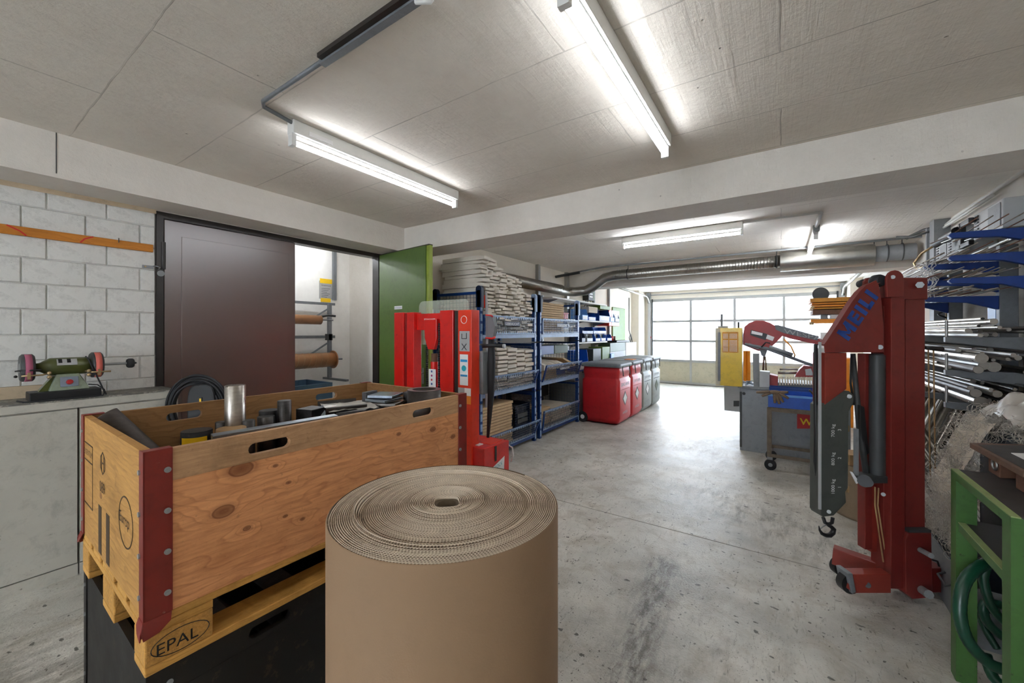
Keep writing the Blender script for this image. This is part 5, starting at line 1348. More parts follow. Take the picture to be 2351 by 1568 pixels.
# ================================================================ WHEELED SAFETY BINS
def drum(y0, body, label, lid_orange=False, tri='print_white'):
    x0, x1 = -2.70, -2.075; y1 = y0 + .60; h = .90
    t = thing('wheeled_bin', label, 'bin', (x0, y0, 0))
    def ringz(z, ins, r=.055):
        a0, a1, b0, b1 = x0 + ins, x1 - ins, y0 + ins, y1 - ins; pts = []
        for (cx_, cy_, s0) in ((a1 - r, b1 - r, 0), (a0 + r, b1 - r, 90), (a0 + r, b0 + r, 180), (a1 - r, b0 + r, 270)):
            for q in range(5):
                a = math.radians(s0 + 22.5 * q); pts.append(Vector((cx_ + r * math.cos(a), cy_ + r * math.sin(a), z)))
        return pts
    prof = [(.015, .05), (.05, .018), (.10, .0), (.69, .0), (.715, .018), (.74, .022), (.80, .012), (.85, .010), (.87, .016), (h, .016)]
    mb = MB(); rings = [ringz(z, i_) for z, i_ in prof]; n = len(rings[0])
    for rg_ in rings: mb.v += rg_
    for i in range(len(rings) - 1):
        for q in range(n): mb.f.append([i * n + q, i * n + (q + 1) % n, (i + 1) * n + (q + 1) % n, (i + 1) * n + q]); mb.sm.append(True)
    mb.f.append(list(range(n))[::-1]); mb.sm.append(False); mb.f.append([(len(rings) - 1) * n + q for q in range(n)]); mb.sm.append(False)
    mb.build('body', body, t)
    # domed lid
    ml = MB(); rings = [ringz(h + .002, -.015), ringz(h + .03, -.02), ringz(h + .055, -.01), ringz(h + .07, .05)]
    for rg_ in rings: ml.v += rg_
    for i in range(3):
        for q in range(n): ml.f.append([i * n + q, i * n + (q + 1) % n, (i + 1) * n + (q + 1) % n, (i + 1) * n + q]); ml.sm.append(False)
    ml.f.append([3 * n + q for q in range(n)]); ml.sm.append(False); ml.f.append(list(range(n))[::-1]); ml.sm.append(False)
    ml.build('lid', 'lid_grey', t)
    if lid_orange: B(x1 - .2, x1 - .05, y0 + .2, y0 + .4, h + .0725, h + .08).build('orange_label', 'print_orange', t)
    for yy in (y0 + .13, y1 - .13):
        MB().tube([(x1 + .012, yy, h + .03), (x1 + .02, yy - .03, h - .03), (x1 + .012, yy + .02, h - .08), (x1 + .006, yy + .05, h - .14)], .008, 6).build('lid_clasp', 'dark_grey', t)
    xf = x1 + .0006
    text('lettering', 'GWE.HKNE', (xf, y0 + .09, .60), (0, 1, 0), (0, 0, 1), .075, 'print_grey' if body == 'drum_red' else 'arm_grey', t, fit=.40)
    B(xf, xf + .0015, y0 + .09, y1 - .1, .545, .556).build('line', 'print_red' if body == 'drum_red' else 'dark_grey', t)
    cy_, cz_ = (y0 + y1) / 2 - .02, .40
    MB().prism([(xf, cy_ - .115, cz_), (xf, cy_, cz_ - .115), (xf, cy_ + .115, cz_), (xf, cy_, cz_ + .115)], (.0015, 0, 0)).build('hazard_border', 'print_black', t)
    MB().prism([(xf + .0016, cy_ - .09, cz_), (xf + .0016, cy_, cz_ - .09), (xf + .0016, cy_ + .09, cz_), (xf + .0016, cy_, cz_ + .09)], (.0015, 0, 0)).build('hazard_sign', tri, t)
    text('lettering', 'AWESK', (xf, y0 + .16, .16), (0, 1, 0), (0, 0, 1), .06, 'print_grey' if body == 'drum_red' else 'arm_grey', t, fit=.24)
    for yy in (y0 + .02, y1 - .05): 
        MB().cyl((x0 + .02, yy - .03, .085), (x0 + .02, yy + .0, .085), .085, 24).build('wheel', 'rubber', t)
        MB().cyl((x0 + .02, yy - .033, .085), (x0 + .02, yy - .030, .085), .035, 16).build('hub', 'print_white', t)
    MB().cyl((x0 - .0, y0 + .05, .80), (x0 - .0, y1 - .05, .80), .016, 8).build('handle_bar', 'dark_grey', t)
    return t
drum(6.02, 'drum_red', 'first red wheeled bin, nearest the cage towers')
drum(6.66, 'drum_red', 'second red wheeled bin with an orange patch on its lid', lid_orange=True)
drum(7.30, 'drum_grey', 'grey wheeled bin next to the second red one')
drum(7.94, 'drum_grey', 'last grey wheeled bin with a green hazard diamond', tri='dark_olive')
# grey crates squeezed between tower and first bin
tag(B(-3.3, -2.82, 6.02, 6.12, .10, .66).build('wire_crate', 'mid_grey', bevel=.004), 'narrow grey crate between the farther cage tower and the first red bin', 'crate')

# ================================================================ STORE ROOM BEHIND THE OPENING
rk = thing('roll_rack', 'grey steel wall rack for rolls in the store room', 'rack', (-4.85, 2.9, 0))
zr = [atX(795, 690, -4.8).z, atX(700, 772, -4.8).z, atX(745, 846, -4.72).z]
B(-4.90, -4.86, 3.03, 3.07, zr[0], 2.61).build('upper_post', 'arm_grey', rk)
B(-4.80, -4.76, 2.90, 2.94, .86, 1.82).build('front_post', 'arm_grey', rk)
B(-4.86, -4.83, 1.2, 3.03, 1.80, 1.83).build('rail', 'arm_grey', rk)
B(-4.86, -4.83, 1.2, 3.03, 1.375, 1.41).build('rail', 'arm_grey', rk)
B(-4.90, -4.4, 2.90, 2.94, .85, .875).build('foot_arm', 'arm_grey', rk)
B(-4.83, -4.76, 2.89, 2.95, 1.35, 1.43).build('joint', 'dark_grey', rk)
for z in (1.76, 1.33): MB().bar((-4.78, 2.92, z), (-4.85, 2.70, z - .16), .012, .02).build('brace', 'arm_grey', rk)
MB().cyl((-4.62, 1.2, 1.60), (-4.62, 2.87, 1.60), .008, 8).build('holding_rod', 'arm_grey', rk)
MB().cyl((-4.60, 1.2, 1.115), (-4.60, 2.98, 1.115), .010, 8).build('holding_rod', 'arm_grey', rk)
for (z, r, y1_, lab) in ((1.60, .055, 2.70, 'thin brown film roll on the upper rod of the store rack'), (1.115, .088, 2.86, 'thick striped brown film roll on the lower rod of the store rack')):
    t = thing('film_roll', lab, 'roll', (-4.61, 2.2, z))
    MB().lathe([(.02, -1.0), (r, -1.0), (r, y1_ - 2.2), (.012, y1_ - 2.2)], (-4.61, 2.2, z), (0, 1, 0), 28).build('film', 'film_brown', t)
    MB().cyl((-4.61, y1_, z), (-4.61, y1_ + .012, z), r * .5, 18).build('core', 'dark_grey', t)
    if r > .06:
        MB().lathe([(.03, 0), (r * 1.25, 0), (r * 1.25, .008), (.03, .008)], (-4.61, y1_ + .0, z), (0, 1, 0), 26).build('end_disc', 'film_brown', t)
        for k in range(14):
            MB().tube([(-4.61 + (r + .001) * math.cos(a), y1_ - .12 - k * .07 + .02 * math.sin(a), z + (r + .001) * math.sin(a)) for a in [2 * PI * q / 16 for q in range(16)]], .002, 4, closed=True).build('strap_line', 'card', t)
kb = MB().tube([(-4.62, 2.72, 1.64), (-4.58, 2.78, 1.66), (-4.55, 2.86, 1.65)], .014, 8); tag(kb.build('crank_handle', 'dark_grey'), 'dark crank handle at the end of the thin film roll', 'handle')
td = thing('tape_dispenser', 'green and white round gauge hanging on the rack above the thin roll', 'gauge', (-4.8, 2.38, 1.75))
MB().cyl((-4.80, 2.40, 1.72), (-4.77, 2.40, 1.72), .075, 24).build('disc', 'print_white', td)
B(-4.80, -4.77, 2.28, 2.33, 1.70, 1.78).build('green_body', 'olive', td); B(-4.805, -4.78, 2.385, 2.415, 1.78, 1.88).build('hanger', 'mid_grey', td)
pn = thing('notice', 'printed notice taped with yellow strips on the store room wall', 'notice', (-4.915, 2.75, 2.0))
ya, yb_ = atX(733, 640, -4.915).y, atX(764, 640, -4.915).y; zt_, zb_ = atX(748, 642, -4.915).z, atX(748, 690, -4.915).z
B(-4.9195, -4.917, ya, yb_, zb_ + .02, zt_ - .02).build('paper', 'print_grey', pn)
B(-4.9165, -4.915, ya + .01, yb_ - .01, zt_ - .05, zt_ + .01).build('yellow_tape', 'print_yellow', pn); B(-4.9165, -4.915, ya + .02, yb_ - .03, zb_ - .02, zb_ + .03).build('yellow_tape', 'print_yellow', pn)
text('lettering', 'REIHENFOLGE', (-4.9165, ya + .03, zt_ - .085), (0, 1, 0), (0, 0, 1), .022, 'print_black', pn, fit=(yb_ - ya) * .7)
for k in range(6): B(-4.9168, -4.9162, ya + .03, yb_ - .04 - .02 * (k % 3), zt_ - .12 - k * .022, zt_ - .115 - k * .022).build('text_line', 'dark_grey', pn)
bc = thing('blue_crate', 'slate blue plastic crate on the store room floor stack', 'crate', (-4.45, 2.4, 0))
c0 = atX(725, 880, -4.3)
B(-4.6, -4.12, 1.75, 2.52, 0.0, .60).build('stack_body', 'bin_slate', bc, bevel=.01)
bm_ = MB(); bm_.box(-4.62, -4.10, 1.73, 2.54, .86, .885).box(-4.62, -4.60, 1.73, 2.54, .60, .86).box(-4.12, -4.10, 1.73, 2.54, .60, .86).box(-4.6, -4.12, 1.73, 1.75, .60, .86).box(-4.6, -4.12, 2.52, 2.54, .60, .86)
bm_.v = [v for v in bm_.v]; MB().box(-4.62, -4.60, 1.73, 2.54, .601, .90).box(-4.12, -4.10, 1.73, 2.54, .601, .90).box(-4.6, -4.12, 1.73, 1.75, .601, .90).box(-4.6, -4.12, 2.52, 2.54, .601, .90).build('rim', 'bin_slate', bc)

# ================================================================ WORKSHOP CRANE (right foreground)
CD = 2.2; KX = CD / FPX
co_ = atD(2085, 763, CD)
crn = thing('workshop_crane', 'tall dark red folding workshop crane with hook at the right', 'crane', (co_.x, co_.y, 0))
Rv = Vector((_c, _s, 0)); Fv = Vector((-_s, _c, 0)); Uv = Vector((0, 0, 1)); CO = Vector((co_.x, co_.y, 0))
def cp(u, v, dep=0.0):
    """point of the crane's own upright plane (which runs parallel to its legs), dep metres behind it"""
    return atD(u, v, CD + dep)
def cpoly(pts, d0, d1, nm, m, par=None, bev=.003):
    return MB().prism([cp(u, v, d0) for u, v in pts], Fv * (d1 - d0)).build(nm, m, par or crn, bevel=bev)
def crect(u0, u1, v0, v1, d0, d1, nm, m, par=None, bev=.003): return cpoly([(u0, v1), (u1, v1), (u1, v0), (u0, v0)], d0, d1, nm, m, par, bev)
def ccyl(u, v, d0, d1, r, nm, m, par=None, n=18): return MB().cyl(cp(u, v, d0), cp(u, v, d1), r, n).build(nm, m, par or crn)
# mast
crect(2079, 2124, 684, 1228, -.035, .065, 'mast_tube', 'crane_red')
crect(2046, 2078, 682, 1352, -.06, .03, 'mast_front_tube', 'crane_red')
crect(2029, 2045, 702, 1345, -.02, .06, 'mast_inner_plate', 'crane_red')
crect(2064, 2131, 637, 688, -.045, .075, 'head_bracket', 'crane_red', bev=.006)
lp = [(2037, 682)] + [(2056 + 20 * math.cos(a), 641 - 21 * math.sin(a)) for a in [PI - PI * k / 8 for k in range(9)]] + [(2077, 682)]
cpoly(lp, -.075, -.061, 'pivot_plate', 'crane_red'); cpoly(lp, .05, .06, 'pivot_plate', 'crane_red')
ccyl(2050, 636, -.08, -.075, .010, 'pivot_bolt', 'zinc')
MB().cyl(cp(2112, 654, -.075), cp(2112, 654, -.046), .018, 6).cyl(cp(2112, 654, -.085), cp(2112, 654, -.075), .010, 12).build('head_bolt', 'zinc', crn)
MB().lathe([(0, 0), (.026, .004), (.034, .02), (.034, .05), (.026, .062), (0, .064)], cp(2028, 643, -.05), Fv, 18).build('roller', 'rubber', crn)
MB().lathe([(0, 0), (.022, .004), (.026, .02), (.02, .05), (0, .052)], cp(1990, 650, .09), Fv, 16).build('roller', 'rubber', crn)
cpoly([(1985, 655), (1985, 646), (1992, 638), (2003, 636), (2012, 641), (2012, 655)], .08, .10, 'rear_ear', 'crane_red')
# boom head: two side plates and a front flange strip
side = [(1895, 809), (1893, 790), (1900, 780), (1957, 692), (1975, 668), (1990, 654), (2012, 643), (2018, 655), (2024, 690), (2029, 745), (2029, 809)]
cpoly(side, -.055, -.048, 'boom_side_plate', 'crane_red', bev=.002); cpoly(side, .048, .055, 'boom_side_plate', 'crane_red', bev=.002)
fl_ = MB()
for (a, b) in zip(side[1:7], side[2:8]): fl_.bar(cp(a[0] + 3, a[1] + 2, 0), cp(b[0] + 3, b[1] + 2, 0), .094, .004, up=-Rv + Uv * .5)
fl_.build('boom_flange', 'crane_red', crn)
m0 = cp(1948, 783, -.0565); m1 = cp(2027, 668, -.0565)
mx = (m1 - m0).normalized(); my = (Uv * mx.dot(Rv) - Rv * mx.dot(Uv)).normalized(); ml_, mh, ms = (m1 - m0).length, .078, .022
def stroke(mb, a, b, t_=ms):
    A, B_ = m0 + mx * a[0] + my * a[1], m0 + mx * b[0] + my * b[1]; d = (B_ - A).normalized(); n_ = (my * d.dot(mx) - mx * d.dot(my)) * t_ / 2
    mb.prism([A - n_, B_ - n_, B_ + n_, A + n_], -Fv * .0012)
cell = ml_ / 4.25; x_ = 0.0
for ch_ in 'MEILI':
    mb = MB(); h2 = ms / 2; wl = cell * {'M': 1.05, 'E': .68, 'I': 0, 'L': .62}[ch_]
    stroke(mb, (x_ + h2, 0), (x_ + h2, mh))
    if ch_ == 'M': stroke(mb, (x_ + wl - h2, 0), (x_ + wl - h2, mh)); stroke(mb, (x_ + h2, mh - .004), (x_ + wl / 2, .018), .014); stroke(mb, (x_ + wl / 2, .018), (x_ + wl - h2, mh - .004), .014)
    if ch_ == 'E':
        for yy in (h2 * .8, mh / 2, mh - h2 * .8): stroke(mb, (x_, yy), (x_ + wl, yy), ms * .8)
    if ch_ == 'L': stroke(mb, (x_, h2), (x_ + wl, h2))
    mb.build('lettering', 'print_blue', crn); x_ += max(wl, ms) + cell * .20
ccyl(2021, 797, -.06, -.055, .012, 'boom_bolt', 'zinc')
# folded boom arm in red, then the grey telescopic arm with load marks
cpoly([(1894, 810), (1944, 810), (1944, 893), (1894, 930)], -.045, .045, 'boom_arm', 'crane_bright')
grey = [(1886, 932), (1900, 920), (1937, 897), (1950, 898), (1961, 908), (1960, 925), (1949, 945), (1947, 1120), (1941, 1130), (1943, 1154), (1914, 1184), (1889, 1187), (1885, 1180)]
cpoly(grey, -.042, .042, 'telescopic_arm', 'crane_grey')
for v in (977, 1046, 1117): crect(1946, 1950, v, v + 14, -.02, .02, 'lock_notch', 'tan_wood', bev=0)
ccyl(1950, 910, -.048, -.042, .011, 'arm_bolt', 'zinc'); ccyl(1903, 1175, -.048, -.042, .010, 'arm_bolt', 'zinc')
for s_, d_, v in (('700 kg', '3', 1003), ('800 kg', '2', 1068), ('1000 kg', '1', 1133)):
    text('lettering', s_, cp(1916, v, -.0432), Uv, -Rv, .026, 'print_white', crn)
    text('lettering', d_, cp(1931, v - 14, -.0432), Uv, -Rv, .026, 'print_white', crn)
crect(1881, 1886, 785, 1170, -.044, -.036, 'slot_highlight', 'light_grey', bev=0)  # pale grey stands for the highlight along the front slot
MB().tube([cp(1873, 790, 0), cp(1872, 900, 0), cp(1874, 1000, 0), cp(1872, 1060, 0), cp(1876, 1095, 0)], .010, 8).build('hydraulic_hose', 'black', crn)
# hook
MB().tube([cp(1890, 1188), cp(1894, 1200), cp(1903, 1203), cp(1910, 1200), cp(1912, 1188)], .009, 8).build('shackle', 'black', crn)
hk_ = [(1901, 1200), (1902, 1206), (1908, 1209), (1914, 1215), (1912, 1223), (1905, 1229), (1896, 1229), (1887, 1225), (1882, 1217), (1880, 1207)]
MB().tube([cp(u, v) for u, v in hk_], [.008, .009, .010, .012, .013, .013, .011, .009, .006, .002], 10).build('hook', 'black', crn)
MB().tube([cp(1899, 1204), cp(1890, 1208), cp(1884, 1214)], .003, 6).build('hook_latch', 'zinc', crn)
# hydraulic ram, pump and lever
MB().cyl(cp(2014, 815), cp(2014, 1094), .036, 26).build('hydraulic_cylinder', 'dark_grey', crn)
MB().lathe([(0, 0), (.025, .0), (.034, -.012), (.036, -.02)], cp(2014, 812), Uv, 24).build('cylinder_cap', 'dark_grey', crn)
crect(1985, 2044, 1094, 1110, -.04, .04, 'cylinder_foot', 'dark_grey')
MB().cyl(cp(1985, 1104, -.06), cp(1985, 1104, .03), .032, 22).cyl(cp(1993, 1108, -.085), cp(1993, 1108, -.06), .022, 18).cyl(cp(1995, 1109, -.10), cp(1995, 1109, -.085), .012, 14).build('pump_body', 'black', crn)
crect(1986, 2004, 812, 1262, .02, .07, 'rear_strut', 'crane_red')
crect(2000, 2030, 1112, 1268, .02, .06, 'gusset_panel', 'crane_bright')
MB().tube([cp(2009, 1118, -.02), cp(2009, 1160, -.02), cp(2028, 1290, -.02)], .004, 6).build('brake_pipe', 'tan_wood', crn)
MB().tube([cp(2017, 1120, -.02), cp(2015, 1160, -.02), cp(2036, 1290, -.02)], .004, 6).build('brake_pipe', 'tan_wood', crn)
ccyl(2028, 1135, -.03, .02, .010, 'strut_bolt', 'zinc')
MB().tube([cp(1958, 812, .03), cp(1966, 900, .02), cp(1974, 985, .0), cp(1988, 1085, -.02)], [.012, .013, .016, .014], 8).build('pump_lever', 'dark_grey', crn)
crect(1966, 1972, 985, 1092, -.03, -.01, 'lever_bracket', 'mid_grey', bev=.001)
cpoly([(1975, 930), (1985, 935), (1996, 1040), (1987, 1050), (1976, 990)], -.02, .0, 'lever_link', 'black')
cpoly([(1953, 1083), (1958, 1084), (1973, 1106), (1968, 1112)], -.04, -.03, 'pierced_tab', 'print_white')
MB().tube([cp(1955, 815, .01), cp(1953, 880, .01), cp(1960, 930, 0)], .006, 6).build('thin_hose', 'black', crn)
# base
cpoly([(2086, 1224), (2139, 1224), (2142, 1372), (2096, 1376), (2080, 1362), (2079, 1240)], -.075, .075, 'base_socket', 'crane_red', bev=.004)
crect(2088, 2138, 1217, 1224, -.07, .07, 'socket_rim', 'dark_grey', bev=0)
MB().cyl(cp(2112, 1262, -.075), cp(2138, 1276, -.16), .013, 14).build('lock_pin', 'zinc', crn)
MB().cyl(cp(2115, 1353, -.075), cp(2128, 1362, -.12), .020, 14).cyl(cp(2128, 1362, -.12), cp(2133, 1365, -.135), .022, 8).build('axle_bolt', 'zinc', crn)
MB().tube([cp(2140, 1285, 0), cp(2152, 1288, 0), cp(2156, 1300, 0), cp(2150, 1306, 0)], .005, 6).build('chain_loop', 'black', crn)
l1 = MB().prism([cp(1954, 1319, -.11), cp(2046, 1319, -.11), cp(2046, 1362, -.11), cp(1964, 1362, -.11), cp(1946, 1352, -.11)], Fv * .06).build('front_leg', 'crane_bright', crn, bevel=.003)
ccyl(1992, 1343, -.113, -.108, .014, 'leg_hole', 'black')
c1 = cp(1948, 1336, -.08); MB().cyl(c1 - Fv * .02, c1 + Fv * .02, .052, 24).build('caster_wheel', 'black', crn); MB().cyl(c1 - Fv * .024, c1 + Fv * .024, .02, 16).build('caster_hub', 'mid_grey', crn)
cpoly([(1947, 1317), (1958, 1317), (1966, 1360), (1957, 1364)], -.12, -.04, 'caster_fork', 'arm_grey')
a0 = cp(1912, 1272, .18); a1 = cp(2052, 1322, .0)
MB().bar(a0, a1, .06, .10).build('rear_leg', 'crane_bright', crn, bevel=.004)
cw = cp(1929, 1300, .17); MB().cyl(cw - Fv * .02, cw + Fv * .02, .050, 24).build('caster_wheel', 'black', crn); MB().cyl(cw - Fv * .024, cw + Fv * .024, .02, 16).build('caster_hub', 'mid_grey', crn)
hh = cp(1943, 1279, .13); MB().cyl(hh - Fv * .01, hh + Fv * .0, .014, 14).build('leg_hole', 'black', crn)
cpoly([(2140, 1305), (2172, 1305), (2196, 1322), (2215, 1330), (2215, 1360), (2140, 1361)], -.02, .06, 'tail_leg', 'crane_red')
cw = cp(2205, 1362, .02); MB().cyl(Vector((cw.x, cw.y, .052)) - Fv * .02, Vector((cw.x, cw.y, .052)) + Fv * .02, .05, 20).build('caster_wheel', 'black', crn)
MB().tube([cp(2124, 798, .0), cp(2145, 800, .0), cp(2162, 801, .0)], [.008, .012, .015], 10).build('side_grip', 'black', crn)
for u in (2139, 2151):
    MB().tube([cp(u - 8, 800, .2), cp(u - 5, 1000, .2), cp(u - 3, 1110, .22)], .004, 5).build('hanging_chain', 'tan_wood', crn)

# brown drum half hidden by the crane
q = atZ(1985, 1205, 0); q = Vector((q.x + .09, q.y + .27, 0))
dm = thing('brown_drum', 'low brown round drum standing behind the crane hook', 'drum', q)
MB().lathe([(0, 0), (.27, 0), (.275, .02), (.27, .2), (.275, .22), (.27, .40), (.26, .41), (.0, .41)], q, (0, 0, 1), 40).build('shell', 'drum_tan', dm)
tb = MB().obox((q.x - .12, q.y - .10, .455), (.08, .03, 0), (-.03, .08, 0), (0, 0, .042)); tag(tb.build('wood_offcut', 'tan_wood', bevel=.004), 'short tan wood block lying on the brown drum', 'wood block')

# ================================================================ BAND SAW
SY = 5.65
sw_ = thing('band_saw', 'red metal band saw on a grey cabinet with a yellow guard', 'saw', (0, SY, 0))
def yp_(u, v, y=SY): return atY(u, v, y)
def sprism(pts, y, dy, nm, m, par=None, bev=.003): return MB().prism([atY(u, v, y) for u, v in pts], (0, dy, 0)).build(nm, m, par or sw_, bevel=bev)
cab = B(-.43, .62, SY, SY + .55, .0, .765).build('cabinet', 'saw_grey', sw_, bevel=.006)
B(-.45, -.12, SY - .02, SY + .57, .766, .79).build('cabinet_top', 'mid_grey', sw_)
B(-.43, -.405, SY - .0015, SY, .04, .72).build('door_seam', 'dark_grey', cab)
MB().cyl((-.385, SY - .003, .70), (-.385, SY, .70), .018, 12).build('lock', 'black', sw_)
sg = sprism([(1830, 948), (1895, 948), (1895, 984), (1830, 984)], SY - .004, .003, 'sign_board', 'print_red')
text('lettering', 'WESPA', atY(1836, 974, SY - .0045), (1, 0, 0), (0, 0, 1), .10, 'print_yellow', sw_, fit=.36, bold=.02)
sprism([(1662, 885), (1699, 887), (1699, 946), (1663, 942)], SY + .12, .35, 'chip_box', 'light_grey'); sprism([(1684, 920), (1697, 920), (1697, 933), (1684, 933)], SY + .117, .003, 'box_vent', 'dark_grey')
# yellow guard with perforated window
B(-.69, -.40, SY - .05, SY + .12, .785, 1.505).build('yellow_guard', 'yellow', sw_, bevel=.004)
B(-.692, -.64, SY - .052, SY - .048, .79, 1.50).build('guard_edge', 'bin_slate' if False else 'door_beige', sw_)
B(-.665, -.635, SY - .056, SY - .051, .84, 1.45).build('guard_strip', 'arm_grey', sw_)
hl = MB()
for i in range(11):
    for j in range(14):
        if i in (4,) or j in (9,): continue
        x = -.60 + i * .014 ; z = 1.22 + j * .016
        hl.cyl((x, SY - .0515, z), (x, SY - .0508, z), .0052, 6)
hl.build('perforation', 'print_white', sw_, kind='stuff')
B(-.615, -.44, SY - .0507, SY - .0502, 1.20, 1.455).build('perforated_plate', 'yellow_wood', sw_)
MB().cyl((-.632, SY + .03, 1.505), (-.632, SY + .03, 1.68), .014, 10).build('guide_rod', 'arm_grey', sw_)
B(-.67, -.56, SY + .0, SY + .06, 1.505, 1.53).build('rod_clamp', 'mid_grey', sw_)
MB().cyl((-.445, SY + .03, 1.505), (-.445, SY + .03, 1.58), .012, 10).build('knob', 'black', sw_)
# bow
bow = [(1706, 768), (1709, 750), (1720, 741), (1735, 736), (1752, 736), (1768, 741), (1786, 752), (1812, 757), (1886, 778), (1895, 795), (1880, 792), (1812, 777), (1797, 771), (1783, 785), (1768, 800), (1752, 808), (1738, 805), (1706, 792)]
sprism(bow, SY + .02, .12, 'saw_bow', 'saw_red', bev=.008)
sprism([(1778, 746), (1786, 746), (1880, 772), (1877, 782), (1800, 765), (1781, 757)], SY + .016, .003, 'bow_panel', 'arm_grey')
text('lettering', 'WESPA', atY(1800, 765, SY + .015), (1, 0, -.24), (0, 0, 1), .075, 'print_grey', sw_, fit=.36)
sprism([(1724, 757), (1762, 767), (1758, 781), (1722, 769)], SY + .016, .003, 'control_panel', 'black')
sprism([(1726, 759), (1751, 765), (1750, 771), (1725, 766)], SY + .013, .003, 'display', 'print_white')
sprism([(1762, 768), (1778, 774), (1774, 783), (1758, 777)], SY + .016, .003, 'badge', 'print_white')
sprism([(1720, 788), (1745, 795), (1742, 802), (1718, 795)], SY + .014, .004, 'label_strip', 'print_grey')
MB().tube([atY(1710, 790, SY), atY(1760, 800, SY - .02), atY(1846, 832, SY - .02), atY(1886, 845, SY)], .018, 10).build('guide_arm', 'arm_grey', sw_)
MB().tube([atY(1766, 796, SY - .03), atY(1820, 815, SY - .03)], .022, 10).build('feed_cylinder', 'mid_grey', sw_)
MB().tube([atY(1748, 797, SY - .04), atY(1758, 786, SY - .05), atY(1768, 788, SY - .05)], .008, 6).build('lever', 'black', sw_)
sprism([(1744, 802), (1762, 804), (1756, 820), (1748, 816)], SY, .06, 'blade_guide', 'arm_grey')
MB().tube([atY(1754, 818, SY + .03), atY(1752, 850, SY + .03)], .010, 8).build('blade_holder', 'rust', sw_)
MB().tube([atY(1757, 818, SY + .03), atY(1759, 850, SY + .03)], .008, 8).build('coolant_pipe', 'brass', sw_)
MB().tube([atY(1800, 779, SY + .0), atY(1816, 795, SY), atY(1825, 815, SY), atY(1822, 826, SY)], .009, 6).build('orange_hose', 'orange', sw_)
sprism([(1728, 812), (1743, 812), (1743, 889), (1730, 889)], SY + .04, .08, 'column', 'mid_grey')
sprism([(1744, 852), (1767, 854), (1767, 889), (1744, 889)], SY + .02, .14, 'vice_block', 'light_grey')
sprism([(1767, 860), (1786, 864), (1786, 889), (1767, 889)], SY + .05, .2, 'table_end', 'saw_red')
B(atY(1786, 0, SY).x, .5, SY + .0, SY + .45, .80, .86).build('saw_table', 'mid_grey', sw_)
for k in range(15):
    u = 1788 + k * 6.3
    MB().prism([atY(u, 866, SY - .02), atY(u + 3.4, 866, SY - .02), atY(u + 4.6, 884, SY - .05), atY(u + 1.2, 884, SY - .05)], (0, .04, 0)).build('table_slat', 'tan_wood' if k % 1 else 'pack_edge', sw_)
sprism([(1824, 866), (1836, 848), (1845, 840), (1866, 841), (1874, 850), (1878, 866)], SY + .05, .16, 'vice_jaw', 'saw_red', bev=.006)
sprism([(1848, 848), (1862, 846), (1868, 862), (1850, 862)], SY + .045, .006, 'jaw_face', 'alu')
MB().tube([atY(1790, 848, SY + .3), atY(1832, 848, SY + .3)], .012, 8).build('clamp_rod', 'alu', sw_); MB().tube([atY(1786, 856, SY + .2), atY(1830, 856, SY + .2)], .016, 8).build('clamp_rod', 'alu', sw_)
ch = MB()
for k in range(26):
    p = atY(R.uniform(1707, 1729), R.uniform(870, 886), SY + .1); p.z = .795 + R.uniform(0, .06) * (1 - abs(p.x + .33) * 3); a = R.uniform(0, PI); b = R.uniform(-.3, .6)
    ch.obox((p.x, p.y, max(.80, p.z)), (.03 * math.cos(a), .03 * math.sin(a), .02 * b), (-.006 * math.sin(a), .006 * math.cos(a), 0), (0, 0, .003))
tag(ch.build('metal_chips', 'steel_blue'), 'small pile of cut metal pieces on the saw cabinet beside the yellow guard', 'chips', kind='stuff')
op = thing('orange_stand', 'orange steel posts seen between the yellow guard and the saw column', 'stand', atY(1714, 880, 7.5) * 1)
op.location.z = 0
for u in (1709, 1718): MB().cyl(Vector((atY(u, 800, 7.5).x, 7.5, 0)), Vector((atY(u, 800, 7.5).x, 7.5, 1.15)), .03, 12).build('post', 'orange', op)

# ---------------------------------------------------------------- cart with blue bins and gloves
CY0, CY1 = 5.0, 5.42; cx0, cx1 = -.13, .33
ca = thing('trolley', 'worn grey-brown angle-iron trolley on casters in front of the saw', 'trolley', ((cx0 + cx1) / 2, CY0, 0))
for x in (cx0, cx1 - .035):
    for y in (CY0, CY1 - .035):
        B(x, x + .035, y, y + .035, .14, .655).build('leg', 'worn_iron', ca)
        c = Vector((x + .03, y + .02, .055)); MB().cyl(c - Vector((0, .015, 0)), c + Vector((0, .015, 0)), .055, 20).build('caster_wheel', 'rubber', ca); MB().cyl(c - Vector((0, .018, 0)), c + Vector((0, .018, 0)), .02, 12).build('caster_hub', 'zinc', ca)
        B(x + .0, x + .05, y, y + .04, .11, .139).build('caster_fork', 'mid_grey', ca)
for z in (.14, .62):
    B(cx0, cx1, CY0 - .003, CY0 - .0, z, z + .035).build('front_rail', 'worn_iron', ca); B(cx0, cx1, CY1, CY1 + .003, z, z + .035).build('rear_rail', 'worn_iron', ca)
    for x in (cx0 + .036, cx1 - .039): B(x, x + .003, CY0 + .04, CY1 - .04, z, z + .035).build('side_rail', 'worn_iron', ca)
B(cx0 + .04, cx1 - .04, CY0, CY1, .655, .662).build('deck', 'worn_iron', ca)
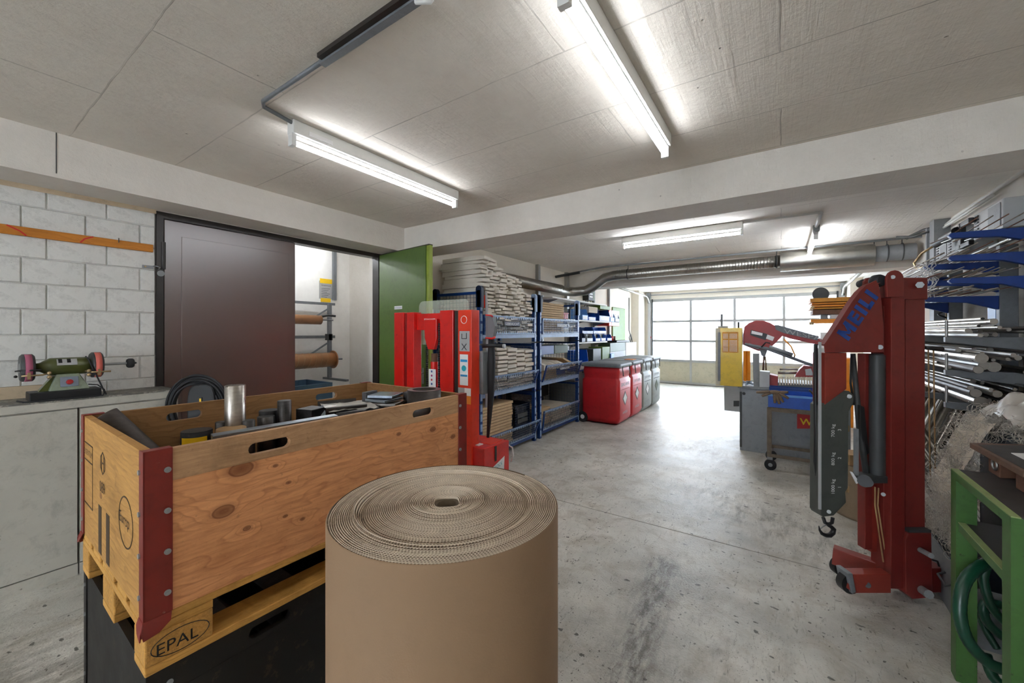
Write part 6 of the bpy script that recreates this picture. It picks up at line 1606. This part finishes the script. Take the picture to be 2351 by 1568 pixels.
def euro_bin(x0, x1, y0, y1, z0, z1, m, label, rim=True):
    t = thing('plastic_crate', label, 'crate', ((x0 + x1) / 2, (y0 + y1) / 2, z0)); w_ = .006
    MB().box(x0, x1, y0, y1, z0, z0 + w_).box(x0, x1, y0, y0 + w_, z0 + w_, z1).box(x0, x1, y1 - w_, y1, z0 + w_, z1).box(x0, x0 + w_, y0 + w_, y1 - w_, z0 + w_, z1).box(x1 - w_, x1, y0 + w_, y1 - w_, z0 + w_, z1).build('body', m, t)
    if rim:
        B(x0 - .008, x1 + .008, y0 - .008, y0, z1 - .02, z1).build('rim', 'bin_lightblue', t)
        for k in range(4): B(x0 + (x1 - x0) * (.1 + .26 * k), x0 + (x1 - x0) * (.1 + .26 * k) + .006, y0 - .005, y0, z0 + .005, z1 - .02).build('rib', m, t)
    return t
euro_bin(cx0 + .01, cx1 + .03, CY0 + .01, CY1 - .02, .663, .80, 'bin_blue', 'bright blue plastic crate on the trolley')
euro_bin(cx0 + .01, .45, 5.435, 5.62, .663, .825, 'bin_deep', 'dark blue plastic crate between the trolley and the saw', rim=False)
B(-.1, .4, 5.44, SY - .001, .635, .66).build('chip_tray', 'mid_grey', sw_)
gl = thing('work_glove', 'worn brown work gloves draped over the rim of the bright blue crate', 'gloves', (cx0 + .08, CY0, .80))
pm_ = MB(); pc_ = Vector((cx0 + .07, CY0 - .015, .825))
pm_.ball(pc_, .05, 12, (1.3, .5, .45)).build('palm', 'glove', gl)
for k, (a, L_) in enumerate(((-175, .12), (-150, .085), (-60, .10), (-75, .11), (-90, .10), (-30, .09), (10, .07))):
    ar = math.radians(a); p0 = pc_ + Vector((.045 * math.cos(ar), 0, .01 * math.sin(ar))); 
    MB().tube([p0, p0 + Vector((L_ * .5 * math.cos(ar), -.012, L_ * .5 * math.sin(ar))), p0 + Vector((L_ * math.cos(ar), -.02, L_ * math.sin(ar)))], [.018, .016, .011], 8).build('finger' if k < 5 else 'cuff', 'glove', gl)
bl_ = MB().tube([atY(1858, 895, 4.95), atY(1872, 910, 4.95), atY(1870, 935, 4.95), atY(1862, 962, 4.95)], [.008, .012, .014, .01], 8); tag(bl_.build('grease_lever', 'black'), 'black bent lever hanging in front of the blue crate next to the crane', 'lever')
tag(B(cx1 - .06, cx1 + .07, CY0 - .08, CY0 - .01, .2, .27).build('wood_end', 'tan_wood', bevel=.003), 'pale wooden end piece sticking out beside the trolley', 'wood block')

# ---------------------------------------------------------------- yellow timber rack by the garage door
tr_ = thing('timber_rack', 'rack with yellow beams in front of the garage door at the right', 'rack', (.95, 8.1, 0))
xa = atY(1862, 700, 8.0).x
for x in (1.25,): B(x, x + .06, 7.9, 7.96, 0, 2.0).build('post', 'orange', tr_); B(x, x + .06, 8.6, 8.66, 0, 2.0).build('post', 'orange', tr_)
zt_ = [atY(1862, v, 7.9).z for v in (685, 700, 708, 735, 745)]
for (v0, v1, m) in ((685, 694, 'yellow_wood'), (696, 699, 'orange'), (701, 705, 'orange'), (707, 710, 'yellow_wood'), (712, 722, 'rust'), (733, 742, 'orange')):
    x0_ = xa + R.uniform(-.02, .02)
    B(x0_, 1.22, 7.9, 8.6, atY(1862, v1, 7.9).z, atY(1862, v0, 7.9).z).build('beam', m, tr_, bevel=.003)
MB().cyl((xa + .03, 7.88, 1.86), (xa + .0, 7.88, 1.82), .025, 10).build('beam_pin', 'brass', tr_)
MB().cyl((xa + .0, 7.88, 1.61), (xa - .0, 7.88, 1.57), .03, 10).build('beam_pin', 'brass', tr_)
for k in range(5): B(xa + .12 + k * .13, xa + .21 + k * .13, 7.95, 8.2, atY(1862, 732, 7.9).z, atY(1862, 723, 7.9).z).build('small_part', ('mid_grey', 'print_white', 'dark_grey', 'print_white', 'black')[k], tr_)
dk_ = thing('dark_reel', 'dark round reel on top of the yellow rack', 'reel', atY(1884, 684, 7.95))
c = atY(1884, 675, 7.95); MB().cyl(c, c + Vector((0, .12, 0)), .105, 28).build('disc', 'dark_grey', dk_); MB().cyl(c + Vector((0.01, .12, 0)), c + Vector((.01, .16, 0)), .11, 28).build('back_disc', 'print_grey', dk_)
sm = thing('vertical_machine', 'orange and white machine parts behind the saw vice', 'machine', (.55, 8.0, 0))
B(.45, .9, 7.9, 8.3, 0, 1.05).build('body', 'orange', sm, bevel=.01); B(.42, .55, 7.85, 7.95, 1.05, 1.2).build('spindle', 'alu', sm); B(.5, .7, 7.85, 8.0, 1.2, 1.45).build('head', 'print_white', sm, bevel=.01); B(.44, .52, 7.84, 7.9, 1.25, 1.32).build('valve', 'orange', sm)

# ================================================================ CANTILEVER RACK ALONG THE RIGHT WALL
rk = thing('cantilever_rack', 'cantilever steel rack with blue and grey arms along the right wall', 'rack', (1.3, 4.0, 0))
CR = [3.80, 4.35, 5.4]
for k, y in enumerate(CR):
    B(1.30, 1.39, y, y + .06, 0, 2.08 if k else 2.10).build('column', 'arm_grey', rk, bevel=.003)
    B(.85, 1.30, y, y + .06, 0, .07).build('foot', 'arm_grey', rk, bevel=.003)
blue_z = {0: (2.10, 1.95, 1.80), 1: (1.965, 1.84, 1.715), 2: (1.97, 1.85, 1.73)}
grey_z = (1.42, 1.20, .985)
for k, y in enumerate(CR):
    for z in blue_z[k]:
        MB().prism([(1.30, y + .01, z), (.93, y + .01, z + .008), (.915, y + .01, z - .01), (.93, y + .01, z - .028), (1.15, y + .01, z - .045), (1.30, y + .01, z - .10)], (0, .04, 0)).build('blue_arm', 'arm_blue', rk, bevel=.003)
    for z in grey_z:
        MB().prism([(1.30, y + .01, z), (.90, y + .01, z), (.90, y + .01, z - .035), (1.30, y + .01, z - .09)], (0, .04, 0)).build('grey_arm', 'arm_grey', rk, bevel=.003)
        MB().cyl((.91, y + .03, z), (.91, y + .03, z + .11), .008, 8).build('stop_pin', 'alu', rk)
# round and flat stock on the grey levels, thin rods on the blue ones
def bar_thing(p, q, r, m, label, group, nm='metal_bar', n=14, hollow=False):
    t = thing(nm, label, 'bar', p, group=group)
    MB().cyl(p, q, r, n).build('bar', m, t)
    d = (Vector(p) - Vector(q)).normalized()
    MB().cyl(Vector(p) + d * .0004, Vector(p) + d * .002, r * (.8 if hollow else .94), n).build('end_face', 'black' if hollow else 'bar_end', t)
    return t
lv = [(1.42, 'top grey level', 20, .020), (1.20, 'middle grey level', 26, .034), (.985, 'lowest grey level', 26, .034)]
for (z, nm, cnt, rmax) in lv:
    placed = []
    for k in range(cnt * 3):
        if len(placed) >= cnt: break
        r = .009 + (rmax - .009) * R.random() ** 1.6; x = R.uniform(.93 + r, 1.27 - r)
        zz = z + r + .001
        for (px_, pz_, pr_) in placed:
            dx = abs(px_ - x)
            if dx < pr_ + r: zz = max(zz, pz_ + math.sqrt(max(0, (pr_ + r) ** 2 - dx * dx)) + .001)
        if zz + r > z + .15: continue
        placed.append((x, zz, r))
        yn = R.uniform(3.35, 4.15) if r < .03 else R.uniform(3.55, 4.5); yf = R.uniform(5.5, 6.6)
        hol = R.random() < .12; mm = R.choice(['bar', 'bar', 'steel', 'bar_dark', 'alu'])
        w1_ = 'pale' if mm in ('bar', 'alu', 'steel') else 'dark'
        w2 = 'thick' if r > .025 else ('medium' if r > .016 else 'thin')
        bar_thing((x, yn, zz), (x + R.uniform(-.02, .02), yf, zz + (.0 if len(placed) < 5 else R.uniform(-.0, .01))), r, mm, '%s %s%s bar lying on the %s of the cantilever rack' % (w2, w1_, ' hollow' if hol else ' round', nm), '%s %s%s bars on the %s' % (w2, w1_, ' hollow' if hol else '', nm), hollow=hol)
for z0, nm in ((1.973, 'top blue level'), (1.848, 'middle blue level'), (1.723, 'lowest blue level')):
    for k in range(22):
        x = .93 + .016 * k + R.uniform(-.006, .006); r = R.uniform(.0025, .0055)
        m = R.choice(['bar', 'alu', 'rust', 'bar', 'steel', 'alu'])
        ys = R.uniform(3.9, 4.25)
        o = MB().tube([(x, ys, z0 + .012 + R.uniform(0, .03)), (x + R.uniform(-.05, .05), 4.9, z0 + .015 + R.uniform(0, .012)), (x + R.uniform(-.06, .06), 5.9, z0 + .014)], r, 6)
        tag(o.build('thin_rod', m), '%s thin rod lying on the %s of the cantilever rack' % ({'rust': 'rusty'}.get(m, 'bright'), nm), 'rod', '%s rods on the %s' % ({'rust': 'rusty'}.get(m, 'bright'), nm))
for k in range(10):
    z0 = 2.115 if k < 5 else 1.965
    x = .96 + .06 * (k % 5)
    tag(MB().tube([(x, 3.5, z0 + .015), (x + .03, 4.1, z0 + .02), (x - .02, 4.32, z0 + .012)], .0035, 6).build('thin_rod', 'bar' if k % 2 else 'rust'), 'short %s rod on the near %s blue arm' % ('bright' if k % 2 else 'rusty', 'upper' if k < 5 else 'second'), 'rod', 'short %s rods on the near %s blue arm' % ('bright' if k % 2 else 'rusty', 'upper' if k < 5 else 'second'))
# white angle and label on the lower level, tangle of pale string hanging from the arms
tag(MB().box(.90, .95, 4.6, 5.3, 1.21, 1.285).build('white_profile', 'print_white', bevel=.002), 'white square profile at the front edge of the middle grey level', 'profile')
st_ = MB()
for k in range(14):
    p = Vector((.93 + R.uniform(-.03, .03), 4.36 + R.uniform(-.05, .05), 1.99)); pts = []
    for j in range(9): pts.append(p + Vector((R.uniform(-.03, .03), R.uniform(-.03, .03), -.034 * j)))
    st_.tube(pts, .0028, 4)
tag(st_.build('string_tangle', 'print_white'), 'tangle of white string hanging from the far blue arms', 'string', kind='stuff')
# bundle of bars leaning in the corner behind the crane
for k in range(22):
    x = .86 + .017 * k + R.uniform(-.01, .01); r = R.uniform(.008, .02); y = 4.75 + R.uniform(-.12, .12)
    bar_thing((x - .32, y - .1, .02 + r), (x + .14, y + .25, .97 + R.uniform(-.06, .03)), r, R.choice(['bar', 'alu', 'steel', 'bar_dark']), 'metal bar leaning to the right in the bundle behind the crane', 'leaning bars behind the crane', nm='leaning_bar', n=10)
for k in range(12):
    x = .78 + .03 * k; r = R.uniform(.008, .016)
    bar_thing((x + .12, 3.75 + R.uniform(-.1, .1), .03), (x - .22, 4.45, .72 + R.uniform(-.08, .08)), r, R.choice(['bar', 'alu', 'steel']), 'loose metal bar leaning to the left low behind the crane', 'left-leaning bars low behind the crane', nm='leaning_bar', n=10)
p = Vector((.86, 3.75, .2)); tg = thing('metal_pipe', 'thick horizontal metal pipe low on the floor right of the crane mast', 'pipe', (.86, 3.6, .12))
MB().cyl((.78, 3.6, .20), (1.3, 3.75, .20), .075, 24).build('pipe', 'steel', tg); B(.8, 1.3, 3.52, 3.75, .0, .12).build('cradle', 'dark_grey', tg)
tag(MB().cyl((.76, 3.42, .065), (1.25, 3.5, .065), .06, 20).build('dark_pipe', 'bar_dark'), 'dark pipe on the floor below the thick metal pipe', 'pipe')

# ---- electrical boxes on the right wall
for k, (y, sz, nm) in enumerate(((4.35, .50, 'large grey switch housing with a louvred end nearest the camera on the right wall'), (4.98, .42, 'grey switch housing carrying the black plug on the right wall'), (5.52, .36, 'farthest small grey switch housing on the right wall'))):
    z0 = (2.16, 2.13, 2.10)[k]
    t = thing('switch_housing', nm, 'housing', (1.36, y, z0))
    B(1.24 if k < 2 else 1.28, XR - .001, y - sz / 2, y + sz / 2, z0, z0 + .20).build('body', 'light_grey', t, bevel=.006)
    B(1.235 if k < 2 else 1.275, 1.2395 if k < 2 else 1.2795, y - sz / 2 + .03, y - sz / 2 + .22, z0 + .02, z0 + .18).build('cover', 'mid_grey', t)
    for j in range(7):
        xx = 1.2335 if k < 2 else 1.2735
        B(xx, xx + .006, y + sz / 2 - .10, y + sz / 2 - .04, z0 + .025 + j * .024, z0 + .036 + j * .024).build('louvre', 'black', t)
rl = B(1.30, 1.33, 3.8, 6.0, 2.085, 2.10).build('support_rail', 'alu'); tag(rl, 'aluminium rail under the grey switch housings on the right wall', 'rail')
pg = thing('black_plug', 'large black power plug with yellow-black cable on the wall housings', 'plug', (1.2, 4.62, 2.26))
MB().box(1.20, 1.232, 4.55, 4.75, 2.30, 2.34).box(1.20, 1.232, 4.55, 4.75, 2.13, 2.165).box(1.20, 1.232, 4.72, 4.78, 2.13, 2.34).build('clamp', 'black', pg, bevel=.005)
MB().cyl((1.2, 4.78, 2.28), (1.17, 4.98, 2.26), .04, 18).cyl((1.17, 4.98, 2.26), (1.15, 5.12, 2.24), .028, 16).build('plug_body', 'black', pg)
MB().tube([(1.15, 5.12, 2.24), (1.10, 5.3, 2.20), (1.06, 5.38, 2.12), (1.05, 5.25, 2.05), (1.06, 4.9, 2.02), (1.10, 4.6, 1.995)], .010, 8).build('cable', 'brass', pg)
# spiral cable hanging on the right wall
pts = [(1.30 - .0 + .035 * math.cos(a), 5.55 + .05 * math.sin(a), 1.78 - .0118 * i) for i, a in enumerate([2 * PI * k / 9 for k in range(64)])]
sc = thing('spiral_cable', 'black spiral cable hanging behind the rack arms', 'cable', (1.30, 5.55, 1.0)); MB().tube(pts, .008, 6).build('coil', 'black', sc); MB().cyl((1.33, 5.62, 1.0), (1.33, 5.6, 1.85), .006, 6).build('yellow_cable', 'brass', sc)
bx = thing('wall_box', 'white socket box on the far part of the right wall', 'box', (XR, 6.5, 1.3)); B(XR - .05, XR - .001, 6.4, 6.6, 1.3, 1.5).build('body', 'print_white', bx, bevel=.005)
tag(B(1.33, 1.385, 4.52, 4.66, 1.52, 1.70).build('notice_sheet', 'bin_lightblue'), 'pale blue sheet seen between the blue and grey rack arms', 'sheet')
# corner fittings at the end of the duct
cf_ = thing('corner_bracket', 'tangle of grey brackets and pipes where the duct meets the right wall', 'bracket', (1.34, 5.98, 2.4))
B(1.28, 1.41, 6.01, 6.05, 2.10, 2.56).build('post', 'mid_grey', cf_); MB().tube([(1.34, 6.03, 2.56), (1.30, 6.2, 2.58), (1.22, 6.5, 2.56)], .018, 8).build('pipe', 'dark_grey', cf_); MB().tube([(1.30, 6.0, 2.52), (1.2, 6.1, 2.50), (1.1, 6.3, 2.55)], .012, 8).build('pipe', 'dark_grey', cf_)

# ================================================================ GREEN TABLE (right foreground)
TX0, TX1, TY0, TY1, TZ = .60, 1.38, 1.93, 2.47, .87
gt = thing('green_table', 'green angle-iron table with dark steel top at the right edge', 'table', ((TX0 + TX1) / 2, (TY0 + TY1) / 2, 0))
def angle_leg(x, y, sx_, sy_, nm):
    m_ = MB(); t_ = .005; wl_ = .06
    m_.box(min(x, x + sx_ * wl_), max(x, x + sx_ * wl_), min(y, y + sy_ * t_), max(y, y + sy_ * t_), 0, TZ - .035)
    m_.box(min(x, x + sx_ * t_), max(x, x + sx_ * t_), min(y + sy_ * t_, y + sy_ * wl_), max(y + sy_ * t_, y + sy_ * wl_), 0, TZ - .035)
    return m_.build('leg', 'table_green', gt)
for (x, y, a, b) in ((TX0, TY0, 1, 1), (TX1, TY0, -1, 1)): angle_leg(x, y, a, b, '')
# far legs show their flanges towards the camera
for (x, y, a, b) in ((TX0, TY1 - .06, 1, 1), (TX1, TY1 - .06, -1, 1)): angle_leg(x, y, a, b, '')
def frame_rect(z, h, nm, m='table_green', me='table_edge'):
    B(TX0, TX1, TY0, TY0 + .005, z - h, z).build(nm, m, gt)
    B(TX0, TX1, TY1 - .005, TY1, z - h, z).build(nm, m, gt)
    B(TX0, TX0 + .005, TY0 + .006, TY1 - .006, z - h, z).build(nm, m, gt)
    B(TX0, TX0 + .022, TY0, TY1, z, z + .004).build('worn_edge', me, gt)
frame_rect(TZ - .005, .030, 'top_rail')
B(TX0 + .0055, TX1, TY0 + .0055, TY0 + .010, .63, .66).build('shelf_rail', 'table_green', gt); B(TX0 + .0055, TX0 + .0105, TY0 + .065, TY1 - .07, .63, .66).build('shelf_rail', 'table_green', gt)
B(TX0 + .0055, TX0 + .028, TY0 + .062, TY1 - .062, .6605, .664).build('worn_edge', 'table_edge', gt)
B(TX0 + .023, TX1, TY0 + .004, TY1 - .004, TZ - .006, TZ - .001).build('top_plate', 'table_top', gt)
B(TX0 + .023, TX1, TY0 + .006, TY1 - .006, .655, .662).build('shelf_plate', 'table_top', gt)
# thick plate with glass-clear sheet on blocks
def zq(u, v, z): return atZ(u, v, z)
zp = .965
q0, q1 = zq(2226, 1016, zp), zq(2348, 1082, zp)
sp_ = thing('steel_plate', 'thick brown-edged steel plate resting on blocks on the green table', 'plate', (1.0, 2.3, TZ))
d01 = (q1 - q0); perp = Vector((.9, .45, 0)).normalized() * .55
MB().prism([q0, q1, q1 + perp, q0 + perp], (0, 0, -.022)).build('plate', 'plate_brown', sp_, bevel=.002)
MB().prism([q0 + perp * .03 + d01 * .1 + Vector((0, 0, .0005)), q1 + perp * .03 - d01 * .05 + Vector((0, 0, .0005)), q1 + perp + Vector((0, 0, .0005)), q0 + perp + Vector((0, 0, .0005))], (0, 0, .001)).build('plate_surface', 'table_top', sp_)
w0 = q0 + d01 * .42 + perp * .14 + Vector((0, 0, .002)); 
MB().prism([w0, w0 + d01 * .62, w0 + d01 * .62 + perp * .8, w0 + perp * .4], (0, 0, .002)).build('white_sheet', 'print_white', sp_)
for k, tt in enumerate((.35, .85)):
    bb_ = q0 + d01 * tt + perp * .12
    MB().obox((bb_.x, bb_.y, (TZ + .943) / 2), d01.normalized() * .05, perp.normalized() * .035, (0, 0, (.943 - TZ) / 2 - .001)).build('support_block', 'rust', sp_, bevel=.003)
rb_ = q0 + d01 * .38 + perp * .05; MB().tube([Vector((rb_.x, rb_.y, .915)) + d01.normalized() * .02 * math.cos(a) + Vector((0, 0, .02 * math.sin(a))) for a in [2 * PI * k / 16 for k in range(16)]], .005, 6, closed=True).build('eye_ring', 'alu', sp_)
tag(MB().prism([(.74, 1.98, .664), (1.3, 1.94, .664), (1.3, 2.25, .664), (.80, 2.30, .664)], (0, 0, .03)).build('brown_plate', 'plate_brown', bevel=.002), 'thick brown plate lying on the lower shelf of the green table', 'plate')
tag(MB().prism([(.78, 2.0, .696), (1.3, 1.99, .696), (1.3, 2.2, .696), (.86, 2.22, .696)], (0, 0, .02)).build('wooden_board', 'tan_wood', bevel=.002), 'scratched wooden board on the brown plate of the lower shelf', 'board')
# green hose coil under the table
hc = thing('green_hose', 'coiled dark green ribbed hose under the green table', 'hose', (.85, 2.05, 0))
def hose(pts, r=.020, nm='hose_loop'):
    P_ = [Vector(p) for p in pts]; out = []
    m = len(P_)
    for i in range(m - 1):
        a, b, c, d = P_[max(i - 1, 0)], P_[i], P_[i + 1], P_[min(i + 2, m - 1)]
        for k in range(10):
            t = k / 10; out.append(.5 * ((2 * b) + (c - a) * t + (2 * a - 5 * b + 4 * c - d) * t * t + (3 * b - a - 3 * c + d) * t ** 3))
    out.append(P_[-1])
    rr = [r * (1 + .05 * (i % 2)) for i in range(len(out))]
    return MB().tube(out, rr, 14).build(nm, 'hose_green', hc)
def hp(u, v, d): return atD(u, v, d)
hose([hp(2330, 1300, 1.62), hp(2270, 1292, 1.60), hp(2218, 1330, 1.58), hp(2203, 1400, 1.56), hp(2222, 1470, 1.54), hp(2275, 1525, 1.52), hp(2340, 1545, 1.5)])
hose([hp(2268, 1290, 1.70), hp(2258, 1330, 1.70), hp(2275, 1390, 1.68), hp(2310, 1430, 1.66), hp(2360, 1470, 1.6)], .016)
hose([hp(2300, 1390, 1.75), hp(2262, 1385, 1.75), hp(2262, 1420, 1.74), hp(2300, 1460, 1.72), hp(2370, 1500, 1.7)], .017)
hose([hp(2290, 1400, 1.80), hp(2255, 1405, 1.80), hp(2260, 1440, 1.78), hp(2290, 1490, 1.74)], .013)
hose([hp(2262, 1500, 1.60), hp(2285, 1560, 1.55), hp(2340, 1590, 1.5)], .018)
MB().cyl(Vector((.92, 2.08, 0)), Vector((.92, 2.08, .30)), .03, 18).build('chrome_spout', 'steel', hc)
# open grey steel box on the floor left of the table
gb = thing('steel_box', 'open grey steel box with a loop handle on the floor behind the green table', 'box', (.78, 3.0, 0))
gx_, gy_ = .72, 2.72
MB().box(gx_, gx_ + .008, gy_, gy_ + .6, .02, .27).box(gx_, gx_ + .42, gy_, gy_ + .008, .02, .27).box(gx_, gx_ + .42, gy_ + .592, gy_ + .6, .02, .27).box(gx_ + .412, gx_ + .42, gy_, gy_ + .6, .02, .27).box(gx_, gx_ + .42, gy_, gy_ + .6, .0, .02).build('walls', 'arm_grey', gb)
MB().tube([(gx_ - .001, gy_ + .2, .18), (gx_ - .03, gy_ + .2, .16), (gx_ - .03, gy_ + .32, .16), (gx_ - .001, gy_ + .32, .18)], .006, 6).build('handle', 'dark_grey', gb)
tag(B(gx_ + .02, gx_ + .40, gy_ + .03, gy_ + .57, .03, .10).build('box_contents', 'black'), 'dark contents of the open grey steel box', 'scrap', kind='stuff')
# dark container full of swarf
cn = thing('scrap_container', 'dark blue steel container full of swarf behind the green table', 'container', (1.2, 2.9, 0))
cnx0, cnx1, cny0, cny1, cnz = .90, 1.38, 2.55, 3.25, .97
MB().box(cnx0, cnx0 + .01, cny0, cny1, 0, cnz).box(cnx0, cnx1, cny0, cny0 + .01, 0, cnz).box(cnx0, cnx1, cny1 - .01, cny1, 0, cnz).box(cnx1 - .01, cnx1, cny0, cny1, 0, cnz).box(cnx0, cnx1, cny0, cny1, 0, .02).build('walls', 'container', cn)
B(cnx0 + .011, cnx1 - .011, cny0 + .011, cny1 - .011, .021, cnz - .05).build('filling', 'dark_grey', cn)
sf = MB()
def curl(c, r0_, n_, len_, rw=.0011):
    ax = Vector((R.uniform(-1, 1), R.uniform(-1, 1), R.uniform(-.6, .6))).normalized(); u_ = ax.orthogonal().normalized(); v_ = ax.cross(u_); pts = []
    tw = R.uniform(2, 7)
    for i in range(n_):
        a = tw * 2 * PI * i / n_ / 2; pts.append(Vector(c) + ax * len_ * (i / n_ - .5) + u_ * r0_ * math.cos(a) + v_ * r0_ * math.sin(a)  + Vector((R.uniform(-.002, .002),) * 3))
    sf.tube(pts, rw, 3)
for k in range(1400):
    x = R.uniform(cnx0 - .02, cnx1 - .08); y = R.uniform(cny0, cny1 + .05); h_ = .10 * math.exp(-((x - 1.2) ** 2) / .05) + .05
    curl((x, y, cnz + R.uniform(-.02, h_)), R.uniform(.008, .035), 14, R.uniform(.03, .12))
for k in range(560):     # veil hanging down over the left side
    t_ = R.random() ** .8; x = cnx0 - .03 - .13 * math.sin(t_ * PI * .7) + R.uniform(-.04, .04); y = R.uniform(2.95, 3.35) + R.uniform(-.05, .05)
    curl((x, y, cnz + .04 - .72 * t_), R.uniform(.006, .030), 14, R.uniform(.02, .12))
tag(sf.build('swarf', 'swarf'), 'pale curly metal swarf heaped on the dark container and spilling down its side', 'swarf', kind='stuff')
def cloth(c, sx, sy, amp, m, nm, label, cat, seed=1, nx=26, ny=20, prof=None):
    mb = MB()
    for j in range(ny + 1):
        for i in range(nx + 1):
            a, b = i / nx * 2 - 1, j / ny * 2 - 1
            z = prof(a, b) + amp * noise.noise(Vector((a * 2.3, b * 2.3, seed))) + amp * .4 * noise.noise(Vector((a * 6, b * 6, seed + 5)))
            mb.v.append(Vector((c[0] + sx * a, c[1] + sy * b, c[2] + z)))
    for j in range(ny):
        for i in range(nx): mb.f.append([j * (nx + 1) + i, j * (nx + 1) + i + 1, (j + 1) * (nx + 1) + i + 1, (j + 1) * (nx + 1) + i]); mb.sm.append(True)
    return tag(mb.build(nm, m), label, cat)
cloth((1.13, 2.98, cnz + .05), .25, .30, .07, 'film', 'plastic_sheet', 'crumpled translucent plastic sheet on the swarf', 'plastic sheet', 3, prof=lambda a, b: .16 * max(0, 1 - (a * a + b * b) * .75))
dr = MB(); nx, ny = 14, 18
for j in range(ny + 1):
    for i in range(nx + 1):
        a, b = i / nx, j / ny
        dr.v.append(Vector((.88 - .14 * math.sin(b * 2.2) + .03 * noise.noise(Vector((a * 3, b * 4, 1))), 2.98 + .34 * a + .03 * noise.noise(Vector((a * 4, b * 3, 9))), 1.0 - .66 * b + .04 * noise.noise(Vector((a * 3, b * 2, 4))))))
for j in range(ny):
    for i in range(nx): dr.f.append([j * (nx + 1) + i, j * (nx + 1) + i + 1, (j + 1) * (nx + 1) + i + 1, (j + 1) * (nx + 1) + i]); dr.sm.append(True)
tag(dr.build('dirty_sack', 'pack_edge'), 'dirty pale sack hanging down the left side of the dark container', 'sack')
